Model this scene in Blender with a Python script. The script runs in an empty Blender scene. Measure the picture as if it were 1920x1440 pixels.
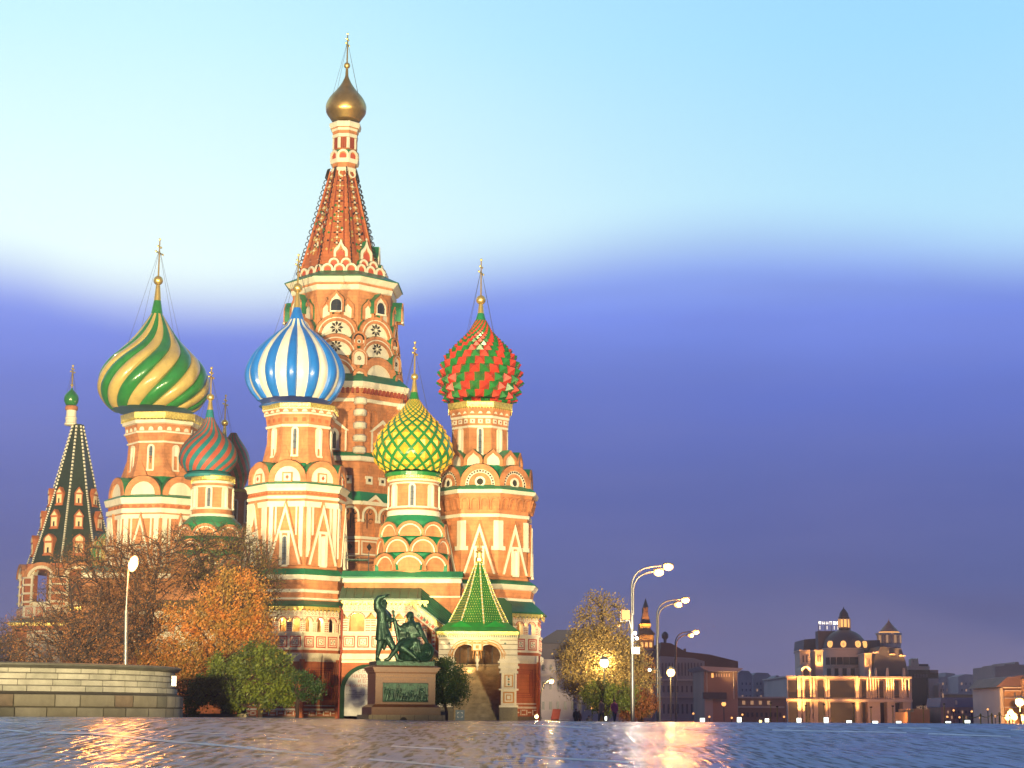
import bpy, bmesh, math, random
from mathutils import Vector, Matrix
random.seed(7)
S = bpy.context.scene
R = math.radians
# ---------------------------------------------------------------- camera
F = 3400.0; HY = 1345.0; EYE = 0.25
TH = math.atan((HY - 720.0) / F); RHO = 0.0052
fw = Vector((0, math.cos(TH), math.sin(TH))); r0 = Vector((1, 0, 0)); u0 = Vector((0, -math.sin(TH), math.cos(TH)))
rt = r0 * math.cos(RHO) + u0 * math.sin(RHO); up = u0 * math.cos(RHO) - r0 * math.sin(RHO)
CAM = Vector((0, 0, EYE))
cd = bpy.data.cameras.new("camera"); cam = bpy.data.objects.new("camera", cd); S.collection.objects.link(cam)
cd.sensor_width = 36.0; cd.lens = F / 1920 * 36; cd.clip_start = 0.5; cd.clip_end = 9000
cam.matrix_world = Matrix(((rt.x, up.x, -fw.x, 0), (rt.y, up.y, -fw.y, 0), (rt.z, up.z, -fw.z, EYE), (0, 0, 0, 1)))
S.camera = cam
S.view_settings.view_transform = 'Standard'; S.view_settings.look = 'None'
S.view_settings.exposure = 0.0; S.view_settings.gamma = 1.0
S.cycles.max_bounces = 6; S.cycles.diffuse_bounces = 3; S.cycles.glossy_bounces = 3; S.cycles.volume_bounces = 0
S.cycles.transmission_bounces = 3
S.cycles.sample_clamp_indirect = 4.0; S.cycles.sample_clamp_direct = 0.0
S.cycles.use_denoising = True
S.cycles.caustics_reflective = False; S.cycles.caustics_refractive = False

def ray(px, py):
    return fw + rt * ((px - 960.0) / F) + up * ((720.0 - py) / F)
def PX(px, py, Y):
    d = ray(px, py); return CAM + d * (Y / d.y)
def PPM(P):           # pixels (of 1920) per metre at a point
    return F / (Vector(P) - CAM).dot(fw)
def smooth(a, b, x):
    t = max(0.0, min(1.0, (x - a) / (b - a))); return t * t * (3 - 2 * t)
def zg(x, y):         # the square: rises to a crest, then falls away to the river on the right
    z = -1.55 * (1 - smooth(18, 112, y))
    side = smooth(3.5, 9.5, x)
    z -= side * (0.030 * max(0, y - 122) * smooth(122, 160, y) if y < 420 else 8.94)
    z -= (1 - side) * 0.004 * max(0, min(y, 400) - 175)
    z -= 0.0 if y < 420 else 0
    return z

# ---------------------------------------------------------------- sky
W = bpy.data.worlds.new("World"); S.world = W; W.use_nodes = True
nt = W.node_tree; nt.nodes.clear(); N = nt.nodes; L = nt.links
def node(t, **k):
    n = N.new(t)
    for a, b in k.items(): setattr(n, a, b)
    return n
def mth(op, a, b=None, c=None, clamp=False):
    n = node('ShaderNodeMath', operation=op); n.use_clamp = clamp
    for i, v in enumerate((a, b, c)):
        if v is None: continue
        if isinstance(v, (int, float)): n.inputs[i].default_value = v
        else: L.new(v, n.inputs[i])
    return n.outputs[0]
def ramp(fac, stops):
    n = node('ShaderNodeValToRGB'); cr = n.color_ramp
    while len(cr.elements) < len(stops): cr.elements.new(0.5)
    for e, (p, c) in zip(cr.elements, stops): e.position = p; e.color = (*c, 1)
    L.new(fac, n.inputs[0]); return n.outputs[0]
def mixc(f, a, b):
    n = node('ShaderNodeMix', data_type='RGBA')
    if isinstance(f, (int, float)): n.inputs[0].default_value = f
    else: L.new(f, n.inputs[0])
    for i, v in ((6, a), (7, b)):
        if isinstance(v, tuple): n.inputs[i].default_value = (*v, 1)
        else: L.new(v, n.inputs[i])
    return n.outputs[2]
def sl(c):
    return tuple(((v / 255 + .055) / 1.055) ** 2.4 if v > 10 else v / 255 / 12.92 for v in c)
def mr(v, a, b, c, d, smoothstep=False):
    n = node('ShaderNodeMapRange', interpolation_type='SMOOTHSTEP' if smoothstep else 'LINEAR')
    L.new(v, n.inputs[0])
    for i, q in enumerate((a, b, c, d)): n.inputs[i + 1].default_value = q
    return n.outputs[0]
tc = node('ShaderNodeTexCoord'); sep = node('ShaderNodeSeparateXYZ'); L.new(tc.outputs['Generated'], sep.inputs[0])
el = mth('MULTIPLY', mth('ARCSINE', sep.outputs[2]), 180 / math.pi)
az = mth('MULTIPLY', mth('ARCTAN2', sep.outputs[0], sep.outputs[1]), 180 / math.pi)
azn = mr(az, -20, 20, 0, 1)
# lower edge of the clear sky, as an elevation over azimuth (degrees)
fc = node('ShaderNodeFloatCurve'); L.new(azn, fc.inputs['Value']); cv = fc.mapping.curves[0]
pts = [(-20, 13.9), (-15.6, 13.6), (-13.8, 13.2), (-12, 12.95), (-9.3, 12.9), (-6.5, 13.1), (-4.2, 13.6), (-2, 14.1), (0.8, 14.5), (4, 15.0), (7, 15.2), (9.3, 15.1), (12, 14.85), (15.6, 14.3), (20, 13.8)]
while len(cv.points) < len(pts): cv.points.new(0.5, 0.5)
for p, (a, e) in zip(cv.points, pts): p.location = ((a + 20) / 40, (e - 10) / 10); p.handle_type = 'AUTO'
fc.mapping.update()
edge = mth('MULTIPLY_ADD', fc.outputs[0], 10, 10)
mp = node('ShaderNodeMapping'); mp.inputs['Scale'].default_value = (3.0, 3.0, 16.0); L.new(tc.outputs['Generated'], mp.inputs[0])
nz = node('ShaderNodeTexNoise'); nz.inputs['Scale'].default_value = 1.6; nz.inputs['Detail'].default_value = 3; L.new(mp.outputs[0], nz.inputs[0])
wob = mth('MULTIPLY', mth('SUBTRACT', nz.outputs[0], .5), .55)
de = mth('SUBTRACT', mth('ADD', el, wob), edge)
cloud = mr(de, -1.6, 1.25, 1, 0, True)
upL = ramp(mr(el, 12, 24, 0, 1), [(0, sl((240, 255, 255))), (.35, sl((226, 255, 255))), (.75, sl((200, 245, 255))), (1, sl((186, 236, 255)))])
upR = ramp(mr(el, 12, 24, 0, 1), [(0, sl((192, 228, 255))), (.35, sl((182, 230, 255))), (.75, sl((164, 222, 255))), (1, sl((158, 216, 255)))])
upc = mixc(mr(az, -13, 15, 0, 1, True), upL, upR)
lo = ramp(mr(el, 0, 14.5, 0, 1), [(0, sl((142, 128, 146))), (.12, sl((118, 112, 148))), (.3, sl((94, 100, 155))), (.5, sl((92, 105, 176))), (.7, sl((100, 121, 209))), (.86, sl((122, 147, 240))), (1, sl((154, 184, 255)))])
mp2 = node('ShaderNodeMapping'); mp2.inputs['Scale'].default_value = (5.0, 5.0, 34.0); L.new(tc.outputs['Generated'], mp2.inputs[0])
nz2 = node('ShaderNodeTexNoise'); nz2.inputs['Scale'].default_value = 1.3; nz2.inputs['Detail'].default_value = 6; nz2.inputs['Roughness'].default_value = .6; L.new(mp2.outputs[0], nz2.inputs[0])
lo2 = mixc(mr(nz.outputs[0], .35, .7, 0, .22), lo, (.11, .16, .44))
lo2 = mixc(mr(nz2.outputs[0], .35, .75, 0, .16), lo2, (.20, .22, .50))
lo3 = mixc(mr(az, -16, -2, .28, 0, True), lo2, ramp(mr(el, 0, 14.5, 0, 1), [(0, sl((80, 84, 130))), (.4, sl((72, 88, 168))), (.8, sl((116, 140, 236))), (1, sl((180, 205, 255)))]))
vis = mixc(cloud, upc, lo3)
# overhead and behind: the dusk sky darkens
hi = mr(el, 24, 60, 0, 1, True)
sky = mixc(hi, vis, (.10, .20, .42))
back = mr(sep.outputs[1], .55, -.1, 0, 1, True)
sky = mixc(back, sky, (.085, .105, .22))
bg = node('ShaderNodeBackground'); L.new(sky, bg.inputs[0]); bg.inputs[1].default_value = 1.06
wo = node('ShaderNodeOutputWorld'); L.new(bg.outputs[0], wo.inputs[0])

# ---------------------------------------------------------------- flood lights of the square and added unseen fill lights
def aim(o, tgt):
    o.rotation_euler = (Vector(tgt) - o.location).to_track_quat('-Z', 'Y').to_euler()
def flood(name, loc, tgt, power, col, angle, rad=0.5, blend=.5):
    d = bpy.data.lights.new(name, 'SPOT'); d.energy = power; d.color = col; d.spot_size = R(angle); d.spot_blend = blend; d.shadow_soft_size = rad
    o = bpy.data.objects.new(name, d); S.collection.objects.link(o); o.location = loc; aim(o, tgt); return o
WARM = (1.0, .80, .43)
flood('floodlight_left', (-58, 22, 5), (-23, 160, 30), 800000, WARM, 26, .8, .4)
flood('floodlight_right', (34, 24, 4), (-20, 160, 30), 430000, WARM, 26, .8, .4)
flood('front_fill_light', (-13, -14, 2.2), (-22, 160, 33), 1500000, WARM, 24.5, .8, .35)  # unseen flood added behind the camera to fill the blocked central tower
flood('floodlight_low', (-14, 34, 1.2), (-13, 150, 11.5), 235000, (1.0, .76, .38), 15.5, .6, .4)
flood('porch_fill_light', (21, 62, 1), (-2, 140, 6.5), 75000, WARM, 13, .4, .5)  # unseen lamp added out of view to brighten the porch
flood('tree_fill_light', (25, 64, 1), (9.2, 165, 9), 950000, (1, .80, .5), 12, .4, .5)  # unseen lamp added out of view to brighten the yellow tree
flood('floodlight_stone_platform', (-36, 48, 2.5), (-26, 84, 1.6), 4000, (1, .93, .66), 34, .5)

# ---------------------------------------------------------------- materials
MATS = {}
def mat(name, col, rough=.7, metal=0.0, var=0.0, vscale=3.0, bump=0.0, bscale=8.0, col2=None, spec=None, emit=None, estr=0.0, courses=0.0, coat=0.0, stain=0.0):
    m = bpy.data.materials.new(name); m.use_nodes = True; t = m.node_tree; b = t.nodes['Principled BSDF']
    b.inputs['Base Color'].default_value = (*col, 1); b.inputs['Roughness'].default_value = rough; b.inputs['Metallic'].default_value = metal
    if spec is not None: b.inputs['Specular IOR Level'].default_value = spec
    if coat: b.inputs['Coat Weight'].default_value = coat; b.inputs['Coat Roughness'].default_value = .12
    if emit: b.inputs['Emission Color'].default_value = (*emit, 1); b.inputs['Emission Strength'].default_value = estr
    g = t.nodes.new('ShaderNodeNewGeometry')
    if var > 0 or col2:
        n = t.nodes.new('ShaderNodeTexNoise'); n.inputs['Scale'].default_value = vscale; n.inputs['Detail'].default_value = 6; n.inputs['Roughness'].default_value = .65
        t.links.new(g.outputs['Position'], n.inputs[0])
        r = t.nodes.new('ShaderNodeValToRGB'); r.color_ramp.elements[0].position = .3; r.color_ramp.elements[1].position = .7
        c2 = col2 or tuple(c * (1 - var) for c in col)
        c1 = col if col2 else tuple(min(1, c * (1 + var * .5)) for c in col)
        r.color_ramp.elements[0].color = (*c2, 1); r.color_ramp.elements[1].color = (*c1, 1)
        t.links.new(n.outputs[0], r.inputs[0]); src = r.outputs[0]
        if courses:
            s = t.nodes.new('ShaderNodeSeparateXYZ'); t.links.new(g.outputs['Position'], s.inputs[0])
            w = t.nodes.new('ShaderNodeMath'); w.operation = 'PINGPONG'; w.inputs[1].default_value = courses; t.links.new(s.outputs[2], w.inputs[0])
            k = t.nodes.new('ShaderNodeMapRange'); t.links.new(w.outputs[0], k.inputs[0]); k.inputs[1].default_value = 0; k.inputs[2].default_value = courses * .45; k.inputs[3].default_value = .38; k.inputs[4].default_value = 0
            n2 = t.nodes.new('ShaderNodeTexNoise'); n2.inputs['Scale'].default_value = 9.0; t.links.new(g.outputs['Position'], n2.inputs[0])
            k2 = t.nodes.new('ShaderNodeMath'); k2.operation = 'MULTIPLY'; t.links.new(k.outputs[0], k2.inputs[0]); t.links.new(n2.outputs[0], k2.inputs[1])
            mx = t.nodes.new('ShaderNodeMix'); mx.data_type = 'RGBA'; t.links.new(k2.outputs[0], mx.inputs[0]); t.links.new(src, mx.inputs[6]); mx.inputs[7].default_value = (col[0] * .3, col[1] * .3, col[2] * .35, 1)
            src = mx.outputs[2]
        if stain:
            q = t.nodes.new('ShaderNodeMapping'); q.inputs['Scale'].default_value = (1.1, 1.1, .16); t.links.new(g.outputs['Position'], q.inputs[0])
            n3 = t.nodes.new('ShaderNodeTexNoise'); n3.inputs['Scale'].default_value = 1.6; n3.inputs['Detail'].default_value = 7; n3.inputs['Roughness'].default_value = .75; t.links.new(q.outputs[0], n3.inputs[0])
            k3 = t.nodes.new('ShaderNodeMapRange'); t.links.new(n3.outputs[0], k3.inputs[0]); k3.inputs[1].default_value = .50; k3.inputs[2].default_value = .74; k3.inputs[3].default_value = 0; k3.inputs[4].default_value = stain
            m3 = t.nodes.new('ShaderNodeMix'); m3.data_type = 'RGBA'; t.links.new(k3.outputs[0], m3.inputs[0]); t.links.new(src, m3.inputs[6]); m3.inputs[7].default_value = (col[0] * .35, col[1] * .33, col[2] * .32, 1); src = m3.outputs[2]
        t.links.new(src, b.inputs['Base Color'])
    if bump > 0:
        n = t.nodes.new('ShaderNodeTexNoise'); n.inputs['Scale'].default_value = bscale; n.inputs['Detail'].default_value = 4; t.links.new(g.outputs['Position'], n.inputs[0])
        bp = t.nodes.new('ShaderNodeBump'); bp.inputs['Strength'].default_value = bump; bp.inputs['Distance'].default_value = .05; t.links.new(n.outputs[0], bp.inputs['Height']); t.links.new(bp.outputs[0], b.inputs['Normal'])
    MATS[name] = m; return m
BR = mat('brick_orange', (.60, .24, .095), .8, stain=.62, var=.42, vscale=.9, courses=.16, bump=.3)
BR2 = mat('brick_red', (.49, .14, .047), .8, stain=.55, var=.30, vscale=.8, courses=.16, bump=.3)
BRR = mat('brick_dark_red', (.30, .05, .025), .8, var=.25, vscale=1)
WH = mat('white_stone', (.78, .72, .56), .7, stain=.32, var=.16, vscale=.7, bump=.15)
WH2 = mat('white_plaster', (.80, .77, .66), .7, var=.12, vscale=1.2)
GR = mat('green_copper_roof', (.012, .20, .085), .42, var=.35, vscale=.9, bump=.1)
GRD = mat('dark_green_roof', (.02, .12, .06), .38, var=.35, vscale=1.3, bump=.1)
GOLD = mat('gold', (1.0, .68, .22), .34, .8, var=.2, vscale=2)
GOLDM = mat('gold_trim', (1.0, .70, .20), .36, .6, var=.45, vscale=6, bump=.6, bscale=14)
GDOME = mat('old_gold', (.72, .47, .16), .34, .85, var=.3, vscale=1)
BLUE = mat('blue_enamel', (.01, .17, .62), .32, stain=.32, var=.12, vscale=1, coat=.3)
DWH = mat('dome_white', (.80, .78, .66), .38, stain=.32, var=.10, vscale=.9, coat=.2)
DGR = mat('dome_green', (.015, .20, .04), .30, stain=.32, var=.25, vscale=.8, coat=.35)
DYE = mat('dome_cream', (.55, .41, .13), .34, stain=.32, var=.18, vscale=.8, coat=.3)
DY2 = mat('dome_yellow', (.80, .44, .03), .40, var=.2, vscale=1)
DRE = mat('dome_red', (.60, .05, .025), .45, var=.25, vscale=1)
DR2 = mat('dome_rust', (.46, .085, .04), .6, var=.25, vscale=1)
DTE = mat('dome_teal', (.005, .20, .22), .6, var=.25, vscale=1)
GLASS = mat('window_glass', (.03, .04, .05), .12, spec=.8)
DGREEN = mat('dark_green_paint', (.008, .045, .018), .85)
GLASSL = mat('window_glass_pale', (.16, .20, .25), .15, spec=.8, var=.4, vscale=4)
IRON = mat('dark_iron', (.03, .03, .035), .5, .6)
TILE = mat('dark_green_tiles', (.012, .035, .022), .38, var=.5, vscale=5, bump=.8, bscale=9)
STEEL = mat('galvanised_steel', (.15, .15, .145), .4, .5, var=.15, vscale=2)
BRONZE = mat('patinated_bronze', (.020, .066, .042), .38, .5, col2=(.004, .013, .009), vscale=3.4, bump=.5, bscale=10)
GRAN = mat('red_granite', (.105, .042, .015), .45, var=.35, vscale=9, bump=.1)
GRAN2 = mat('pale_granite', (.17, .14, .085), .6, var=.3, vscale=6)
GALW = mat('gallery_plaster', (.80, .71, .52), .7, stain=.32, var=.15, vscale=1.5)
GALR = mat('painted_red', (.52, .085, .04), .65, var=.2, vscale=4)
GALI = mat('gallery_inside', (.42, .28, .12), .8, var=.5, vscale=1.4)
STAIR = mat('stair_stone', (.36, .29, .18), .7, var=.45, vscale=1.6)
DARK = mat('dark_recess', (.03, .028, .024), .9)

# ---------------------------------------------------------------- mesh helpers
ORG = {}
class MB:
    def __init__(s): s.v = []; s.f = []; s.m = []
    def face(s, pts, m=0):
        i = len(s.v); s.v += [tuple(p) for p in pts]; s.f.append(tuple(range(i, i + len(pts)))); s.m.append(m)
    def grid(s, rows, m=0, closed=True):
        base = len(s.v); nr = len(rows); nc = len(rows[0])
        for r in rows: s.v += [tuple(p) for p in r]
        for i in range(nr - 1):
            for j in range(nc if closed else nc - 1):
                a = base + i * nc + j; b = base + i * nc + (j + 1) % nc
                s.f.append((a, b, b + nc, a + nc)); s.m.append(m(i, j) if callable(m) else m)
    def box(s, c, d, m=0, rz=0.0):
        cx, cy, cz = c; hx, hy, hz = d[0] / 2, d[1] / 2, d[2] / 2; co, si = math.cos(rz), math.sin(rz)
        P = [Vector((cx + x * hx * co - y * hy * si, cy + x * hx * si + y * hy * co, cz + z * hz)) for z in (-1, 1) for y in (-1, 1) for x in (-1, 1)]
        i = len(s.v); s.v += [tuple(p) for p in P]
        for q in ((0, 2, 3, 1), (4, 5, 7, 6), (0, 1, 5, 4), (2, 6, 7, 3), (0, 4, 6, 2), (1, 3, 7, 5)): s.f.append(tuple(i + k for k in q)); s.m.append(m)
    def fbox(s, P, ua, ub, oa, ob, za, zb, m=0):
        Q = [P(u, o, z) for z in (za, zb) for o in (oa, ob) for u in (ua, ub)]
        i = len(s.v); s.v += [tuple(p) for p in Q]
        for q in ((0, 2, 3, 1), (4, 5, 7, 6), (0, 1, 5, 4), (2, 6, 7, 3), (0, 4, 6, 2), (1, 3, 7, 5)): s.f.append(tuple(i + k for k in q)); s.m.append(m)
    def lathe(s, prof, n, rot, cx, cy, mats=0, cap=True, poly=True):
        # prof: (r, z) ; for a polygon r is the apothem of a face whose normal is rot off the camera side
        k = 1 / math.cos(math.pi / n) if poly else 1.0; off = math.pi / n if poly else 0
        rows = []
        for (r, z) in prof:
            rows.append([(cx + r * k * math.sin(rot + off + 2 * math.pi * j / n), cy - r * k * math.cos(rot + off + 2 * math.pi * j / n), z) for j in range(n)])
        s.grid(rows, (lambda i, j: mats[min(i, len(mats) - 1)]) if isinstance(mats, (list, tuple)) else mats)
        if cap:
            lm = mats[-1] if isinstance(mats, (list, tuple)) else mats
            s.face(rows[-1], lm)
            s.face(rows[0][::-1], mats[0] if isinstance(mats, (list, tuple)) else mats)
    def ext(s, P, pts, o0, o1, mf=0, ms=None, close=False):
        ms = mf if ms is None else ms
        s.face([P(u, o1, z) for u, z in pts], mf)
        n = len(pts)
        for i in range(n if close else n - 1):
            a, b = pts[i], pts[(i + 1) % n]
            s.face([P(a[0], o1, a[1]), P(b[0], o1, b[1]), P(b[0], o0, b[1]), P(a[0], o0, a[1])], ms)
    def band(s, P, A, B, o0, o1, m=0):
        for i in range(len(A) - 1):
            a, b, c, d = A[i], A[i + 1], B[i + 1], B[i]
            s.face([P(a[0], o1, a[1]), P(b[0], o1, b[1]), P(c[0], o1, c[1]), P(d[0], o1, d[1])], m)
            for q, w in ((a, b), (d, c)):
                s.face([P(q[0], o1, q[1]), P(w[0], o1, w[1]), P(w[0], o0, w[1]), P(q[0], o0, q[1])], m)
        for q, w in ((A[0], B[0]), (A[-1], B[-1])):
            s.face([P(q[0], o1, q[1]), P(w[0], o1, w[1]), P(w[0], o0, w[1]), P(q[0], o0, q[1])], m)
    def tube(s, pts, rad, n=6, m=0, cap=True):
        pts = [Vector(p) for p in pts]
        if not isinstance(rad, (list, tuple)): rad = [rad] * len(pts)
        rows = []; prev = None
        for i, p in enumerate(pts):
            d = (pts[min(i + 1, len(pts) - 1)] - pts[max(i - 1, 0)])
            if d.length < 1e-9: d = Vector((0, 0, 1))
            d.normalize()
            a = prev if prev is not None else (Vector((0, 1, 0)) if abs(d.y) < .9 else Vector((1, 0, 0)))
            a = (a - d * a.dot(d))
            if a.length < 1e-6: a = d.orthogonal()
            a.normalize(); b = d.cross(a); prev = a
            rows.append([p + (a * math.cos(2 * math.pi * k / n) + b * math.sin(2 * math.pi * k / n)) * rad[i] for k in range(n)])
        s.grid(rows, m)
        if cap: s.face(rows[0][::-1], m); s.face(rows[-1], m)
    def sphere(s, c, r, nu=12, nv=8, m=0, sc=(1, 1, 1), M3=None):
        rows = []
        for i in range(nv + 1):
            a = math.pi * i / nv; rr = max(math.sin(a), 1e-3)
            row = []
            for j in range(nu):
                q = Vector((rr * math.cos(2 * math.pi * j / nu) * r * sc[0], rr * math.sin(2 * math.pi * j / nu) * r * sc[1], -math.cos(a) * r * sc[2]))
                if M3: q = M3 @ q
                row.append(Vector(c) + q)
            rows.append(row)
        s.grid(rows, m)
    def build(s, name, mats, parent=None, smooth=False, org=None, fix=True, angle=None):
        o3 = Vector(ORG.get(parent.name, (0, 0, 0))) if parent else Vector(org or (0, 0, 0))
        me = bpy.data.meshes.new(name)
        me.from_pydata([(x - o3.x, y - o3.y, z - o3.z) for x, y, z in s.v], [], s.f)
        for q in (mats if isinstance(mats, (list, tuple)) else [mats]): me.materials.append(q)
        me.polygons.foreach_set('material_index', s.m)
        if fix or smooth:
            bm = bmesh.new(); bm.from_mesh(me)
            if smooth: bmesh.ops.remove_doubles(bm, verts=bm.verts, dist=1e-4)
            if fix: bmesh.ops.recalc_face_normals(bm, faces=bm.faces)
            if smooth:
                ca = R(angle or 50)
                for f in bm.faces: f.smooth = True
                for e in bm.edges:
                    if len(e.link_faces) == 2 and e.calc_face_angle(0) > ca: e.smooth = False
            bm.to_mesh(me); bm.free()
        ob = bpy.data.objects.new(name, me); S.collection.objects.link(ob)
        if parent: ob.parent = parent; ORG[ob.name] = tuple(o3)
        else: ob.location = o3; ORG[ob.name] = tuple(o3)
        return ob
def thing(name, label, cat, loc=(0, 0, 0), group=None):
    o = bpy.data.objects.new(name, None); S.collection.objects.link(o); o.location = loc; ORG[o.name] = tuple(loc); o.empty_display_size = .5
    o['label'] = label; o['category'] = cat
    if group: o['group'] = group
    return o
def tag(o, label, cat, group=None):
    o['label'] = label; o['category'] = cat
    if group: o['group'] = group
    return o
def struct(o, kind='structure'):
    o['kind'] = kind; return o
def dup(root, loc, label=None):
    def cp(o, par):
        c = o.copy(); S.collection.objects.link(c)
        if par: c.parent = par
        for k in list(o.children): cp(k, c)
        return c
    r = cp(root, None); r.location = loc
    if label: r['label'] = label
    return r
def frame(cx, cy, phi, dist):
    n = Vector((math.sin(phi), -math.cos(phi), 0)); t = Vector((math.cos(phi), math.sin(phi), 0)); c = Vector((cx, cy, 0)) + n * dist
    def P(u, o, z): q = c + t * u + n * o; return Vector((q.x, q.y, z))
    return P
def arch(w, h, n=12, keel=0.0, z0=0.0, cu=0.0):
    # from the left foot over the top to the right foot
    hw = w / 2; hr = min(hw, h); legs = h - hr; out = []
    if legs > 1e-4: out.append((cu - hw, z0))
    for i in range(n + 1):
        a = math.pi - math.pi * i / n; x = hw * math.cos(a); z = hr * math.sin(a)
        if keel:
            q = 1 - abs(x) / hw; z = z * (1 - keel * .35 * q) + keel * h * .9 * q ** 3.2
            z *= 1 / (1 + keel * .35)
        out.append((cu + x, z0 + legs + z))
    if legs > 1e-4: out.append((cu + hw, z0))
    return out
def catmull(pts, n):
    out = []
    m = len(pts)
    for i in range(m - 1):
        p0 = pts[max(i - 1, 0)]; p1 = pts[i]; p2 = pts[i + 1]; p3 = pts[min(i + 2, m - 1)]
        for k in range(n):
            t = k / n; t2 = t * t; t3 = t2 * t
            out.append(tuple(.5 * (2 * p1[a] + (-p0[a] + p2[a]) * t + (2 * p0[a] - 5 * p1[a] + 4 * p2[a] - p3[a]) * t2 + (-p0[a] + 3 * p1[a] - 3 * p2[a] + p3[a]) * t3) for a in (0, 1)))
    out.append(tuple(pts[-1])); return out
class Tw:
    """axis of a tower: the column of pixels it rises from and its distance"""
    def __init__(s, px, py, Y, rot=0.0):
        s.px = px; s.Y = Y; P = PX(px, py, Y); s.x = P.x; s.y = Y; s.rot = R(rot)
    def r(s, rpx, y):
        z = PX(s.px, y, s.Y).z; return rpx / PPM((s.x, s.y, z))
    def z(s, y, rm=0.0): return PX(s.px, y, s.Y - rm).z
    def prof(s, lst, front=True):
        out = []
        for y, rp in lst:
            rm = s.r(rp, y); out.append((rm, s.z(y, rm if front else 0)))
        return out
    def fr(s, k, dist, n=8, off=0.0): return frame(s.x, s.y, s.rot + off + 2 * math.pi * k / n, dist)
def vis_k(T, n=8, off=0.0, lim=100):
    out = []
    for k in range(-n // 2, n // 2 + 1):
        a = math.degrees(T.rot + off) + 360 * k / n
        if abs(a) < lim: out.append(k)
    return out
# ================================================================ CATHEDRAL
CX0 = PX(640, 1345, 167)
CATH = thing('cathedral', 'floodlit orange brick cathedral with many coloured onion domes and a tall tent tower', 'cathedral', (CX0.x, 160, 0))

def kok(T, par, P, w, h, z0, style, u0=0.0, depth=1.0, keel=0.0):
    mb = MB(); n = 14
    A = arch(w, h, n, keel, z0, u0); t = w * (.15 if style in ('brick_white', 'star') else .07 if style == 'line' else .13 if style == 'dots' else .2)
    B = arch(w - 2 * t, h - t * 1.05, n, keel, z0, u0)
    mats = [BR, WH, GR, DARK, GALR]
    mb.band(P, A, B, -depth, 0, 0)
    for i in range(len(A) - 1):     # green covering on the back of the arch
        a, b = A[i], A[i + 1]; e = .05
        ca = (u0 + (a[0] - u0) * 1.03, z0 + (a[1] - z0) * 1.03); cb = (u0 + (b[0] - u0) * 1.03, z0 + (b[1] - z0) * 1.03)
        mb.face([P(ca[0], -.12, ca[1]), P(cb[0], -.12, cb[1]), P(cb[0], -depth - .3, cb[1] + e), P(ca[0], -depth - .3, ca[1] + e)], 2)
    rec = -.16
    if style == 'brick_white':
        mb.face([P(u, rec, z) for u, z in B], 1)
    elif style == 'line':
        mb.face([P(u, rec, z) for u, z in B], 0)
        C = arch(w - 2 * t - .1, h - t - .05, n, keel, z0, u0); D = arch(w - 2 * t - .1 - w * .075, h - t - .05 - w * .04, n, keel, z0, u0)
        mb.band(P, C, D, rec, rec + .07, 1)
    elif style == 'star':
        mb.face([P(u, rec, z) for u, z in B], 1)
        C = arch(w - t * .95, h - t * .5, n, keel, z0, u0); D = arch(w - t * 1.25, h - t * .65, n, keel, z0, u0)
        mb.band(P, C, D, 0, .03, 1)
        cz = z0 + h * .42; s = min(w * .16, h * .3)
        for q in range(8):
            a = math.pi * q / 4; c, d = math.cos(a), math.sin(a); k = s * .2
            mb.ext(P, [(u0 + c * s * .2, cz + d * s * .2), (u0 + c * s * .62 - d * k, cz + d * s * .62 + c * k), (u0 + c * s, cz + d * s), (u0 + c * s * .62 + d * k, cz + d * s * .62 - c * k)], rec, rec + .04, 3, close=True)
    elif style == 'dots':
        C = arch(w - 2 * t, h - t, n, keel, z0, u0); D = arch(w - 2 * t - w * .17, h - t - w * .085, n, keel, z0, u0)
        mb.band(P, C, D, rec, rec + .06, 1); mb.face([P(u, rec, z) for u, z in D], 0)
        for i in range(1, len(C) - 1):
            mu, mz = (C[i][0] + D[i][0]) / 2, (C[i][1] + D[i][1]) / 2; q = .075
            mb.fbox(P, mu - q, mu + q, rec, rec + .08, mz - q, mz + q, 3)
        cz = z0 + h * .30; ro = w * .135
        cir = [(u0 + ro * math.cos(a * math.pi / 8), cz + ro * math.sin(a * math.pi / 8)) for a in range(17)]
        ci2 = [(u0 + ro * .62 * math.cos(a * math.pi / 8), cz + ro * .62 * math.sin(a * math.pi / 8)) for a in range(17)]
        mb.band(P, cir, ci2, rec, rec + .12, 1); mb.ext(P, ci2[:-1], rec, rec + .03, 3, close=True)
    elif style == 'niche':
        mb.face([P(u, rec, z) for u, z in B], 0)
        C = arch(w * .62, h * .72, n, keel * .8, z0, u0); mb.ext(P, C, rec, rec + .06, 1)
    elif style == 'small':
        mb.face([P(u, rec, z) for u, z in B], 1)
    elif style == 'whitering':
        mb = MB(); A = arch(w, h, n, keel, z0, u0); B = arch(w * .66, h * .76, n, keel, z0, u0)
        mb.band(P, A, B, -depth, 0, 1); mb.face([P(u, -.1, z) for u, z in B], 0)
        C = arch(w * .52, h * .6, n, keel * .5, z0, u0); mb.ext(P, C, -.1, -.04, 4)
        for i in range(len(A) - 1):
            a, b = A[i], A[i + 1]
            mb.face([P(a[0], -.1, a[1] + .05), P(b[0], -.1, b[1] + .05), P(b[0], -depth - .4, b[1] + .1), P(a[0], -depth - .4, a[1] + .1)], 2)
    if style == 'brick_white2': pass
    ob = mb.build('kokoshnik', mats, par)
    return ob

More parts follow.
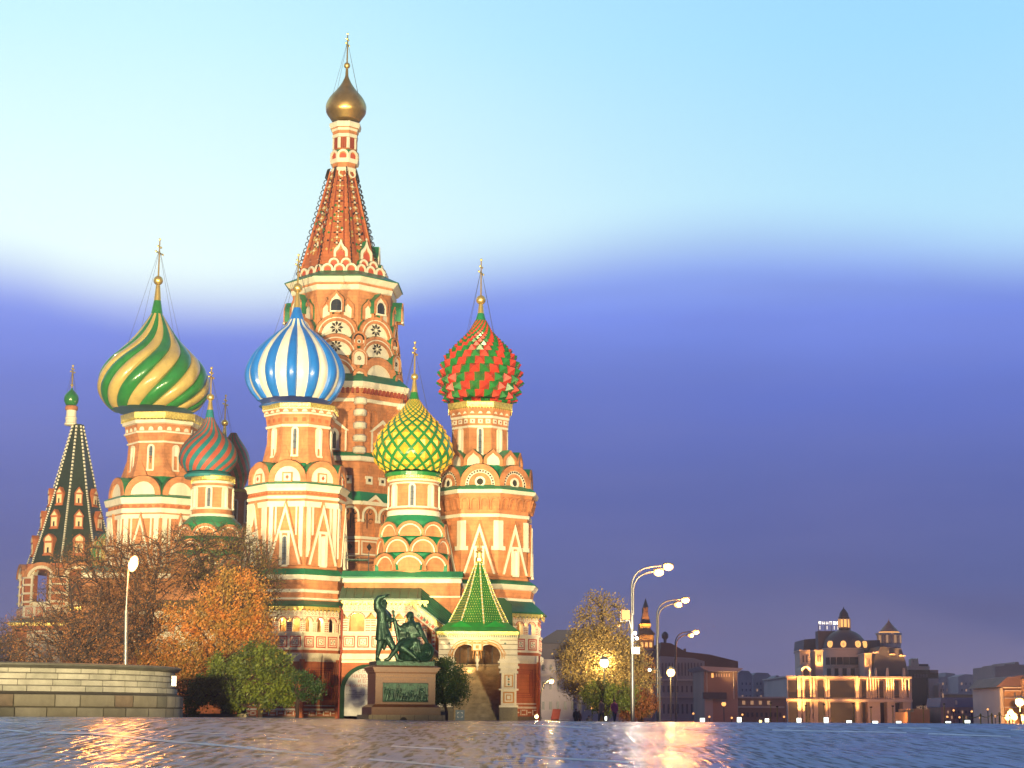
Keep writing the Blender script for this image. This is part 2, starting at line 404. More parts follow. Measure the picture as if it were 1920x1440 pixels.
def window(par, P, u, z0, w, h, lit=False, grid=True, frame_t=None, pale=False, name='window', base=0.0, keel=0.0, glass=None):
    ft = frame_t if frame_t is not None else max(.10, w * .2)
    mb = MB()
    A = arch(w + 2 * ft, h + ft, 8, keel, z0, u); B = arch(w, h, 8, keel, z0, u)
    mb.band(P, A, B, base, base + .14, 0)
    mb.fbox(P, u - w / 2 - ft * 1.2, u + w / 2 + ft * 1.2, base, base + .2, z0 - .14, z0 - .002, 0)
    mb.ext(P, B, base, base + .03, 2 if name == 'blind_window' else 1)
    if name != 'blind_window' and grid:
        nr = max(2, int(h / .45))
        for i in range(1, nr): mb.fbox(P, u - w / 2, u + w / 2, base + .03, base + .06, z0 + h * i / nr - .025, z0 + h * i / nr + .025, 3)
        mb.fbox(P, u - .03, u + .03, base + .03, base + .065, z0, z0 + h - .08, 3)
    return mb.build(name, [WH, glass or (GLASSL if pale else GLASS), WH2, IRON], par)

def cross(T, par, ybase, ytop, wires=None, span=.55):
    zb = T.z(ybase); zt = T.z(ytop); H = zt - zb; mb = MB(); x, y = T.x, T.y
    mb.tube([(x, y, zb - .2), (x, y, zb + H * .97)], [.09, .055], 6)
    P = frame(x, y, R(74), 0)     # cross arms run almost along the line of sight
    for q, s in ((.62, span), (.78, span * .45)):
        mb.fbox(P, -s * H * .35, s * H * .35, -.05, .05, zb + H * q - .06, zb + H * q + .06)
        for e in (-1, 1): mb.sphere(P(e * s * H * .35, 0, zb + H * q), .10, 6, 4)
    mb.sphere((x, y, zt - .1), .12, 6, 4)
    o = mb.build('cross', GOLD, par)
    if wires:
        w = MB(); rw, yw = wires; zw = T.z(yw); r = T.r(rw, yw)
        for a in (40, 140, 220, 320):
            w.tube([(x, y, zb + H * .72), (x + r * math.cos(R(a)), y + r * math.sin(R(a)), zw)], .013, 4)
        w.build('stay_wire', STEEL, o)
    return o

def finial(T, par, yball, rball, yneck0, rneck0, yneck1, rneck1):
    mb = MB(); x, y = T.x, T.y
    mb.lathe([(T.r(rneck1, yneck1), T.z(yneck1)), (T.r(rneck0, yneck0), T.z(yneck0))], 16, 0, x, y, poly=False)
    mb.sphere((x, y, T.z(yball)), T.r(rball, yball), 20, 12)
    return mb.build('gilded_finial', GOLD, par, smooth=True)
def cap(T, par, ya, ra, yb, rb, m):
    mb = MB(); mb.lathe([(T.r(rb, yb), T.z(yb)), (T.r(ra, ya), T.z(ya))], 20, 0, T.x, T.y, poly=False)
    return mb.build('dome_cap', m, par, smooth=True)
def sil(T, lst, n=6):
    c = catmull(lst[::-1], n)      # bottom to top
    return [(T.r(r, y), T.z(y)) for y, r in c]

def lobed_dome(T, par, lst, mats, lobes, twist=0.0, amp=.035, sub=8, phase=0.0, dup_bottom=True):
    pr = sil(T, lst, 7); mb = MB(); n = lobes * sub; rows = []; cum = [0]
    for i in range(1, len(pr)): cum.append(cum[-1] + math.hypot(pr[i][0] - pr[i - 1][0], pr[i][1] - pr[i - 1][1]))
    rmx = max(p[0] for p in pr)
    for i, (r, z) in enumerate(pr):
        t = cum[i] / cum[-1]; tw = twist * (1 - (1 - t) ** 1.35); row = []
        a_ = amp * min(1, r / rmx * 1.3)
        for j in range(n):
            ph = phase + 2 * math.pi * j / n + tw
            q = (j % sub) / sub; b = math.sqrt(max(0, 1 - (2 * q - 1) ** 2))
            odd = (j // sub) % 2
            k = 1 - a_ * .8 + a_ * 1.8 * b if (odd == 0 or twist) else 1 - a_ * .8 + a_ * .5 * (1 - abs(2 * q - 1))
            row.append((T.x + r * k * math.sin(ph), T.y - r * k * math.cos(ph), z))
        rows.append(row)
    mb.grid(rows, lambda i, j: (j // sub) % 2)
    mb.face(rows[0][::-1], 0)
    return mb.build('onion_dome', mats, par, smooth=True, angle=28)

def lattice_dome(T, par, lst, mats, N, aspect, style, amp, phase=0.0):
    """facets set on the dome surface: diamonds with crossing bands, or rows of pyramids"""
    pr = sil(T, lst, 16); mb = MB()
    us = [0.0]
    for i in range(1, len(pr)):
        ds = math.hypot(pr[i][0] - pr[i - 1][0], pr[i][1] - pr[i - 1][1]); us.append(us[-1] + ds / ((pr[i][0] + pr[i - 1][0]) / 2 * aspect))
    def at(u):
        u = max(0, min(us[-1], u)); i = 0
        while i < len(us) - 2 and us[i + 1] < u: i += 1
        t = (u - us[i]) / (us[i + 1] - us[i]); r = pr[i][0] * (1 - t) + pr[i + 1][0] * t; z = pr[i][1] * (1 - t) + pr[i + 1][1] * t
        dr = pr[i + 1][0] - pr[i][0]; dz = pr[i + 1][1] - pr[i][1]; l = math.hypot(dr, dz)
        return r, z, dz / l, -dr / l
    def pt(u, ph, o=0.0):
        r, z, nr, nz = at(u); r2 = r + nr * o; return Vector((T.x + r2 * math.sin(ph), T.y - r2 * math.cos(ph), z + nz * o))
    st = 2 * math.pi / N; J = int(us[-1] / (st / 2))
    if style == 'diamond':
        for j in range(0, J):
            for k in range(N):
                ph = phase + k * st + (j % 2) * st / 2; u = j * st / 2; d = .80; r = at(u)[0]
                c = pt(u, ph, amp * r * st)
                q = [pt(max(0, u - st / 2 * d), ph), pt(u, ph + st / 2 * d), pt(min(us[-1], u + st / 2 * d), ph), pt(u, ph - st / 2 * d)]
                for a in range(4): mb.face([q[a], q[(a + 1) % 4], c], 0)
        for k in range(N):
            for sg in (-1, 1):
                A = []
                M_ = J * 3
                for i in range(M_ + 1):
                    u = us[-1] * i / M_; ph = phase + (k + .5) * st + sg * (u - 0)
                    A.append((u, ph))
                rows = []
                for u, ph in A:
                    w = st * .13
                    rows.append([pt(u, ph - w, -.02), pt(u, ph - w, .07 * at(u)[0] * st), pt(u, ph + w, .07 * at(u)[0] * st), pt(u, ph + w, -.02)])
                mb.grid(rows, 1, closed=False)
        rows = [[pt(u, 2 * math.pi * j / 48, -.03) for j in range(48)] for u in [us[-1] * i / 40 for i in range(41)]]
        mb.grid(rows, 1)
    else:
        u = 0; row = 0
        stp = st
        while u < us[-1] - .02:
            for k in range(N):
                ph = phase + (k + .5 * row) * st; u1 = min(us[-1], u + stp); r = at(u + stp / 2)[0]
                c = pt(u + stp * .5, ph, amp * r * st)
                q = [pt(u, ph - st / 2), pt(u, ph + st / 2), pt(u1, ph + st / 2), pt(u1, ph - st / 2)]
                m = (k % 2)
                for a in range(4): mb.face([q[a], q[(a + 1) % 4], c], m)
            u += stp; row += 1
    return mb.build('onion_dome', mats, par)

def ring(mb, T, lst, mats, n=8, cap=True, front=True):
    mb.lathe(T.prof(lst, front), n, T.rot, T.x, T.y, mats, cap=cap, poly=(n <= 16))
def zb(T, y, d): return T.z(y, d)

def arc_row(mb, T, y0, y1, rpx, per, m=1, frac=.62, tri=False, n=8, dark=None, square=False):
    """row of small blind arches, triangles or squares round a drum"""
    d = T.r(rpx, y0); z0 = T.z(y1, d); z1 = T.z(y0, d); fwid = 2 * d * math.tan(math.pi / n)
    for k in vis_k(T, n):
        P = T.fr(k, d, n)
        for i in range(per):
            u = (i + .5 - per / 2) * fwid / per; w = fwid / per * frac
            if tri: mb.ext(P, [(u - w / 2, z0), (u, z1), (u + w / 2, z0)], 0, .06, m)
            elif square:
                mb.fbox(P, u - w / 2, u + w / 2, 0, .06, z0, z1, m); q = (z1 - z0) * .22
                mb.ext(P, [(u - q, (z0 + z1) / 2), (u, (z0 + z1) / 2 + q), (u + q, (z0 + z1) / 2), (u, (z0 + z1) / 2 - q)], 0, .09, 2 if dark is None else dark, close=True)
            else: mb.ext(P, arch(w, z1 - z0, 6, 0, z0, u), 0, .06, m)

def gold_frieze(T, par, ya, yb, rp, n=8):
    mb = MB(); ring(mb, T, [(yb, rp - 2.5), (yb - 1.2, rp - 1), (ya + 1.5, rp), (ya, rp + .8)], 0, n)
    d = T.r(rp, yb); z0 = T.z(yb + 2.5, d)
    per = 9 if n == 8 else 3
    f = 2 * d * math.tan(math.pi / n)
    for k in range(n):
        P = T.fr(k, d, n)
        for i in range(per):
            u = (i + .5 - per / 2) * f / per; w = f / per * .8
            mb.ext(P, [(u - w / 2, z0 + .35), (u, z0), (u + w / 2, z0 + .35)], -.1, -.02, 0)
    return mb.build('gilded_frieze', GOLDM, par)

def flare_gable(mb, T, k, ytop, ybot, rt_, rb_, half, m=0, n=8):
    """sloped triangular buttress leaning on one edge of a drum"""
    dt = T.r(rt_, ytop); db = T.r(rb_, ybot); zt = T.z(ytop, dt); z0 = T.z(ybot, db); q = 1 / math.cos(math.pi / n)
    Pa = T.fr(k + .5, 0, n)
    top = Pa(0, dt * q * .985, zt); bl = T.fr(k, 0, n)(db * math.tan(math.pi / n) - half * 2 * db * math.tan(math.pi / n), db, z0)
    br = T.fr(k + 1, 0, n)(-db * math.tan(math.pi / n) + half * 2 * db * math.tan(math.pi / n), db, z0)
    mid = Pa(0, db * q * 1.0, z0)
    mb.face([top, bl, mid], m); mb.face([top, mid, br], m)
    # returns to the wall
    bl2 = bl + (Vector((T.x, T.y, bl.z)) - bl).normalized() * .8; br2 = br + (Vector((T.x, T.y, br.z)) - br).normalized() * .8
    mb.face([top, bl, bl2], m); mb.face([top, br, br2], m)

# ---------------------------------------------------------------- blue and white dome tower

def tri_frames(T, par, ks, yap, ybot, rb, wpx, whitepil=True, win=0, pil=None, ycut=None, mats=None):
    d = T.r(rb, (yap + ybot) / 2)
    for k in ks:
        P = T.fr(k, d); z0 = T.z(ybot, d); z1 = T.z(yap, d); w = T.r(wpx, ybot)
        mb = MB()
        mb.ext(P, [(-w / 2, z0), (0, z1), (w / 2, z0)], 0, .28, 0)
        ww = w * .93; zt = z0 + (z1 - z0) * .93
        A = [(-ww / 2, z0 + .05), (0, zt), (ww / 2, z0 + .05)]; B = [(-ww / 2 + .19, z0 + .05), (0, zt - .65), (ww / 2 - .19, z0 + .05)]
        mb.band(P, A, B, .28, .37, 1)
        # cross bar and box frame of the opening
        hb = z0 + (z1 - z0) * .50; bw = ww * .37
        mb.fbox(P, -bw / 2, bw / 2, .28, .38, hb - .1, hb + .1, 1)
        for e in (-1, 1): mb.fbox(P, e * (bw / 2 - .18) - .1, e * (bw / 2 - .18) + .1, .28, .37, z0, hb - .1, 1)
        mb.build('triangular_gable', [BR, WH], par)
        wh = (hb - z0) * .86
        window(par, P, 0, z0 + .02, w * .13, wh, base=.285, pale=True, name='window' if k == win else 'blind_window', frame_t=.09)

def make_blue():
    T = Tw(547, 1340, 152, -6.5); Td = Tw(548.5, 1340, 152, -2)
    mb = MB()
    # masonry body from the gallery roof up to the kokoshnik ledge
    ring(mb, T, [(1135, 91), (1124, 90.5), (1123.6, 92), (1120.4, 92), (1120, 90), (1110.5, 89.5), (1110, 91.5), (1104.5, 91.5), (1104, 89), (1087, 88.5), (1086, 93), (1077, 95)], [0, 1, 1, 1, 0, 1, 1, 1, 0, 1, 1])
    ring(mb, T, [(1066, 86), (1061, 86), (1060, 84.5), (935, 84.5), (934.5, 87), (929, 87.5), (928.5, 84.5), (921, 84.5), (920, 87), (914, 88), (908, 92), (907, 92)], [0, 0, 0, 1, 1, 1, 0, 0, 1, 1, 1])
    body = mb.build('church_tower', [BR, WH], CATH)
    r = MB(); ring(r, T, [(1077, 96), (1076, 97), (1067, 90), (1065.5, 86.5)], 0); r.build('roof', GR, body); r = MB(); ring(r, T, [(906.9, 92), (905, 91), (897, 70), (868, 60)], 0); r.build('roof', GR, body)
    # pale pilaster strips at the corners of the body
    d = T.r(84.5, 1000)
    pl = MB()
    for k in vis_k(T):
        P = T.fr(k, d); f = d * math.tan(math.pi / 8); z0 = T.z(1058, d); z1 = T.z(950, d)
        pl.fbox(P, -f, f, 0, .13, z1, z1 + .45, 0)
        for e in (-1, 1):
            pl.fbox(P, e * f * .80 - .17, e * f * .80 + .17, 0, .14, z0 + .6, z1, 0); pl.fbox(P, e * f * .55 - .07, e * f * .55 + .07, 0, .14, z0 + 2.4, z1, 0)
    pl.build('pilaster', WH, body)
    tri_frames(T, body, vis_k(T), 936, 1060, 85.5, 66)
    zz = MB()
    for k in vis_k(T):
        dd = T.r(84.5, 925); P = T.fr(k, dd); f = dd * math.tan(math.pi / 8); z0 = T.z(927, dd); z1 = T.z(922, dd)
        for i in range(8):
            u = (i - 3.5) * f / 4; zz.ext(P, [(u - f / 8, z0), (u, z1), (u + f / 8, z0)], 0, .1, 0)
    zz.build('brick_frieze', BR2, body)
    # kokoshniks
    d = T.r(86, 890)
    for k in vis_k(T):
        P = T.fr(k, d); w = T.r(70, 890)
        kok(T, body, P, w, T.z(862, d) - T.z(904.5, d), T.z(904.5, d), 'brick_white', depth=2.0)
        q = MB(); z0 = T.z(904, d); s = T.r(19, 890)
        q.fbox(P, -s / 2, s / 2, -.15, -.02, z0, z0 + s, 0); q.fbox(P, -s * .36, s * .36, -.02, .02, z0 + s * .14, z0 + s * .86, 1)
        q.ext(P, [(-s * .18, z0 + s * .5), (0, z0 + s * .72), (s * .18, z0 + s * .5), (0, z0 + s * .28)], .02, .06, 2, close=True)
        q.build('painted_panel', [BR, WH, GALR], body)
    # drum
    mb = MB()
    ring(mb, Td, [(870, 59), (800, 57), (799.5, 60), (795, 61), (794.5, 58.5), (784, 60), (776, 61.5), (775.5, 63.5), (772.5, 64), (772, 62), (766, 65), (765.5, 67), (763, 67)], [0, 1, 1, 1, 0, 0, 1, 1, 1, 0, 1, 1])
    arc_row(mb, Td, 766.5, 771.5, 63.5, 3, 1, .6)
    arc_row(mb, Td, 779, 790, 59, 3, 2, .45, square=False)
    for k in vis_k(Td): flare_gable(mb, Td, k, 821, 866, 57.2, 66, .46)
    drum = mb.build('drum', [BR, WH, BR2], body)
    gold_frieze(Td, body, 754.5, 763, 68)
    d = Td.r(57.4, 820)
    for k in vis_k(Td):
        P = Td.fr(k, d); window(body, P, 0, Td.z(853, d), .30, Td.z(803, d) - Td.z(853, d), frame_t=.16, name='window' if k == 0 else 'blind_window', pale=True)
    D = Tw(550.5, 1340, 152); D.x = PX(553, 730, 152).x; D.px = 553
    lst = [(600, 14), (614, 23.5), (628, 41), (646, 60), (664.5, 75), (682.5, 84.5), (700.6, 89.5), (718.6, 88), (736.7, 80), (749, 70), (753.5, 66)]
    lobed_dome(D, body, lst, [BLUE, DWH], 26, 0, .05, 8, phase=-.08)
    cap(D, body, 577, 6.5, 601, 14.3, BLUE); finial(D, body, 540, 9, 548, 3, 577.5, 7)
    cross(D, body, 534, 476, (55, 650))
    s = MB(); s.lathe(D.prof([(757, 60), (752.5, 66)]), 32, 0, D.x, D.y, poly=False); s.build('dome_base', BLUE, body)
    return T
make_blue()

# ---------------------------------------------------------------- green and cream spiral dome tower
def make_spiral():
    T = Tw(285.5, 1340, 166, -11); Td = Tw(283, 1340, 166, -8)
    mb = MB()
    ring(mb, T, [(1200, 92), (968, 88.5), (967.5, 90), (964, 90), (963.5, 88), (961.5, 88), (961, 92), (952.5, 92), (952, 88.5), (945, 88.5), (944, 93), (933, 96), (932, 96)], [0, 1, 1, 1, 0, 1, 1, 1, 0, 1, 1, 1])
    arc_row(mb, T, 945.5, 951.5, 88.7, 5, 2, .7)
    body = mb.build('church_tower', [BR, WH, BR2], CATH)
    d = T.r(88.5, 1000); pl = MB()
    for k in vis_k(T):
        P = T.fr(k, d); f = d * math.tan(math.pi / 8); z0 = T.z(1080, d); z1 = T.z(972, d)
        pl.fbox(P, -f, f, 0, .13, z1, z1 + .35, 0)
        for e in (-1, 1):
            pl.fbox(P, e * f * .80 - .22, e * f * .80 + .22, 0, .14, z0 + .6, z1, 0); pl.fbox(P, e * f * .52 - .08, e * f * .52 + .08, 0, .14, z0 + 2.4, z1, 0)
    pl.build('pilaster', WH, body)
    tri_frames(T, body, vis_k(T), 960, 1085, 89.3, 66)
    r = MB(); ring(r, T, [(931.9, 96), (930, 95), (922, 76), (893, 60)], 0); r.build('roof', GR, body)
    d = T.r(90, 910)
    for k in vis_k(T):
        P = T.fr(k, d); w = T.r(69, 910); kok(T, body, P, w, T.z(891, d) - T.z(930, d), T.z(930, d), 'brick_white', depth=2.0)
    mb = MB()
    ring(mb, Td, [(895, 60), (830, 56.5), (829.5, 59), (826.5, 59.5), (826, 57), (811, 63), (810.5, 65), (807.5, 65), (807, 62.5), (794, 63.5), (792, 68), (786, 69)], [0, 1, 1, 1, 0, 1, 1, 1, 0, 1, 1])
    arc_row(mb, Td, 799.5, 806.5, 63, 3, 1, .5)
    for k in vis_k(Td): flare_gable(mb, Td, k, 852, 893, 57, 68, .46)
    mb.build('drum', [BR, WH], body)
    gold_frieze(Td, body, 771, 784, 72)
    d = Td.r(57.2, 860)
    for k in vis_k(Td):
        P = Td.fr(k, d); window(body, P, 0, Td.z(880, d), .34, Td.z(836, d) - Td.z(880, d), frame_t=.17, name='window' if k == 0 else 'blind_window', pale=True)
    D = Tw(286, 1340, 166); D.x = PX(288.7, 720, 166).x; D.px = 288.7
    lst = [(589, 11), (610, 24), (625, 34), (643, 48), (661, 65), (676.6, 80), (694.6, 92), (712.6, 98), (730.5, 99), (746, 94), (761, 84), (771, 73)]
    lobed_dome(D, body, lst, [DGR, DYE], 18, 1.65, .05, 9, phase=-.17)
    cap(D, body, 563.6, 6.5, 590, 11.4, DGR); finial(D, body, 526, 9, 535, 4, 564, 6.8)
    cross(D, body, 519, 447, (60, 660))
make_spiral()

# ---------------------------------------------------------------- red and green faceted dome tower
def make_red():
    T = Tw(905, 1340, 157, -4.5); Td = Tw(895.5, 1340, 157, 1.5)
    mb = MB()
    ring(mb, T, [(1150, 88), (1128, 89.5), (1127, 94), (1120.5, 94), (1120, 90), (1105, 92), (1103, 95), (1096, 99.5), (1094.5, 99.5)], [0, 1, 1, 1, 0, 1, 1, 1])
    ring(mb, T, [(1090, 86), (1081, 85), (1080, 83), (969.5, 83), (969, 86.5), (963, 87.5), (962.5, 85.5), (955, 85.5), (926, 93), (925, 93), (924, 97), (918, 99.5), (917, 99.5)], [0, 0, 0, 1, 1, 1, 0, 0, 0, 1, 1, 1])
    body = mb.build('church_tower', [BR, WH], CATH)
    r = MB(); ring(r, T, [(1094.4, 100), (1093.5, 100), (1087.5, 90), (1086, 85)], 0); r.build('roof', GR, body); r = MB(); ring(r, T, [(916.9, 98), (915, 97), (905, 80), (872, 68)], 0); r.build('roof', GR, body)
    # blind arcade under the cornice
    a = MB(); d = T.r(88, 943)
    for k in vis_k(T):
        f = d * math.tan(math.pi / 8)
        for i in range(4):
            P = T.fr(k, T.r(85.5, 955) - .05); u = (i - 1.5) * f / 2; z0 = T.z(955, d); z1 = T.z(931, d)
            sl_ = (T.r(93, 926) - T.r(85.5, 955)) / (T.z(926, d) - T.z(955, d))
            Q = (lambda P, z0, sl_: (lambda uu, o, z: P(uu, o + (z - z0) * sl_, z)))(P, z0, sl_)
            a.band(Q, arch(f / 2 * .92, z1 - z0, 8, 0, z0, u), arch(f / 2 * .62, (z1 - z0) * .84, 8, 0, z0, u), 0, .24, 0)
    a.build('blind_arcade', BR, body)
    # white corner panels with ledge
    d = T.r(83, 1000); pl = MB()
    for k in vis_k(T):
        P = T.fr(k, d); f = d * math.tan(math.pi / 8); z0 = T.z(1024, d); z1 = T.z(976, d)
        for e in (-1, 1):
            pl.fbox(P, *sorted((e * f * 1.01, e * f * .74)), -.05, .13, z0, z1, 0)
            pl.fbox(P, *sorted((e * f * 1.03, e * f * .62)), -.05, .2, z0 - .35, z0 - .003, 0)
    pl.build('pilaster', WH, body)
    tri_frames(T, body, vis_k(T), 975, 1078, 83.4, 64, win=9)
    d = T.r(89, 895)
    for k in vis_k(T):
        P = T.fr(k, d); w = T.r(73, 895); kok(T, body, P, w, T.z(869.5, d) - T.z(917, d), T.z(917, d), 'dots', depth=2.0)
    d = T.r(70, 860)
    for k in range(-4, 5):
        phi = R(-17 + 31 * k)
        if abs(phi) < R(100): kok(T, body, frame(T.x, T.y, phi, d), T.r(36, 860), T.z(845, d) - T.z(873, d), T.z(873, d), 'brick_white', depth=1.4, keel=.35)
    mb = MB()
    ring(mb, Td, [(875, 50), (802, 49.5), (801.5, 52), (797.5, 52.5), (797, 50.5), (784, 52), (783, 54), (779, 54.5), (778.5, 53), (770, 56), (764, 58.5)], [0, 1, 1, 1, 0, 1, 1, 1, 0, 0])
    arc_row(mb, Td, 768, 775, 54.5, 3, 1, .55, tri=True)
    arc_row(mb, Td, 785.5, 793.5, 51.5, 3, 1, .62, square=True)
    mb.build('drum', [BR, WH, BRR], body)
    gold_frieze(Td, body, 751.5, 763, 60)
    d = Td.r(49.5, 830)
    for k in vis_k(Td):
        P = Td.fr(k, d); window(body, P, 0, Td.z(851, d), .28, Td.z(804, d) - Td.z(851, d), frame_t=.15, name='window' if k == 0 else 'blind_window', pale=True)
    D = Tw(897, 1340, 157); D.x = PX(900.5, 710, 157).x; D.px = 900.5
    lst = [(602, 10), (612, 15), (626, 23), (649, 43), (669.5, 60), (684, 67), (701.6, 72), (719, 73), (733.6, 70), (747, 64), (754, 60)]
    lattice_dome(D, body, lst, [DRE, DGR], 24, .88, 'pyramid', .55)
    cap(D, body, 588, 6, 603, 10.5, GR); finial(D, body, 562.5, 9, 571, 4, 588.5, 6)
    cross(D, body, 556, 485, (36, 640))
make_red()

# ---------------------------------------------------------------- small domed chapels with scalloped tiers
def chapel(T, par, tiers, roof, drumprof, cyl_mats, wins, frieze, koks, lowlst, pale0=True):
    mb = MB()
    mb.lathe(T.prof(lowlst[0]), 24, 0, T.x, T.y, lowlst[1], poly=False)
    body = mb.build('chapel_tower', [BR, WH, GR], par, smooth=True, angle=35)
    mb = MB(); mb.lathe(T.prof(drumprof), 32, 0, T.x, T.y, cyl_mats, poly=False)
    mb.build('drum', [BR, WH], body, smooth=True, angle=30)
    y0, y1, rp = wins; d = T.r(rp, y0)
    for k in range(-3, 4):
        phi = R(-1 + 46 * k)
        if abs(phi) < R(100): window(body, frame(T.x, T.y, phi, d - .02), 0, T.z(y1, d), .30, T.z(y0, d) - T.z(y1, d), frame_t=.15, name='window' if k == 0 else 'blind_window', pale=True)
    gold_frieze(T, body, *frieze, n=24)
    for (ya, yb, rp, wp, off) in koks:
        d = T.r(rp, yb)
        for k in range(-3, 4):
            phi = R(45 * k) + R(off)
            if abs(phi) < R(102): kok(T, body, frame(T.x, T.y, phi, d * .985), T.r(wp, yb), T.z(ya, d) - T.z(yb, d), T.z(yb, d), 'line', depth=1.2)
    return body

def make_yellow():
    T = Tw(770, 1340, 149.5, 0)
    low = ([(1083, 72), (1069.2, 71), (1069, 62), (1037, 60), (1034.2, 66), (1034, 58), (1008, 55), (1004.2, 62), (1004, 54), (985, 53), (976, 56), (963, 49)], [0, 0, 2, 2, 2, 2, 2, 2, 2, 2, 2])
    b = chapel(T, CATH, None, None, [(965, 50), (963, 50.5), (955.5, 50), (955, 47.5), (951.5, 47), (951, 48.5), (948, 48.5), (947.5, 46), (906, 45.5), (905.5, 47), (903, 47), (902.5, 46), (900.5, 46), (900, 48), (897, 49), (896, 48.5)],
               [1, 1, 1, 0, 1, 1, 1, 0, 1, 1, 1, 0, 1, 1, 1], (909, 948, 46), (886, 895.5, 50), [(976, 1004, 62.5, 54, -3), (1005, 1034, 67, 55, 20), (1035, 1069, 71, 65, -3)], low)
    D = Tw(772, 1340, 149.5); D.x = PX(775, 850, 149.5).x; D.px = 775
    lst = [(748, 9), (757, 14.5), (766, 21), (783, 35), (800.8, 52), (818, 63), (835.8, 70.5), (853, 73), (865, 70), (876.6, 60.5), (885, 52)]
    lattice_dome(D, b, lst, [DY2, DGR], 18, 1.25, 'diamond', .20)
    cap(D, b, 736, 6.5, 749, 9.5, DGR); finial(D, b, 706.6, 7, 713, 3, 736.5, 6.5)
    cross(D, b, 701, 640, (38, 785)); k = MB(); k.lathe(D.prof([(890, 52), (883, 53), (881, 48)]), 32, 0, D.x, D.y, poly=False); k.build('dome_base', DGR, b)
make_yellow()

def helical_dome(D, body, lst, mats, N, twist, phase, steps=26):
    """tapered stripes laid as overlapping notched courses"""
    pr = sil(D, lst, 5); cum = [0]
    for i in range(1, len(pr)): cum.append(cum[-1] + math.hypot(pr[i][0] - pr[i - 1][0], pr[i][1] - pr[i - 1][1]))
    mb = MB(); sub = 4; n = N * 2 * sub
    for i in range(len(pr) - 1):
        t0, t1 = cum[i] / cum[-1], cum[i + 1] / cum[-1]; tw = twist * (1 - (1 - (t0 + t1) / 2) ** 1.3)
        rows = []
        for (r, z, e) in ((pr[i][0], pr[i][1], 1.012), (pr[i + 1][0], pr[i + 1][1], .998)):
            rows.append([(D.x + r * e * math.sin(phase + 2 * math.pi * j / n + tw), D.y - r * e * math.cos(phase + 2 * math.pi * j / n + tw), z) for j in range(n)])
        mb.grid(rows, lambda a, j: (j // sub) % 2)
    mb.grid([[(D.x + r * .98 * math.sin(2 * math.pi * j / 24), D.y - r * .98 * math.cos(2 * math.pi * j / 24), z) for j in range(24)] for r, z in pr], 0)
    return mb.build('onion_dome', mats, body)

def make_teal():
    T = Tw(384.5, 1340, 158, 0)
    low = ([(1075, 73), (1060.2, 72), (1060, 63), (1035, 60), (1030.2, 67), (1030, 59), (1008, 56), (1004, 63), (1003, 55), (985, 53), (979, 56), (967, 42)], [0, 0, 2, 2, 2, 2, 2, 2, 2, 2, 2])
    b = chapel(T, CATH, None, None, [(968, 42), (962.5, 42), (962, 38), (954, 37.5), (953.5, 39), (951, 39), (950.5, 37), (913, 37), (912.5, 38.5), (910, 38.5), (909.5, 37.5), (905, 38), (904.5, 39.5), (900, 40)],
               [1, 1, 0, 1, 1, 1, 0, 1, 1, 1, 0, 1, 1], (914, 950, 37.2), (890, 899, 41), [(981, 1004, 63, 50, -2), (1009, 1030, 68, 52, 20), (1037, 1060, 72, 60, -2)], low)
    D = Tw(388, 1340, 158); D.x = PX(391, 850, 158).x; D.px = 391
    lst = [(783, 8), (795, 14), (808, 22), (820, 34), (832, 45), (845, 52), (858, 54.5), (868, 53), (878, 47), (886, 40)]
    helical_dome(D, b, lst, [DTE, DR2], 15, 1.5, 0)
    cap(D, b, 769, 6, 784, 8.5, DTE); finial(D, b, 745, 7, 751, 3, 770, 6)
    cross(D, b, 739, 688, (40, 825)); k = MB(); k.lathe(D.prof([(892, 43), (887, 44), (883, 38)]), 32, 0, D.x, D.y, poly=False); k.build('dome_base', DTE, b)
    # the dark twin behind it
    T = Tw(433, 1340, 186, 0); mb = MB(); mb.lathe(T.prof([(1150, 40), (985, 40), (984, 26), (922, 26), (921, 29), (916, 30)]), 24, 0, T.x, T.y, [0, 0, 0, 1, 1], poly=False)
    b2 = mb.build('chapel_tower', [BR2, GOLDM], CATH, smooth=True, angle=30)
    for k in range(-2, 3): window(b2, frame(T.x, T.y, R(45 * k), T.r(26, 950)), 0, T.z(975, 3), .28, T.z(935, 3) - T.z(975, 3), frame_t=.12, name='window')
    D = Tw(416, 1340, 186); D.x = PX(436, 870, 186).x; D.px = 436
    helical_dome(D, b2, [(812, 6), (822, 12), (832, 19), (845, 27), (858, 31), (872, 33), (886, 33), (900, 29), (912, 24), (917, 21)], [DRE, DGR], 14, -1.3, 0)
    E = Tw(416, 1340, 186); E.x = D.x + (PX(419, 800, 186).x - PX(436, 800, 186).x); E.px = 419
    # slender gilded finial of the chapel behind
    finial(E, b2, 793, 6.5, 799, 2.5, 832, 6); cross(E, b2, 788, 740, (22, 830))
make_teal()

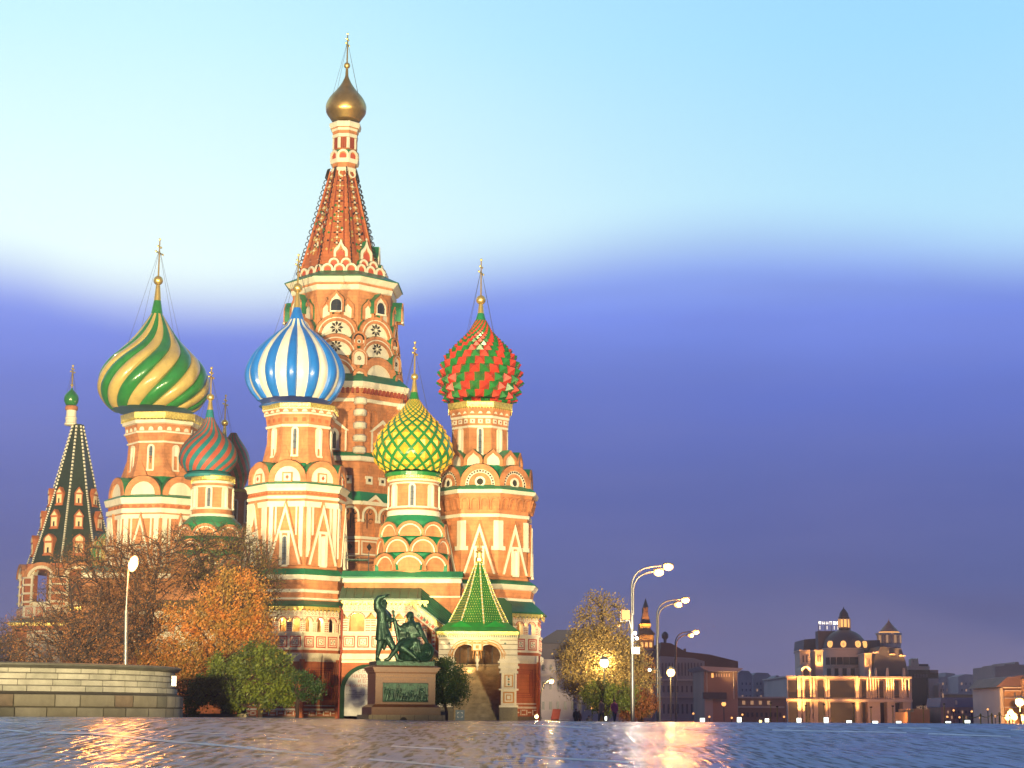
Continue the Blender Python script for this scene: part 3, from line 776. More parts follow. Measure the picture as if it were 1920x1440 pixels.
# ---------------------------------------------------------------- small green ribbed dome at the left, behind the bare trees
def make_left_chapel():
    T = Tw(229, 1340, 172, 0); mb = MB()
    mb.lathe(T.prof([(1345, 50), (1150, 50), (1149, 44), (1075, 42), (1074, 46), (1070, 46)]), 24, 0, T.x, T.y, [0, 0, 0, 1, 1], poly=False)
    b = mb.build('chapel_tower', [BR2, WH], CATH, smooth=True, angle=30)
    D = Tw(229, 1340, 172); D.x = PX(231, 1000, 172).x; D.px = 231
    lst = [(974, 8.5), (984, 16), (994, 26), (1004, 37), (1016, 46), (1030, 51), (1046, 51), (1060, 45), (1070, 38)]
    lobed_dome(D, b, lst, [DGR, DYE], 28, 0, .035, 6)
    cap(D, b, 959, 5.5, 975, 9, DGR); finial(D, b, 939.5, 5.5, 944, 2.5, 960, 5.5); cross(D, b, 935, 893, (30, 1000))
    # second, patterned dome beside it
    T2 = Tw(193, 1340, 176, 0); mb = MB(); mb.lathe(T2.prof([(1345, 34), (1075, 30), (1074, 33), (1070, 33)]), 24, 0, T2.x, T2.y, [0, 1, 1], poly=False)
    b2 = mb.build('chapel_tower', [BR2, WH], CATH, smooth=True, angle=30)
    lattice_dome(T2, b2, [(996, 5), (1002, 12), (1012, 24), (1024, 32), (1040, 35), (1055, 32), (1066, 26)], [DYE, DGR], 14, 1.0, 'pyramid', .2)
make_left_chapel()

# ---------------------------------------------------------------- the tall central tent tower
def make_central():
    T = Tw(628, 1340, 167, -2)
    mb = MB()
    ring(mb, T, [(1345, 150), (1075, 150), (1074.5, 140), (1010, 138)], [0, 0, 0])
    ring(mb, T, [(1012, 132), (925, 128), (924, 124), (865, 120), (864, 124), (862, 127), (854.5, 128), (854, 118), (753, 117), (752.5, 121), (746, 122), (745.5, 119), (738, 119), (727, 125), (724.5, 126), (724, 129), (715, 131), (714, 131)],
         [0, 0, 0, 0, 1, 1, 1, 0, 1, 1, 1, 0, 0, 1, 1, 1, 1])
    ring(mb, T, [(716, 108), (680, 100), (664, 95), (626, 91.5), (600, 90.5), (594, 90.5), (543, 91), (541.5, 93), (533, 95), (532.5, 93.5), (529, 94), (528, 97), (518, 104), (517, 104.5)],
         [0, 0, 0, 0, 0, 0, 1, 1, 1, 0, 1, 1, 1])
    body = mb.build('church_tower', [BR, WH], CATH)
    r = MB(); ring(r, T, [(516.9, 106), (515.5, 106), (509, 82), (505, 76)], 0); r.build('roof', GR, body); r = MB(); ring(r, T, [(713.9, 129), (712, 128), (700, 112)], 0); r.build('roof', GR, body); r = MB()
    ring(r, T, [(853.9, 127), (852, 126), (847, 118.5)], 0); r.build('roof', GR, body)
    g = MB(); ring(g, T, [(945, 136), (944, 137), (921, 128)], 0); g.build('roof', GR, body)
    # upper tent with ribs and ceramic ornaments
    TT = Tw(630, 1340, 167, -2); TT.x = PX(640, 430, 167).x; TT.px = 640
    mb = MB(); prof = [(508, 72.5), (462, 60), (390, 40.7), (330, 24.6), (318, 21.6)]
    ring(mb, TT, prof, 0)
    tent = mb.build('tent_roof', [BR2], CATH)
    rb = MB()
    for k in range(8):
        a = TT.rot + math.pi / 8 + k * math.pi / 4; pts = []
        for y, rp in prof:
            rr = TT.r(rp, y) / math.cos(math.pi / 8); pts.append(Vector((TT.x + rr * math.sin(a), TT.y - rr * math.cos(a), TT.z(y, TT.r(rp, y)))))
        rb.tube(pts, .11, 5, 0)
        # curled crockets along each rib
        n = 26
        for i in range(n):
            q = (i + .5) / n * (len(pts) - 1); j = int(q); p = pts[j].lerp(pts[j + 1], q - j); o = Vector((math.sin(a), -math.cos(a), 0))
            rb.tube([p + Vector((0, 0, .35)), p + o * .26 + Vector((0, 0, .22)), p + o * .34, p + o * .16 - Vector((0, 0, .2)), p - Vector((0, 0, .3))], .045, 4, 1, cap=False)
    rb.build('rib', [BR2, IRON], tent)
    orn = MB(); rnd = random.Random(4)
    d0, d1 = TT.r(72.5, 508), TT.r(21.6, 318); z0, z1 = TT.z(508, d0), TT.z(318, d1)
    for k in vis_k(TT):
        P0 = TT.fr(k, 0)
        def P(u, o, z):
            t = (z - z0) / (z1 - z0); return P0(u, d0 + (d1 - d0) * t + o, z)
        for i in range(15):
            z = z0 + (z1 - z0) * (.22 + .72 * i / 14); dd = d0 + (d1 - d0) * (z - z0) / (z1 - z0); f = dd * math.tan(math.pi / 8)
            s = .30 if i % 3 else .42
            c = (i % 3)
            for q in range(4):
                a = math.pi / 2 * q; cc, ss = math.cos(a), math.sin(a)
                orn.ext(P, [(cc * .1, z + ss * .1), (cc * s * .6 - ss * .07, z + ss * s * .6 + cc * .07), (cc * s, z + ss * s), (cc * s * .6 + ss * .07, z + ss * s * .6 - cc * .07)], 0, .1, 0 if i % 2 else 2, close=True)
            orn.fbox(P, -.08, .08, 0, .14, z - .08, z + .08, 1)
            for e in (-.72, -.38, .38, .72):
                if rnd.random() < .62 and f > .8:
                    q = .085 + rnd.random() * .05; zz = z + rnd.uniform(-.3, .3)
                    orn.ext(P, [(e * f - q, zz), (e * f, zz + q * 1.3), (e * f + q, zz), (e * f, zz - q * 1.3)], 0, .07, rnd.choice([0, 1, 2, 3, 3]), close=True)
            for e in (-.55, .55):
                orn.fbox(P, e * f - .035, e * f + .035, 0, .05, z - .55, z + .55, 4)
    orn.build('ceramic_ornament', [IRON, WH, DYE, DGR, BRR], tent)
    # clusters of small arches at the foot of the tent
    d = T.r(79.4, 500)
    for k in vis_k(T):
        P = T.fr(k, d); f = 2 * d * math.tan(math.pi / 8)
        px1 = T.r(1, 500)
        for i in range(3): kok(T, body, P, 21.5 * px1, T.z(493, d) - T.z(508.6, d), T.z(508.6, d), 'whitering', u0=(i - 1) * 21.8 * px1, depth=1.2)
        P2 = T.fr(k, d - .35)
        for i in (-.5, .5): kok(T, body, P2, 20 * px1, T.z(481, d) - T.z(496, d), T.z(496, d), 'whitering', u0=i * 22.5 * px1, depth=1.5)
        P3 = T.fr(k, d - .7); kok(T, body, P3, 26 * px1, T.z(454, d) - T.z(484, d), T.z(484, d), 'whitering', depth=2.0, keel=.75)
    # drum and gold dome on the top of the tent
    U = Tw(632, 1340, 167, -2); U.x = PX(647, 270, 167).x; U.px = 647
    mb = MB()
    ring(mb, U, [(320, 22.5), (318, 24), (313, 24), (312.5, 21.3), (304, 21.3), (303.5, 25), (295.5, 26.5), (295, 24), (280, 23), (277.5, 20), (256, 20), (255.5, 22.5), (249.5, 23), (249, 22), (243.5, 22.5), (243, 24), (238.5, 24.5), (238, 23.5), (236.5, 24.5), (236, 27), (229, 28.6), (226, 28)],
         [1, 1, 1, 0, 1, 1, 1, 2, 0, 0, 1, 1, 1, 0, 1, 1, 1, 0, 1, 1, 1])
    d = U.r(20.2, 266); 
    for k in vis_k(U):
        P = U.fr(k, d); f = d * math.tan(math.pi / 8)
        for e in (-.9, 0, .9): mb.fbox(P, e * f - .09, e * f + .09, 0, .1, U.z(277, d), U.z(257, d), 1 if e else 3)
        for e in (-.45, .45): mb.fbox(P, e * f - .05, e * f + .05, 0, .08, U.z(277, d), U.z(257, d), 3)
    mb.build('drum', [BR, WH, GR, BRR], tent)
    d = U.r(26, 285)
    for k in vis_k(U): kok(U, tent, U.fr(k, d), U.r(20.5, 285), U.z(279, d) - U.z(295.6, d), U.z(295.6, d), 'whitering', depth=.5)
    d = U.r(23, 322)
    rr_ = MB()
    for k in vis_k(U):
        P = U.fr(k, d); c = [(.42 * math.cos(a * math.pi / 8), U.z(324, d) + .42 * math.sin(a * math.pi / 8)) for a in range(17)]
        c2 = [(x * .72, U.z(324, d) + (z - U.z(324, d)) * .72) for x, z in c]; rr_.band(P, c, c2, -.2, .1, 0)
    rr_.build('ring_ornament', WH, tent)
    D = Tw(634, 1340, 167); D.x = PX(649, 200, 167).x; D.px = 649
    lst = [(129.6, 2.4), (137, 2.9), (144, 3.6), (156.7, 9.5), (169, 18), (181.7, 29), (190, 34.5), (199, 37.8), (206, 38), (213, 36.4), (221, 31), (227.5, 26.5)]
    pr = sil(D, lst, 6); mb = MB(); mb.lathe(pr, 32, 0, D.x, D.y, poly=False); mb.build('onion_dome', GDOME, tent, smooth=True, angle=70)
    finial(D, tent, 123, 6, 126, 2, 132, 2.6); cross(D, tent, 118, 62, (32, 188), span=.4)
    # the stepped kokoshniks
    for (ya, yb, rp, wp, hs, off, st, keel, n8) in (
            (588, 631, 100, 80, 0, 0, 'star', 0, 8), (625, 665, 105, 84, 0, 0, 'star', 0, 8), (664, 712, 110, 88, 0, 0, 'star', 0, 8),
            (590, 626, 104, 25, 0, 22.5, None, 0, 8)):
        if st is None: continue
        d = T.r(rp, yb)
        for k in vis_k(T, 8, 0, 100):
            phi = T.rot + k * math.pi / 4
            s_ = st if ya < 660 else ('star' if k != 1 else 'brick_white')
            kok(T, body, frame(T.x, T.y, phi, d), T.r(wp, yb), T.z(ya, d) - T.z(yb, d), T.z(yb, d), s_, depth=1.7)
    for (yc, rp, wp, st) in ((635, 106.5, 27, 'dots'), (669, 111.5, 30, 'star'), (704, 117, 27, 'small')):
        d = T.r(rp, yc) 
        for k in vis_k(T, 8, math.pi / 8, 100):
            phi = T.rot + math.pi / 8 + k * math.pi / 4; w = T.r(wp, yc); z0 = T.z(yc + wp * .45, d)
            kok(T, body, frame(T.x, T.y, phi, d + .25), w, w * .98, z0, st, depth=1.5)
    d = T.r(101, 585)
    for k in range(-4, 5):
        phi = T.rot + R(-11.25 + 22.5 * k) + R(22.5)
        if abs(phi) < R(100): kok(T, body, frame(T.x, T.y, phi, d), T.r(23, 585), T.z(563, d) - T.z(596, d), T.z(596, d), 'niche', depth=1.3, keel=.3)
    d = T.r(93.5, 570)
    for k in vis_k(T):
        P = T.fr(k, d); z0 = T.z(586, d); h = T.z(553, d) - z0; kok(T, body, T.fr(k, d + .9), T.r(29, 570), h, z0, 'brick_white', depth=1.4, keel=.3)
        window(body, T.fr(k, d + .78), 0, z0, .95, h * .66, base=.0, frame_t=.08)
    # corbels below the great cornice
    c = MB(); d = T.r(119, 733)
    for k in vis_k(T):
        P = T.fr(k, d); f = d * math.tan(math.pi / 8)
        for i in range(11): u = (i - 5) * f / 5.6; c.fbox(P, u - .12, u + .12, 0, .34, T.z(737, d), T.z(727, d), 0)
    c.build('corbel_band', BRR, body)
    # corner shafts with stone cushions, keel windows and sharp niches
    d = T.r(117.5, 800); q = d / math.cos(math.pi / 8)
    for k in range(-3, 3):
        a = T.rot + math.pi / 8 + k * math.pi / 4
        if abs(a) > R(95): continue
        x, y = T.x + q * math.sin(a), T.y - q * math.cos(a); s = MB()
        s.lathe([(.42, T.z(852, d)), (.42, T.z(748, d))], 12, 0, x, y, 0, poly=False)
        for yc in (752, 774, 798, 822, 844):
            zc = T.z(yc, d); s.lathe([(.44, zc - .34), (.60, zc - .24), (.62, zc + .2), (.44, zc + .34)], 12, 0, x, y, 1, poly=False)
        s.build('corner_column', [BR, WH], body, smooth=True, angle=40)
    for k in vis_k(T):
        P = T.fr(k, d); f = d * math.tan(math.pi / 8)
        mb = MB()
        for u in (-f * .68, f * .68, f * .36, -f * .36):
            for e in (-1, 1): mb.fbox(P, u + e * .38 - .09, u + e * .38 + .09, 0, .16, T.z(846, d), T.z(772, d), 0)
            A = [(u - .47, T.z(772, d)), (u, T.z(762, d)), (u + .47, T.z(772, d))]; B = [(u - .29, T.z(772, d)), (u, T.z(766, d)), (u + .29, T.z(772, d))]
            mb.band(P, A, B, 0, .16, 0)
        mb.build('brick_niche', BR, body)
        g = MB(); z0 = T.z(846, d); z1 = T.z(806, d); zt = T.z(788, d); w = 1.35
        g.fbox(P, -w, w, 0, .25, z0, z1, 0); g.ext(P, [(-w, z1), (0, zt), (w, z1)], 0, .25, 0)
        A = [(-w * 1.12, z1 - .1), (0, zt + .25), (w * 1.12, z1 - .1)]; B = [(-w * .9, z1 - .1), (0, zt - .1), (w * .9, z1 - .1)]
        g.band(P, A, B, .25, .33, 1)
        for e in (-1, 1): g.fbox(P, e * w * .9 - .08, e * w * .9 + .08, .25, .33, z0, z1 - .12, 1)
        g.build('window_surround', [BR, WH], body)
        window(body, P, 0, z0 + .2, .72, T.z(812, d) - z0, base=.26, frame_t=.26)
    # lower storey: squares and slim triangles
    d = T.r(122, 890)
    for k in vis_k(T):
        P = T.fr(k, d); f = d * math.tan(math.pi / 8); mb = MB()
        for u in (-f * .6, 0, f * .6):
            A = [(u - f * .24, T.z(915, d)), (u, T.z(870, d)), (u + f * .24, T.z(915, d))]; B = [(u - f * .17, T.z(915, d)), (u, T.z(883, d)), (u + f * .17, T.z(915, d))]
            mb.band(P, A, B, 0, .14, 0)
            z = T.z(899, d); mb.fbox(P, u - .36, u + .36, 0, .2, z - .36, z + .36, 1); mb.fbox(P, u - .14, u + .14, .2, .24, z - .14, z + .14, 2)
        mb.build('wall_ornament', [BR, WH, DARK], body)
    # open gallery with arches and scrollwork
    d = T.r(137, 980); w = 3.05
    for k in vis_k(T):
        P = T.fr(k, d); f = d * math.tan(math.pi / 8); mb = MB(); zs = T.z(973, d); zt = T.z(946, d); zb_ = T.z(1005, d); zf = T.z(1040, d)
        mb.fbox(P, -f, f, -.2, .3, zt, zt + .32, 1)
        for i in (-1, 0, 1):
            u = i * f * .66; ww = f * .48
            A = arch(ww, ww * .75, 10, 0, zs, u); half = f * .33
            top = [(max(u - half, min(u + half, x * 1.0 + (x - u) * .4)), zt) for x, z in A]
            mb.band(P, top, A, -.3, 0, 0)
            mb.band(P, arch(ww + .35, ww * .75 + .2, 10, 0, zs, u), A, 0, .12, 1)
            for e in (-1, 1): mb.fbox(P, *sorted((u + e * ww / 2, u + e * half)), -.3, 0, zb_, zs, 0); mb.fbox(P, *sorted((u + e * (ww / 2 - .02), u + e * half)), -.02, .1, zs - .25, zs - .003, 1)
            mb.fbox(P, u - .9, u + .9, .0, .1, zf, zf + .12, 1); mb.fbox(P, u - .9, u + .9, .0, .1, zb_ - .5, zb_ - .38, 1)
            for e in (-1, 1): mb.fbox(P, u + e * .84 - .06, u + e * .84 + .06, 0, .1, zf + .12, zb_ - .5, 1)
            mb.ext(P, [(u - .28, (zf + zb_) / 2 - .1), (u, (zf + zb_) / 2 + .25), (u + .28, (zf + zb_) / 2 - .1), (u, (zf + zb_) / 2 - .45)], 0, .08, 2, close=True)
        mb.fbox(P, -f, f, -.3, .0, T.z(1075, d), zb_ - .25, 0); mb.fbox(P, -f, f, -.28, .12, zb_ - .25, zb_ - .005, 1)
        mb.fbox(P, -f, f, -1.9, -1.8, zb_, zt, 1)
        mb.build('arcade', [BR, WH, DARK], body)
        s = MB()
        for i in (-1, 0, 1):
            u = i * f * .66
            for e in (-.42, .42):
                for j in range(3):
                    zc = zb_ + .5 + j * .85; pts = []
                    for t in range(11):
                        a = t * .62; rr = .36 * (1 - t / 13); pts.append(P(u + e + rr * math.cos(a) * (1 if e > 0 else -1), -.35, zc + rr * math.sin(a)))
                    s.tube(pts, .05, 4, 0, cap=False)
            s.fbox(P, u - .05, u + .05, -.4, -.3, zb_, zs + .6, 0)
        s.build('scroll_grille', IRON, body)
        # little gables on the green roof
        gm = MB(); d2 = T.r(137, 940)
        P = T.fr(k, d2)
        for u in (-f * .42, f * .42):
            z0 = T.z(944, d2); z1 = T.z(925, d2); a = 1.25
            gm.ext(P, [(u - a, z0), (u, z1), (u + a, z0)], -1.6, -.05, 0, 2)
            gm.band(P, [(u - a, z0), (u, z1), (u + a, z0)], [(u - a + .26, z0), (u, z1 - .36), (u + a - .26, z0)], -.04, .05, 1)
        gm.build('roof_gable', [BR, WH, GR], body)
    return T
TC = make_central()
# ---------------------------------------------------------------- galleries round the foot of the cathedral
def flatframe(px, Y, phi=0.0):
    P0 = PX(px, 1340, Y); return frame(P0.x, P0.y, R(phi), 0.0), P0
def floral(mb, P, u0, u1, z0, z1, o, rnd, mw=0, mr=1, mg=2, n=None):
    """painted plaster band: red rules and small leaf shapes"""
    mb.fbox(P, u0, u1, 0, o, z0, z1, mw)
    h = z1 - z0; n = n or max(1, int((u1 - u0) / (h * .62)))
    mb.fbox(P, u0, u1, o, o + .02, z0 + .01, z0 + h * .07, mr)
    for i in range(n):
        u = u0 + (i + .5) * (u1 - u0) / n; zc = z0 + h * .52; s = h * .26
        for q in range(4):
            a = math.pi / 2 * q + (math.pi / 4 if i % 2 else 0); c, d = math.cos(a), math.sin(a)
            mb.ext(P, [(u + c * s * .25, zc + d * s * .25), (u + c * s * .7 - d * s * .25, zc + d * s * .7 + c * s * .25), (u + c * s, zc + d * s), (u + c * s * .7 + d * s * .25, zc + d * s * .7 - c * s * .25)], o, o + .025, mr if (i + q) % 3 else mg, close=True)
def panel(mb, P, u, z, s, o, style=0):
    mb.fbox(P, u - s, u + s, o, o + .02, z - s, z + s, 1); mb.fbox(P, u - s * .78, u + s * .78, o + .02, o + .035, z - s * .78, z + s * .78, 0)
    mb.fbox(P, u - s * .64, u + s * .64, o + .035, o + .05, z - s * .64, z + s * .64, 1); mb.fbox(P, u - s * .5, u + s * .5, o + .05, o + .065, z - s * .5, z + s * .5, 0)
    for q in range(4):
        a = math.pi / 2 * q + .3; r = s * .27; k = s * .13; mb.ext(P, [(u + math.cos(a) * r - k, z + math.sin(a) * r), (u + math.cos(a) * r, z + math.sin(a) * r + k), (u + math.cos(a) * r + k, z + math.sin(a) * r), (u + math.cos(a) * r, z + math.sin(a) * r - k)], o + .065, o + .085, 1 if (q + style) % 2 else 2, close=True)
def greek(mb, P, u0, u1, z0, z1, o):
    mb.fbox(P, u0, u1, 0, o, z0, z1, 3); h = z1 - z0; n = max(2, int((u1 - u0) / .62)); w = (u1 - u0) / n
    for i in range(n):
        u = u0 + i * w
        mb.fbox(P, u + w * .08, u + w * .2, o, o + .05, z0 + h * .16, z1 - h * .16, 0)
        if i % 2: mb.fbox(P, u + w * .34, u + w * .9, o, o + .05, z0 + h * .72, z0 + h * .86, 0); mb.fbox(P, u + w * .34, u + w * .9, o, o + .05, z0 + h * .16, z0 + h * .3, 0)
        else: mb.fbox(P, u + w * .36, u + w * .86, o, o + .05, z0 + h * .44, z0 + h * .58, 0)

def gallery_face(par, P, u0, u1, zf, zs, arches, rnd, wallpanel=True):
    """zf: heights from the foot up: foot, pattern lo, pattern hi, white2, cornice lo, cornice hi, ledge lo, panels top, opening foot, spring, frieze lo, frieze hi"""
    f0, p0, p1, w2, c0, c1, l0, b1, of, sp, r0_, r1 = zf
    mb = MB()
    mb.fbox(P, u0, u1, -.5, .12, f0 - 1.5, p0, 4)
    greek(mb, P, u0, u1, p0, p1, .04)
    mb.fbox(P, u0, u1, -.5, .10, p1, p1 + .16, 0); mb.fbox(P, u0, u1, -.5, 0, p1 + .16, p1 + .34, 3); mb.fbox(P, u0, u1, -.5, .08, p1 + .34, p1 + .44, 0)
    mb.fbox(P, u0, u1, -.5, 0, p1 + .44, w2, 3)
    mb.fbox(P, u0, u1, -.5, .10, w2, w2 + .2, 0); mb.fbox(P, u0, u1, -.5, .02, w2 + .2, c0, 3)
    mb.fbox(P, u0, u1, -.5, .26, c0 + .14, c1, 0); mb.fbox(P, u0, u1, -.5, .18, c0, c0 + .14, 0)
    mb.fbox(P, u0, u1, -.5, .06, c1, l0, 3)
    mb.fbox(P, u0, u1, -.5, .10, l0, b1, 0)
    mb.fbox(P, u0, u1, -.5, .2, b1 - .12, b1 + .02, 0)
    mb.build('gallery_wall', [GALW, GALR, GRD, BR2, GRAN2], par)
    if wallpanel:
        w = MB(); a, b = u0 + (u1 - u0) * .18, u1 - (u1 - u0) * .14; q0, q1 = p1 + .9, w2 - .5
        for k in range(3):
            s = k * .16; A = [(a + s, q0 + s), (a + s, q1 - s), (b - s, q1 - s), (b - s, q0 + s), (a + s, q0 + s)]; t = .05
            B = [(a + s + t, q0 + s + t), (a + s + t, q1 - s - t), (b - s - t, q1 - s - t), (b - s - t, q0 + s + t), (a + s + t, q0 + s + t)]
            w.band(P, A, B, 0, .05, 0)
        w.build('brick_panel', BRR, par)
    n = max(1, round((u1 - u0) / ((b1 - l0) * .86)))
    pm = MB()
    for i in range(n): panel(pm, P, u0 + (i + .5) * (u1 - u0) / n, (l0 + b1) / 2 - .04, (b1 - l0) * .34, .10, i)
    pm.build('painted_panel', [GALW, GALR, GRD], par)
    # openings
    am = MB(); na = arches; aw = (u1 - u0) / na; op = aw * .56
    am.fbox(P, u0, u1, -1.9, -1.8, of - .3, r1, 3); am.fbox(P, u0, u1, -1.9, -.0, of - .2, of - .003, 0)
    for i in range(na):
        u = u0 + (i + .5) * aw
        A = arch(op, min(op / 2, r0_ - sp - .05), 10, 0, sp, u)
        top = [(u - aw / 2 if x < u - op * .45 else (u + aw / 2 if x > u + op * .45 else u + (x - u) * aw / op), r0_) for x, z in A]
        am.band(P, top, A, -.45, 0, 0)
        am.band(P, arch(op + .2, min(op / 2, r0_ - sp - .05) + .1, 10, 0, sp, u), arch(op + .07, min(op / 2, r0_ - sp - .05) + .035, 10, 0, sp, u), 0, .03, 1)
        for e in (-1, 1):
            am.fbox(P, *sorted((u + e * op / 2, u + e * aw / 2)), -.45, 0, of, sp, 0)
            k0, k1 = sorted((u + e * (op / 2 + .08), u + e * (aw / 2 - .03)))
            if k1 - k0 > .05:
                nn = 5
                for j in range(nn): am.fbox(P, k0, k1, 0, .03, of + (sp - of) * (j + .25) / nn, of + (sp - of) * (j + .62) / nn, 1)
            am.fbox(P, *sorted((u + e * op / 2 * .97, u + e * aw / 2)), -.45, .08, sp - .09, sp - .004, 0)
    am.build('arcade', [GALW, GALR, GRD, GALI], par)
    fm = MB(); floral(fm, P, u0, u1, r0_ + .002, r1, .05, rnd); fm.build('painted_frieze', [GALW, GALR, GRD], par)
    gm = MB(); hh = .32; n = int((u1 - u0) / .35)
    gm.fbox(P, u0 - .1, u1 + .1, 0, .38, r1 + .1, r1 + hh, 0)
    for i in range(n): u = u0 + (i + .5) * (u1 - u0) / n; gm.ext(P, [(u - .15, r1 + .1), (u, r1 - .14), (u + .15, r1 + .1)], .3, .36, 0, close=True)
    gm.build('gilded_eaves', GOLDM, par)

def make_galleries():
    rnd = random.Random(3)
    g = CATH
    # west gallery round the blue domed tower and north gallery round the red domed tower
    for (px, Y, rot, rp, ks, ys, nar) in ((547, 152, -6.5, 92, (-2, -1, 0, 1, 2), (1352, 1343, 1332, 1240, 1236, 1224, 1218, 1186, 1184, 1165, 1156, 1144), 3),
                                          (905, 157, -4.5, 105, (-2, -1, 0, 1, 2), (1352, 1343, 1328, 1243, 1240, 1228, 1222, 1190, 1188, 1172, 1164, 1156), 3)):
        T = Tw(px, 1340, Y, rot); d = T.r(rp, 1250); zf = [T.z(y, d) for y in ys]; f = d * math.tan(math.pi / 8)
        zf[0] = 0.0
        body = MB(); body.lathe([(d - .55, -1.5), (d - .55, zf[8])], 8, T.rot, T.x, T.y); body.lathe([(d - 1.95, zf[8]), (d - 1.95, zf[-1] + 1)], 8, T.rot, T.x, T.y)
        bb = body.build('gallery_block', BR2, g)
        for k in ks:
            gallery_face(bb, T.fr(k, d), -f, f, zf, None, nar, rnd)
        r = MB(); e = d + .5; zt = zf[-1]
        r.lathe([(e, zt + .30), (e + .05, zt + .42), (d - .6, zt + (1.15 if px < 700 else 1.5)), (d - 1.2, zt + (1.2 if px < 700 else 1.6))], 8, T.rot, T.x, T.y); r.build('gallery_roof', GRD, bb)
        # corner pilasters
        for k in (-2, -1, 0, 1):
            a = T.rot + math.pi / 8 + k * math.pi / 4; q = (d + .03) / math.cos(math.pi / 8)
            m = MB(); m.lathe([(.22, -1.5), (.22, zf[4])], 8, a, T.x + q * math.sin(a), T.y - q * math.cos(a)); m.build('corner_pilaster', BR2, bb)
    # middle block under the yellow domed chapel
    Yb = 146.2; P, P0 = flatframe(640, Yb); u1 = PX(862, 1200, Yb).x - P0.x
    zt = PX(700, 1085, Yb).z; mb = MB()
    mb.fbox(P, 0, u1, -13, 0, -1.5, PX(700, 1093, Yb).z, 0)
    mb.fbox(P, -.1, u1 + .1, -13, .35, PX(700, 1093, Yb).z, zt, 1); mb.fbox(P, 0, u1, -13, .1, PX(700, 1120, Yb).z, PX(700, 1117, Yb).z, 1)
    blk = mb.build('middle_block', [BR, WH], CATH)
    r = MB(); z0 = zt; z1 = PX(700, 1071, Yb + .5).z
    pts = [P(-.2, .5, z0 + .005), P(u1 + .2, .5, z0 + .005), P(u1 + .2, -.3, z1), P(-.2, -.3, z1)]; r.face(pts); r.face([P(-.2, .5, z0 + .005), P(u1 + .2, .5, z0 + .005), P(u1 + .2, .5, z0 + .12), P(-.2, .5, z0 + .12)])
    r.face([P(-.2, -.3, z1), P(u1 + .2, -.3, z1), P(u1 + .2, -13, z1 + .1), P(-.2, -13, z1 + .1)]); r.build('roof', GR, blk)
    # front gallery with the big arched hoarding, and its covered stair running down to the right
    Yg = 144.3; P, P0 = flatframe(638.5, Yg); X = lambda px, y=1200: PX(px, y, Yg).x - P0.x; Z = lambda y, px=720: PX(px, y, Yg).z
    ys = (1352, 1343, 1328, 1243, 1237, 1226, 1219, 1186, 1184, 1161, 1148, 1134)
    zf = [Z(y) for y in ys]; zf[0] = 0.0; ue = X(800)
    mb = MB(); mb.fbox(P, 0, ue, -2.3, -.5, -1.5, zf[8], 0); bb = mb.build('gallery_block', BR2, CATH)
    gallery_face(bb, P, 0, ue, zf, None, 3, rnd, wallpanel=False)
    r = MB(); zt = zf[-1]
    A = [P(-.3, .75, zt + .30), P(X(789), .75, zt + .30), P(X(787), -2.2, Z(1102) + .25), P(-.3, -2.2, Z(1102) + .25)]
    r.face(A); r.face([P(-.3, .75, zt + .30), P(X(789), .75, zt + .30), P(X(789), .75, zt + .45), P(-.3, .75, zt + .45)]); r.face([P(-.3, .75, zt + .30), P(X(789), .75, zt + .30), P(X(789), -.3, zt + .30), P(-.3, -.3, zt + .30)])
    for i in range(9):
        u = X(645 + i * 17); a = P(u, .75, zt + .33); b = P(u, -2.2, Z(1102) + .28); r.tube([a, b], .03, 4)
    r.build('gallery_roof', GRD, bb)
    s = MB(); e0, e1 = X(789), X(846)
    lo = lambda u, y0=1141, y1=1184: Z(y0) + (Z(y1) - Z(y0)) * (u - e0) / (e1 - e0)
    A = [P(e0, .75, lo(e0)), P(e1, .75, lo(e1)), P(X(866), -2.2, lo(e1) + .9), P(X(786), -2.2, Z(1102) + .25)]
    s.face(A); s.face([P(e0, .75, lo(e0)), P(e1, .75, lo(e1)), P(e1, .75, lo(e1) + .14), P(e0, .75, lo(e0) + .14)])
    for i in range(1, 9):
        t = i / 9; s.tube([A[0].lerp(A[3], t) + Vector((0, 0, .03)), A[1].lerp(A[2], t) + Vector((0, 0, .03))], .035, 4)
    s.build('stair_roof', GRD, bb)
    w = MB()
    def sl_band(y0, y1, o0, o1, m, ua=None, ub=None):
        a, b = ua or e0 - .6, ub or e1
        q = [(a, lo(a) - y0), (b, lo(b) - y0), (b, lo(b) - y1), (a, lo(a) - y1)]; w.ext(P, q, o0, o1, m, close=True)
    sl_band(.04, .38, .1, .45, 3); sl_band(.385, 1.0, -.2, .08, 0); sl_band(1.0, 1.08, -.2, .11, 1)
    for i in range(11):
        u = e0 - .2 + i * (e1 - e0) / 10.5; zc = lo(u) - .7; k = .16
        w.ext(P, [(u - k, zc), (u, zc + k), (u + k, zc), (u, zc - k)], .08, .11, 1 if i % 2 else 2, close=True); w.ext(P, [(u + .22, zc - .12), (u + .30, zc), (u + .22, zc + .08)], .08, .11, 2, close=True)
    for u in (e0 + .15, e0 + 1.0, e0 + 1.85):
        w.fbox(P, u - .14, u + .14, -.3, .03, lo(u) - 2.35, lo(u) - 1.0, 0)
        for j in range(4): w.fbox(P, u - .10, u + .10, .03, .05, lo(u) - 2.25 + j * .33, lo(u) - 2.1 + j * .33, 1)
    sl_band(2.3, 2.45, -.3, .12, 0); sl_band(2.455, 3.9, -.3, .0, 4); sl_band(3.9, 4.05, -.3, .1, 0)
    w.fbox(P, ue, e1 + .2, -2.0, -.32, -1.5, lo(e1) - 1, 5); w.fbox(P, e0 - .6, e1 + .2, -.28, -.05, -1.5, Z(1250), 5)
    w.build('stair_wall', [GALW, GALR, GRD, GOLDM, GALI, BR2], bb)
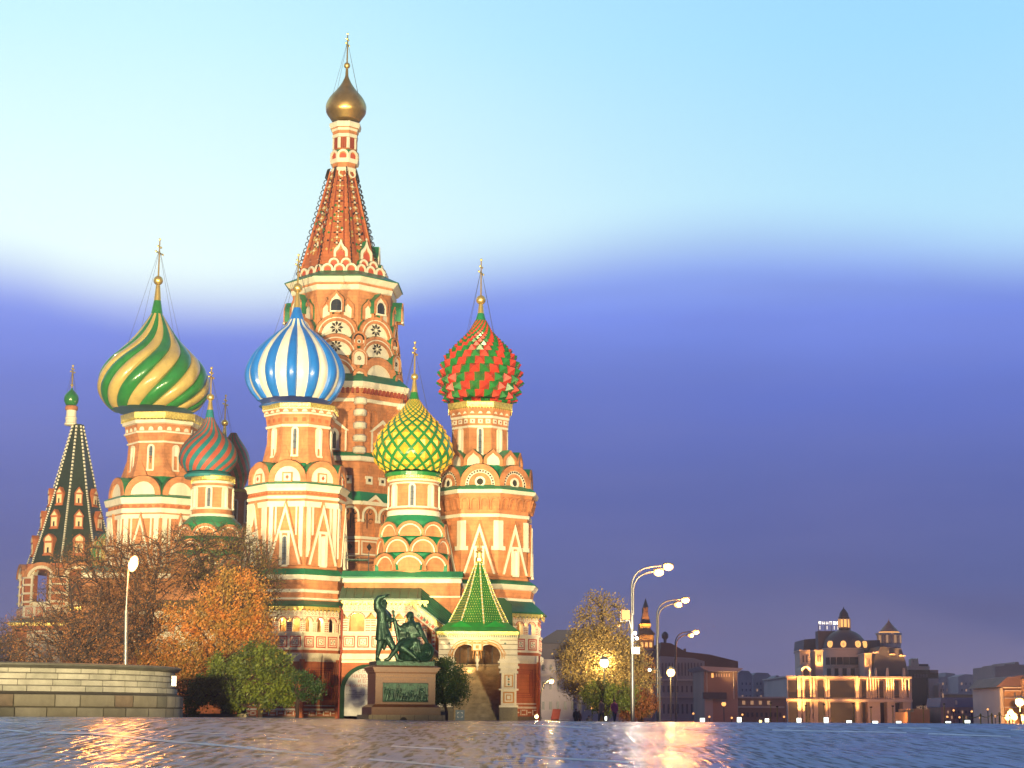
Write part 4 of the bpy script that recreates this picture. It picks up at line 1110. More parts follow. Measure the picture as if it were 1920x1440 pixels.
    # big arch with the exhibition hoarding
    a = MB(); uc = X(690); wd = X(741) - X(641); zh = Z(1246)
    A = arch(wd, zh + .0, 16, 0, 0.0, uc); B = arch(wd - .7, zh - .3, 16, 0, 0.0, uc)
    a.band(P, A, B, 0, .24, 0); a.build('arch_surround', DGREEN, bb)
    h = MB(); h.ext(P, B, .03, .12, 0); hb = h.build('hoarding', mat('hoarding_sheet', (.62, .60, .54), .6, var=.25, vscale=.6), bb)
    def text(s_, px, py, size, m, par, al='LEFT'):
        c = bpy.data.curves.new('lettering', 'FONT'); c.body = s_; c.size = size; c.align_x = al; c.extrude = .006
        o = bpy.data.objects.new('lettering', c); S.collection.objects.link(o)
        dg = bpy.context.evaluated_depsgraph_get(); me = bpy.data.meshes.new_from_object(o.evaluated_get(dg)); bpy.data.objects.remove(o)
        ob = bpy.data.objects.new('lettering', me); S.collection.objects.link(ob); me.materials.clear(); me.materials.append(m)
        return ob
    RED = mat('red_lettering', (.42, .12, .10), .6); DK = mat('grey_lettering', (.16, .13, .13), .6)
    for s_, px, py, sz, m in (('С П', 671, 1262, .30, RED), ('НАПОЛЕОН', 659, 1271.5, .40, RED), ('И ЕГО', 671, 1280, .36, RED), ('THE GREAT MOSCOW', 648.5, 1287.5, .25, RED), ('выставка', 655, 1296, .13, DK), ('работает', 666, 1299.5, .13, DK), ('от Красной площади до реки', 648.5, 1303, .13, DK), ('тел. касса', 659, 1307.5, .15, DK)):
        o = text(s_, px, py, sz, m, hb); q = P(X(px, 1280), .135, PX(px, py, Yg).z); o3 = Vector(ORG[hb.name]); o.parent = hb; o.location = q - o3; o.rotation_euler = (math.pi / 2, 0, 0)
        o.name = 'lettering'
    # small window and downpipes
    T = Tw(547, 1340, 152, -6.5); d = T.r(92, 1250); P5 = T.fr(1, d); window(CATH, P5, -.2, T.z(1300, d), .42, T.z(1276, d) - T.z(1300, d), base=.03)
    dp = MB(); x0 = PX(637, 1240, 144).x
    dp.tube([(x0, 144.0, 0), (x0, 144.0, Z(1240)), (x0 + .12, 143.7, Z(1225)), (x0 + .12, 143.7, Z(1146)), (x0 - .1, 144.1, Z(1138))], .07, 8); dp.build('downpipe', BRR, CATH)
    dp = MB(); x0 = PX(1011, 1240, 153).x; dp.tube([(x0, 153, 0), (x0, 153, PX(1011, 1230, 153).z)], .07, 8); dp.build('downpipe', BRR, CATH)
    # scaffold trestle standing on the roof of the middle block
    t = thing('trestle', 'green metal trestle on the roof just right of the blue domed tower', 'trestle', (PX(668, 1062, 150).x, 150, z1 + .05))
    fr = MB(); Q = lambda px, py, Y=149.4: PX(px, py, Y)
    zb0 = z1 + .02
    for px in (649, 691):
        for Y in (148.9, 150.2): p = Q(px, 1060, Y); fr.tube([(p.x, Y, zb0), (p.x, Y, Q(px, 1036).z)], .045, 6)
    for py in (1042, 1049): a_, b_ = Q(648, py, 148.9), Q(692, py, 148.9); fr.tube([a_, b_], .04, 6)
    fr.build('frame', STEEL, t)
    tb = MB(); a_, b_ = Q(651, 1050), Q(690, 1050); tb.box(((a_.x + b_.x) / 2, 149.5, a_.z), (b_.x - a_.x, 1.2, .10)); tb.build('platform_board', GR, t)
make_galleries()

# ---------------------------------------------------------------- porch with green tent roof
def make_porch():
    Y = 138.0; P, P0 = flatframe(894, Y, 0); X = lambda px, y=1250: PX(px, y, Y).x - P0.x; Z = lambda y, px=894: PX(px, y, Y).z
    porch = thing('porch', 'white and gold arched porch under a steep green tent roof, right of the statue', 'porch', (P0.x, Y + 3, 0))
    D = 6.0; L_, R_ = X(822), X(969); t = 3.6 / 24.4
    mb = MB()
    zc, zsp, zt = Z(1235), Z(1232), Z(1196)
    # spandrel wall with twin arches; outline of the opening from left foot to right foot
    wl, wr = X(851), X(938); c = (wl + wr) / 2; hw = (wr - wl) / 4
    for (cu) in ((wl + c) / 2, (wr + c) / 2):
        A = arch((wr - wl) / 2, Z(1222) - zc + .55, 10, 0, zc, cu); top = [(cu + (x - cu), zt) for x, z in A]
        mb.band(P, top, A, -.5, 0, 0)
        B = arch((wr - wl) / 2 + .30, Z(1222) - zc + .72, 10, 0, zc, cu)
        mb.band(P, B, arch((wr - wl) / 2 + .18, Z(1222) - zc + .64, 10, 0, zc, cu), 0, .03, 1)
        B = arch((wr - wl) / 2 + .68, Z(1222) - zc + .92, 10, 0, zc, cu)
        mb.band(P, [q for q in B if q[1] < 99], [q for q in arch((wr - wl) / 2 + .58, Z(1222) - zc + .86, 10, 0, zc, cu)], 0, .028, 1)
    A = arch(wr - wl + .5, Z(1203) - Z(1232), 16, 0, Z(1232), c); mb.band(P, A, arch(wr - wl + .38, Z(1203) - Z(1232) - .07, 16, 0, Z(1232), c), 0, .04, 1)
    A = arch(wr - wl + .9, Z(1200) - Z(1230), 16, 0, Z(1230), c); mb.band(P, A, arch(wr - wl + .82, Z(1200) - Z(1230) - .05, 16, 0, Z(1230), c), 0, .035, 1)
    mb.fbox(P, c - .42, c + .42, 0, .06, Z(1220), Z(1206), 1); mb.fbox(P, c - .32, c + .32, .06, .08, Z(1218.5), Z(1207.5), 0); mb.fbox(P, c - .12, c + .12, .08, .1, Z(1216), Z(1210), 1)
    for e in (-1, 1): mb.ext(P, [(c + e * 2.1 - .09, Z(1206)), (c + e * 2.1, Z(1204)), (c + e * 2.1 + .09, Z(1206)), (c + e * 2.1, Z(1208))], 0, .03, 2, close=True)
    mb.fbox(P, L_, wl, -.5, 0, zc, zt, 0); mb.fbox(P, wr, R_, -.5, 0, zc, zt, 0)
    mb.fbox(P, L_ - .1, R_ + .1, -D, .14, zt + .003, Z(1190), 0)
    n = 44
    for i in range(n): u = L_ + (i + .5) * (R_ - L_) / n; mb.fbox(P, u - .03, u + .03, .14, .17, zt + .05, Z(1191), 2)
    # side walls of the porch head
    for u in (L_, R_): mb.fbox(P, u - (.3 if u > 0 else 0), u + (0 if u > 0 else .3), -D, -.5, zc + .2, zt, 0)
    mb.build('porch_arch', [GALW, mat('ochre_rule', (.58, .26, .05), .6), GRD], porch)
    pd = MB(); z = zc + .1
    pd.lathe([(.03, Z(1257)), (.08, Z(1254)), (.06, Z(1251)), (.14, Z(1247)), (.08, Z(1243)), (.17, Z(1239)), (.20, z + .12)], 12, 0, P0.x + c, Y + .25, poly=False); pd.build('pendant', GALW, porch, smooth=True)
    # pillars
    for (a, b) in ((822, 851), (937, 971)):
        m = MB(); a_, b_ = X(a), X(b); cu = (a_ + b_) / 2; w = b_ - a_
        m.fbox(P, a_, b_, -1.3, .12, -1.0, Z(1326), 2)
        m.fbox(P, a_ - .04, b_ + .04, -1.3, .16, Z(1326), Z(1322), 0)
        m.fbox(P, a_ + .1, b_ - .1, -1.2, .05, Z(1322), Z(1294), 0); m.fbox(P, a_ - .06, b_ + .06, -1.3, .16, Z(1294), Z(1291), 0)
        m.fbox(P, a_ + .15, b_ - .15, -1.15, .0, Z(1291), Z(1262), 0); m.fbox(P, a_ - .03, b_ + .03, -1.3, .14, Z(1262), Z(1258), 0)
        m.fbox(P, a_ + .06, b_ - .06, -1.2, .08, Z(1258), Z(1253), 0); m.fbox(P, a_ - .1, b_ + .1, -1.3, .2, Z(1253), Z(1249), 0)
        m.fbox(P, a_, b_, -1.2, .1, Z(1249), Z(1243), 0); m.fbox(P, a_ - .14, b_ + .14, -1.3, .24, Z(1243), Z(1239), 0); m.fbox(P, a_ - .04, b_ + .04, -1.25, .12, Z(1239), zc - .003, 0)
        m.fbox(P, cu - .42, cu + .42, .05, .07, Z(1318), Z(1297), 1); m.fbox(P, cu - .30, cu + .30, .07, .085, Z(1315.5), Z(1299.5), 0); m.fbox(P, cu - .2, cu + .2, .085, .1, Z(1313), Z(1302), 1); m.fbox(P, cu - .13, cu + .13, .1, .11, Z(1311), Z(1304), 0)
        m.fbox(P, cu - .32, cu + .32, .0, .03, Z(1288), Z(1265), 1); m.fbox(P, cu - .24, cu + .24, .03, .045, Z(1286.5), Z(1266.5), 0)
        for i in range(4): zz = Z(1283 - i * 4.8); m.ext(P, [(cu - .09, zz), (cu, zz + .09), (cu + .09, zz), (cu, zz - .09)], .045, .06, 1 if i % 2 else 3, close=True)
        for e in (-1, 1): m.lathe([(.10, Z(1291)), (.09, Z(1262))], 8, 0, P(cu + e * (w / 2 - .18), .02, 0).x, P(0, .02, 0).y, 0, poly=False)
        for yy in (1238, 1228, 1218, 1208, 1200): m.fbox(P, a_ + .02, b_ - .02, 0, .02, Z(yy) - .02, Z(yy) + .02, 1)
        m.fbox(P, a_ + .03, b_ - .03, -1.0, .02, zc, zt - .01, 0)
        m.build('pillar', [GALW, MATS['ochre_rule'], GRAN2, GRD], porch)
    # golden eaves
    g = MB(); g.fbox(P, X(818), X(972), -D - .2, .55, Z(1190) + .03, Z(1184.5), 0)
    for i in range(38): u = X(818) + (i + .5) * (X(972) - X(818)) / 38; g.ext(P, [(u - .075, Z(1190) + .03), (u, Z(1192.5)), (u + .075, Z(1190) + .03)], .47, .52, 0, close=True)
    g.build('gilded_eaves', GOLDM, porch)
    # roof: square skirt with raised gables, then the eight-sided tent
    cy = Y + D / 2 + .2; cx = P0.x + X(896, 1180)
    r = MB(); e = (X(972.6) - X(817)) / 2 + .05; z0 = Z(1184.4) + .01
    za = PX(896, 1170, cy - 2.0).z; zap = PX(897, 1052.7, cy).z
    a = 2.25
    lo = [(-e, -3.7), (e, -3.7), (e, 3.5), (-e, 3.5)]; hi = [(-a, -a), (a, -a), (a, a), (-a, a)]
    for i in range(4):
        j = (i + 1) % 4
        r.face([(cx + lo[i][0], cy + lo[i][1], z0), (cx + lo[j][0], cy + lo[j][1], z0), (cx + hi[j][0], cy + hi[j][1], za + .1), (cx + hi[i][0], cy + hi[i][1], za + .1)])
        r.face([(cx + lo[i][0], cy + lo[i][1], z0 - .2), (cx + lo[j][0], cy + lo[j][1], z0 - .2), (cx + lo[j][0], cy + lo[j][1], z0), (cx + lo[i][0], cy + lo[i][1], z0)])
    for u in (-1.3, 1.3): r.face([(cx + u - .9, cy - 3.1, z0 + .35), (cx + u + .9, cy - 3.1, z0 + .35), (cx + u, cy - 2.6, z0 + .85)]); 
    r.build('porch_roof', mat('bright_green_roof', (.02, .26, .03), .4, var=.3, vscale=1.5), porch)
    t = MB(); rot = R(-12); ap = 2.28
    prof = [(ap, za - .1), (ap * .5, za + (zap - za) * .47), (.2, zap)]
    t.lathe(prof, 8, rot, cx, cy); tent = t.build('tent_roof', mat('tent_green', (.018, .15, .02), .35, var=.4, vscale=1.5, bump=.2, bscale=14), porch)
    rb = MB()
    for k in range(8):
        an = rot + math.pi / 8 + k * math.pi / 4; q = 1 / math.cos(math.pi / 8); N_ = 34
        for i in range(N_):
            t0, t1 = i / N_, (i + .62) / N_
            def pt(t):
                if t < .5: rr = ap + (ap * .5 - ap) * t / .5; z = za - .1 + (za + (zap - za) * .47 - za + .1) * t / .5
                else: rr = ap * .5 + (.2 - ap * .5) * (t - .5) / .5; z = za + (zap - za) * (.47 + .53 * (t - .5) / .5)
                return (cx + rr * q * math.sin(an), cy - rr * q * math.cos(an), z)
            rb.tube([pt(t0), pt(t1)], .075, 5, i % 2); rb.tube([pt(t1), pt(min(1, t0 + 1 / N_))], .05, 4, 1, cap=False)
    rb.build('rib', [WH, GOLDM], tent)
    st = MB()
    for k in (-2, -1, 0, 1, 2):
        Pk0 = frame(cx, cy, rot + k * math.pi / 4, 0)
        for i in range(1, 22):
            t = i / 24; dd = ap + (.2 - ap) * t * .98; z = za + (zap - za) * t * .95; f = dd * math.tan(math.pi / 8)
            t2 = (z - za) / (zap - za); dd = ap + (ap * .5 - ap) * min(1, t2 / .47) if t2 < .47 else ap * .5 + (.2 - ap * .5) * (t2 - .47) / .53
            m = int(f / .19)
            for j in range(-m, m + 1):
                u = (j + (.5 if i % 2 else 0)) * .19
                if abs(u) < f - .16: st.ext(Pk0, [(u - .022, z), (u, z + .04), (u + .022, z), (u, z - .04)], dd, dd + .03, 0, close=True)
    st.build('gilded_studs', GOLDM, tent)
    fl = MB(); zl = zap
    fl.lathe([(.22, zl - .15), (.30, zl), (.30, zl + .25), (.22, zl + .3), (.20, zl + .65), (.30, zl + .75), (.10, zl + .9)], 8, 0, cx, cy, 0)
    zt2 = PX(897, 1003, cy).z
    fl.tube([(cx, cy, zl + .8), (cx, cy, zt2)], [.09, .05], 6, 0)
    for i in range(9):
        z = zl + .95 + i * (zt2 - zl - 1.1) / 9; s = .2 * (1 - i / 13)
        for an in range(5): fl.sphere((cx + s * math.cos(an * 1.25 + i), cy + s * math.sin(an * 1.25 + i), z), .055, 5, 3, 0)
    fl.build('gilded_finial', GOLD, tent)
    # stair inside
    s = MB(); zst = Z(1262); n = 17
    for i in range(n):
        s.fbox(P, X(838) , X(937), -.7 - .42 * (i + 1), -.7 - .42 * i, -.5, (i + 1) * zst * 1.25 / n, 0)
    s.fbox(P, X(838) - .3, X(838), -8, -.6, -.5, Z(1240), 1); s.fbox(P, X(937), X(945), -8, -1.4, -.5, Z(1240), 1)
    s.build('stair', [STAIR, BR2], porch)
    w = MB(); w.fbox(P, X(825), X(950), -8.3, -8.0, -.5, zt, 0)
    for i in range(7): w.fbox(P, X(840 + i * 16), X(840 + i * 16) + .06, -8.0, -7.95, 2, zt, 1)
    for yy in (1240, 1252): w.fbox(P, X(825), X(950), -8.0, -7.93, Z(yy), Z(yy) + .07, 1)
    w.build('back_wall', [mat('back_timber', (.13, .075, .035), .8, var=.4), IRON], porch)
    # gabled link roof and sloped roof behind
    g = MB(); a_, b_ = PX(926, 1140, 146).x, PX(962, 1140, 146).x; zl, zr = PX(930, 1172, 143).z, PX(930, 1128, 146).z
    for y0, y1 in ((141.6, 152),):
        pts = [(a_ - 2.5, zl - .2), (a_ - 2.3, zr - .3), (a_ - 1, zr + .1), (b_ - .7, zr), (b_ - .1, zr - .5), (b_, zl - .4)]
        rows = [[(x, y, z) for x, z in pts] for y in (y0, y1)]; g.grid(rows, 0, closed=False); g.face([(x, y0, z) for x, z in pts])
    g.build('link_roof', DGREEN, porch)
    return porch
make_porch()

# ---------------------------------------------------------------- bell tower with the black-green tent
def make_bell():
    T = Tw(131, 1340, 180, 0); T.x = PX(131, 1100, 180).x; T.px = 131
    bt = thing('bell_tower', 'bell tower with a dark tiled tent spire, left of the cathedral domes', 'bell tower', (T.x, T.y, 0))
    T.rot = R(22.5 + 1)
    mb = MB()
    ring(mb, T, [(1345, 88), (1158, 88), (1157, 90), (1137, 90), (1136, 87), (1134, 86)], [0, 1, 1, 1, 1]); body = mb.build('tower_body', [BR2, GALW], bt)
    d = T.r(88, 1100); dz = lambda y: T.z(y, d)
    for k in range(-2, 3):
        a = math.pi / 4 * k + R(22.5) - R(22.5)
        P = frame(T.x, T.y, R(45 * k) + R(1), d); f = d * math.tan(math.pi / 8)
    T2 = Tw(131, 1340, 180, 1); T2.x = T.x; T2.px = 131
    for k in vis_k(T2, 8, math.pi / 8):
        P = T2.fr(k, d, 8, math.pi / 8); f = d * math.tan(math.pi / 8); mb = MB(); sp = dz(1078)
        ww = f * 1.0
        A = arch(ww, dz(1068) - dz(1078) + .35, 10, 0, sp, 0); top = [(u * 1.95, dz(1070)) for u, z in A]; top = [(max(-f, min(f, u)), max(z, dz(1066))) for u, z in top]
        mb.band(P, top, A, -.6, 0, 1)
        for e in (-1, 1):
            mb.fbox(P, *sorted((e * ww / 2, e * f)), -.7, 0, dz(1134), sp, 0)
            mb.fbox(P, *sorted((e * ww / 2, e * (ww / 2 + .22))), 0, .12, dz(1134), sp, 1)
            for yy in (1128, 1112, 1096, 1082): mb.fbox(P, *sorted((e * (ww / 2 - .02), e * f)), -.1, .16, dz(yy) - .1, dz(yy) + .1, 1)
        mb.fbox(P, -ww / 2, ww / 2, -.15, -.05, dz(1134), dz(1128), 1)
        for i in range(5): u = (i - 2) * ww / 5; mb.fbox(P, u - .04, u + .04, -.3, -.25, dz(1134), dz(1122), 2)
        A = arch(2 * f, dz(1052) - dz(1079), 12, 0, dz(1081), 0)
        mb.band(P, A, arch(2 * f - .7, dz(1052) - dz(1079) - .32, 12, 0, dz(1081), 0), -.5, .32, 3)
        mb.band(P, arch(2 * f - .7, dz(1052) - dz(1079) - .32, 12, 0, dz(1081), 0), arch(2 * f - 1.3, dz(1052) - dz(1079) - .6, 12, 0, dz(1081), 0), -.3, .2, 1)
        for i in range(7):
            an = math.pi * (i + .5) / 7; r_ = ww * .38; mb.fbox(P, r_ * math.cos(an) - .08, r_ * math.cos(an) + .08, 0, .08, sp + .2 + r_ * math.sin(an) * .6, sp + .42 + r_ * math.sin(an) * .6, 3)
        mb.build('bell_arch', [BR2, GALW, IRON, BR], body)
        pm = MB(); P = T2.fr(k, T2.r(90, 1147), 8, math.pi / 8)
        for i in (-1, 0, 1): panel(pm, P, i * f * .62, dz(1147), .42, .01, i)
        pm.build('painted_panel', [GALW, GALR, GRD], body)
    inn = MB(); inn.lathe([(d * .45, dz(1134)), (d * .45, dz(1060))], 8, 0, T.x, T.y); inn.lathe([(d * .99, dz(1068)), (d * .96, dz(1056))], 8, T2.rot + math.pi / 8, T.x, T.y); inn.build('core', BR2, body)
    # tent
    TT = Tw(131, 1340, 180, 22.5 + 1); TT.x = T.x; TT.px = 131
    prof = [(1066, 79), (1000, 60), (920, 38), (795, 9)]
    pr = [(TT.r(r, y), TT.z(y, TT.r(r, y) * .9)) for y, r in prof]
    mb = MB(); mb.lathe(pr, 8, TT.rot, T.x, T.y); tent = mb.build('tent_roof', TILE, bt)
    rb = MB()
    for k in range(8):
        an = TT.rot + math.pi / 8 + k * math.pi / 4; N_ = 56; q = 1 / math.cos(math.pi / 8)
        def pt(t):
            x = t * 3; i = min(2, int(x)); w = x - i; r_ = pr[i][0] * (1 - w) + pr[i + 1][0] * w; z = pr[i][1] * (1 - w) + pr[i + 1][1] * w
            return (T.x + r_ * q * math.sin(an), T.y - r_ * q * math.cos(an), z)
        for i in range(N_): rb.tube([pt(i / N_), pt((i + .55) / N_)], .115, 5, 0)
        rb.tube([pt(j / 12) for j in range(13)], .08, 5, 1)
    rb.build('rib', [WH, TILE], tent)
    LITW = mat('warm_lit_panel', (.8, .62, .35), .6)
    for k in vis_k(TT):
        for (yt, yb, wpx, kl) in ((912, 945, 14, 0), (954, 989, 16, 0), (1001, 1039, 20, .3)):
            # radius of the tent at the foot of the dormer
            def rad(y):
                for (ya, ra), (yb_, rb_) in zip(prof, prof[1:]):
                    if yb_ <= y <= ya: return ra + (rb_ - ra) * (ya - y) / (ya - yb_)
            dd = TT.r(rad(yb), yb) + .1; P = TT.fr(k, dd); w = TT.r(wpx, yb); z0 = TT.z(yb, dd); z1 = TT.z(yt, dd); h = z1 - z0
            m = MB(); m.fbox(P, -w / 2, w / 2, -.9, 0, z0, z0 + h * .66, 0)
            if kl: m.ext(P, arch(w * 1.1, h * .36, 8, .3, z0 + h * .64), -1.4, .06, 0); m.ext(P, arch(w * .7, h * .26, 8, .3, z0 + h * .66), .06, .1, 1)
            else: m.ext(P, [(-w * .6, z0 + h * .62), (0, z1), (w * .6, z0 + h * .62)], -1.4, .06, 0, close=True); m.ext(P, [(-w * .36, z0 + h * .66), (0, z1 - h * .12), (w * .36, z0 + h * .66)], .06, .1, 1)
            m.fbox(P, -w * .55, w * .55, -.2, .12, z0 - .12, z0, 0)
            m.fbox(P, -w * .36, w * .36, 0, .05, z0 + h * .08, z0 + h * .56, 1); m.fbox(P, -w * .1, w * .1, .05, .08, z0 + h * .08, z0 + h * .34, 2)
            m.build('dormer', [BR2, LITW, DARK], tent)
    U = Tw(131, 1340, 180, 0); U.x = PX(133.5, 780, 180).x; U.px = 133.5
    mb = MB(); mb.lathe(U.prof([(797, 9), (795, 12), (792, 12), (791.5, 10.5), (785, 10.2), (784, 11), (781, 11), (780.5, 9.5), (768, 9.5), (767, 11.5), (763, 12), (760, 11.5)]), 16, 0, U.x, U.y, [2, 2, 1, 2, 2, 2, 1, 2, 1, 1, 1], poly=False)
    mb.build('drum', [BR2, BR, WH], tent, smooth=True, angle=30)
    V = Tw(131, 1340, 180, 0); V.x = PX(134, 745, 180).x; V.px = 134
    m = MB(); m.lathe(sil(V, [(727, 1.2), (731, 3), (736, 8), (742, 12.5), (748, 13.5), (754, 12.5), (760, 9.5)]), 24, 0, V.x, V.y, poly=False); m.build('onion_dome', DGR, tent, smooth=True)
    finial(V, tent, 722, 3, 724, 1, 728, 1.5); cross(V, tent, 719, 684, (11, 742))
    # low buildings at the foot
    Yb = 172; P, P0 = flatframe(18, Yb); X = lambda px: PX(px, 1200, Yb).x - P0.x; Z = lambda y: PX(100, y, Yb).z
    w = MB(); w.fbox(P, X(22), X(127), -9, 0, -1.5, Z(1178), 0)
    w.fbox(P, X(22) - .1, X(127) + .1, -9, .1, Z(1178), Z(1174), 0)
    for a, b in ((24, 33), (38, 46), (122, 130)): w.fbox(P, X(a), X(b), 0, .18, -1.5, Z(1180), 0)
    for a, b in ((50, 118),): w.fbox(P, X(a), X(b), 0, .06, -1.5, Z(1188), 1); w.fbox(P, X(a), X(b), 0, .14, Z(1186), Z(1182), 1)
    w.fbox(P, X(33), X(38), 0, .1, Z(1236), Z(1196), 1)
    lb = w.build('lower_wall', [BR2, GALW], body)
    e = MB(); e.fbox(P, X(15), X(128), -9.4, .5, Z(1174) + .004, Z(1168), 0); e.build('gilded_eaves', GOLDM, lb)
    r = MB(); z0 = Z(1168) + .01
    r.face([P(X(14), .6, z0), P(X(129), .6, z0), P(X(122), -3.5, Z(1152)), P(X(46), -3.5, Z(1152))]); r.face([P(X(14), .6, z0), P(X(14), -9.5, z0), P(X(46), -3.5, Z(1152))]); r.build('roof', GRD, lb)
    Yb = 168; P, P0 = flatframe(125, Yb); X = lambda px: PX(px, 1200, Yb).x - P0.x; Z = lambda y: PX(200, y, Yb).z
    w = MB(); w.fbox(P, 0, X(300), -10, 0, -1.5, Z(1145), 0); w.fbox(P, 0, X(300), 0, .08, Z(1232), Z(1150), 1)
    for px in (126, 142, 164, 186, 204, 228, 262, 290): w.fbox(P, X(px), X(px + 12), .08, .3, -1.5, Z(1150), 0)
    w.fbox(P, 0, X(300), 0, .2, Z(1214), Z(1208), 2)
    w.build('side_gallery_wall', [BR2, GALI, GALW], CATH)
    e = MB(); e.fbox(P, -.3, X(302), -10.2, .6, Z(1145) + .004, Z(1138), 0); e.build('gilded_eaves', GOLDM, CATH)
    r = MB(); z0 = Z(1138) + .01; r.face([P(-.4, .7, z0), P(X(303), .7, z0), P(X(300), -6, Z(1122)), P(1, -6, Z(1122))]); r.build('side_gallery_roof', GRD, CATH)
make_bell()
# tall plinth behind the trees joining the left towers
pb = MB(); P, P0 = flatframe(300, 160); X = lambda px: PX(px, 1200, 160).x - P0.x; Z = lambda y: PX(400, y, 160).z
pb.fbox(P, X(150), X(470), -12, 0, -1.5, Z(1085), 0); pb.fbox(P, X(149), X(471), -12, .4, Z(1085), Z(1076), 1)
lp = pb.build('lower_wall', [BR, WH], CATH)
rf = MB(); rf.face([P(X(148), .6, Z(1076) + .01), P(X(472), .6, Z(1076) + .01), P(X(470), -1.5, Z(1060)), P(X(150), -1.5, Z(1060))]); rf.build('roof', GR, lp)
pb = MB(); P, P0 = flatframe(300, 156); X = lambda px: PX(px, 1200, 156).x - P0.x; Z = lambda y: PX(400, y, 156).z
pb.fbox(P, X(240), X(480), -4, 0, -1.5, Z(1145), 0); pb.fbox(P, X(240), X(480), 0, .1, Z(1225), Z(1185), 1); pb.fbox(P, X(240), X(480), 0, .15, Z(1160), Z(1146), 1)
for i in range(9): pb.fbox(P, X(250 + i * 26), X(262 + i * 26), .1, .25, Z(1185), Z(1160), 1)
lp = pb.build('gallery_block', [BR2, GALW], CATH)
rf = MB(); rf.face([P(X(238), .7, Z(1145) + .01), P(X(482), .7, Z(1145) + .01), P(X(480), -3.9, Z(1120)), P(X(240), -3.9, Z(1120))]); rf.build('gallery_roof', GRD, lp)

def inside(x, y, z, pw, col=(1, .62, .25)):
    d = bpy.data.lights.new('gallery_light', 'POINT'); d.energy = pw; d.color = col; d.shadow_soft_size = .12; o = bpy.data.objects.new('gallery_light', d); S.collection.objects.link(o); o.location = (x, y, z)
for px, py, Y, pw in ((530, 1160, 149.2, 130), (560, 1160, 148.9, 130), (600, 1162, 149.3, 130), (666, 1155, 145.2, 110), (720, 1155, 145.2, 110), (765, 1155, 145.2, 110), (965, 1170, 154.2, 110), (1000, 1170, 156, 90), (893, 1215, 142, 150), (880, 1255, 144.5, 50)):
    q = PX(px, py, Y); inside(q.x, q.y, q.z, pw)
# ================================================================ GROUND
def zgl(x, y):
    z = zg(x, y); s = smooth(-4, -14, x)
    if s > 0:
        zl = -1.55 * (1 - smooth(18, 76, y)) + .17 * smooth(45, 76, y) * (1 - smooth(110, 135, y)); z = z * (1 - s) + zl * s if y < 170 else z
    return z
def smooth_(a, b, x): return smooth(a, b, x)
_s = smooth
def smooth(a, b, x):
    if a > b: return 1 - _s(b, a, x)
    return _s(a, b, x)
def ground_hit(px, py):
    y = 20.0; last = None
    while y < 160:
        p = PX(px, py, y)
        if p.z <= zgl(p.x, y): return Vector((p.x, y, zgl(p.x, y)))
        y += .25
    return None
g = MB()
ys = [-30, -10, 0, 10] + [14 + 2 * i for i in range(74)] + [170, 180, 195, 215, 240, 270, 310, 360, 420, 600, 1000, 2000, 5000]
xs = [-3000, -1200, -500, -220, -120, -80, -60] + [-52 + 2 * i for i in range(53)] + [60, 80, 120, 220, 500, 1200, 3000]
g.grid([[(x, y, zgl(x, y)) for x in xs] for y in ys], 0, closed=False)
PAV = bpy.data.materials.new('dusk_blue_wet_setts'); PAV.use_nodes = True
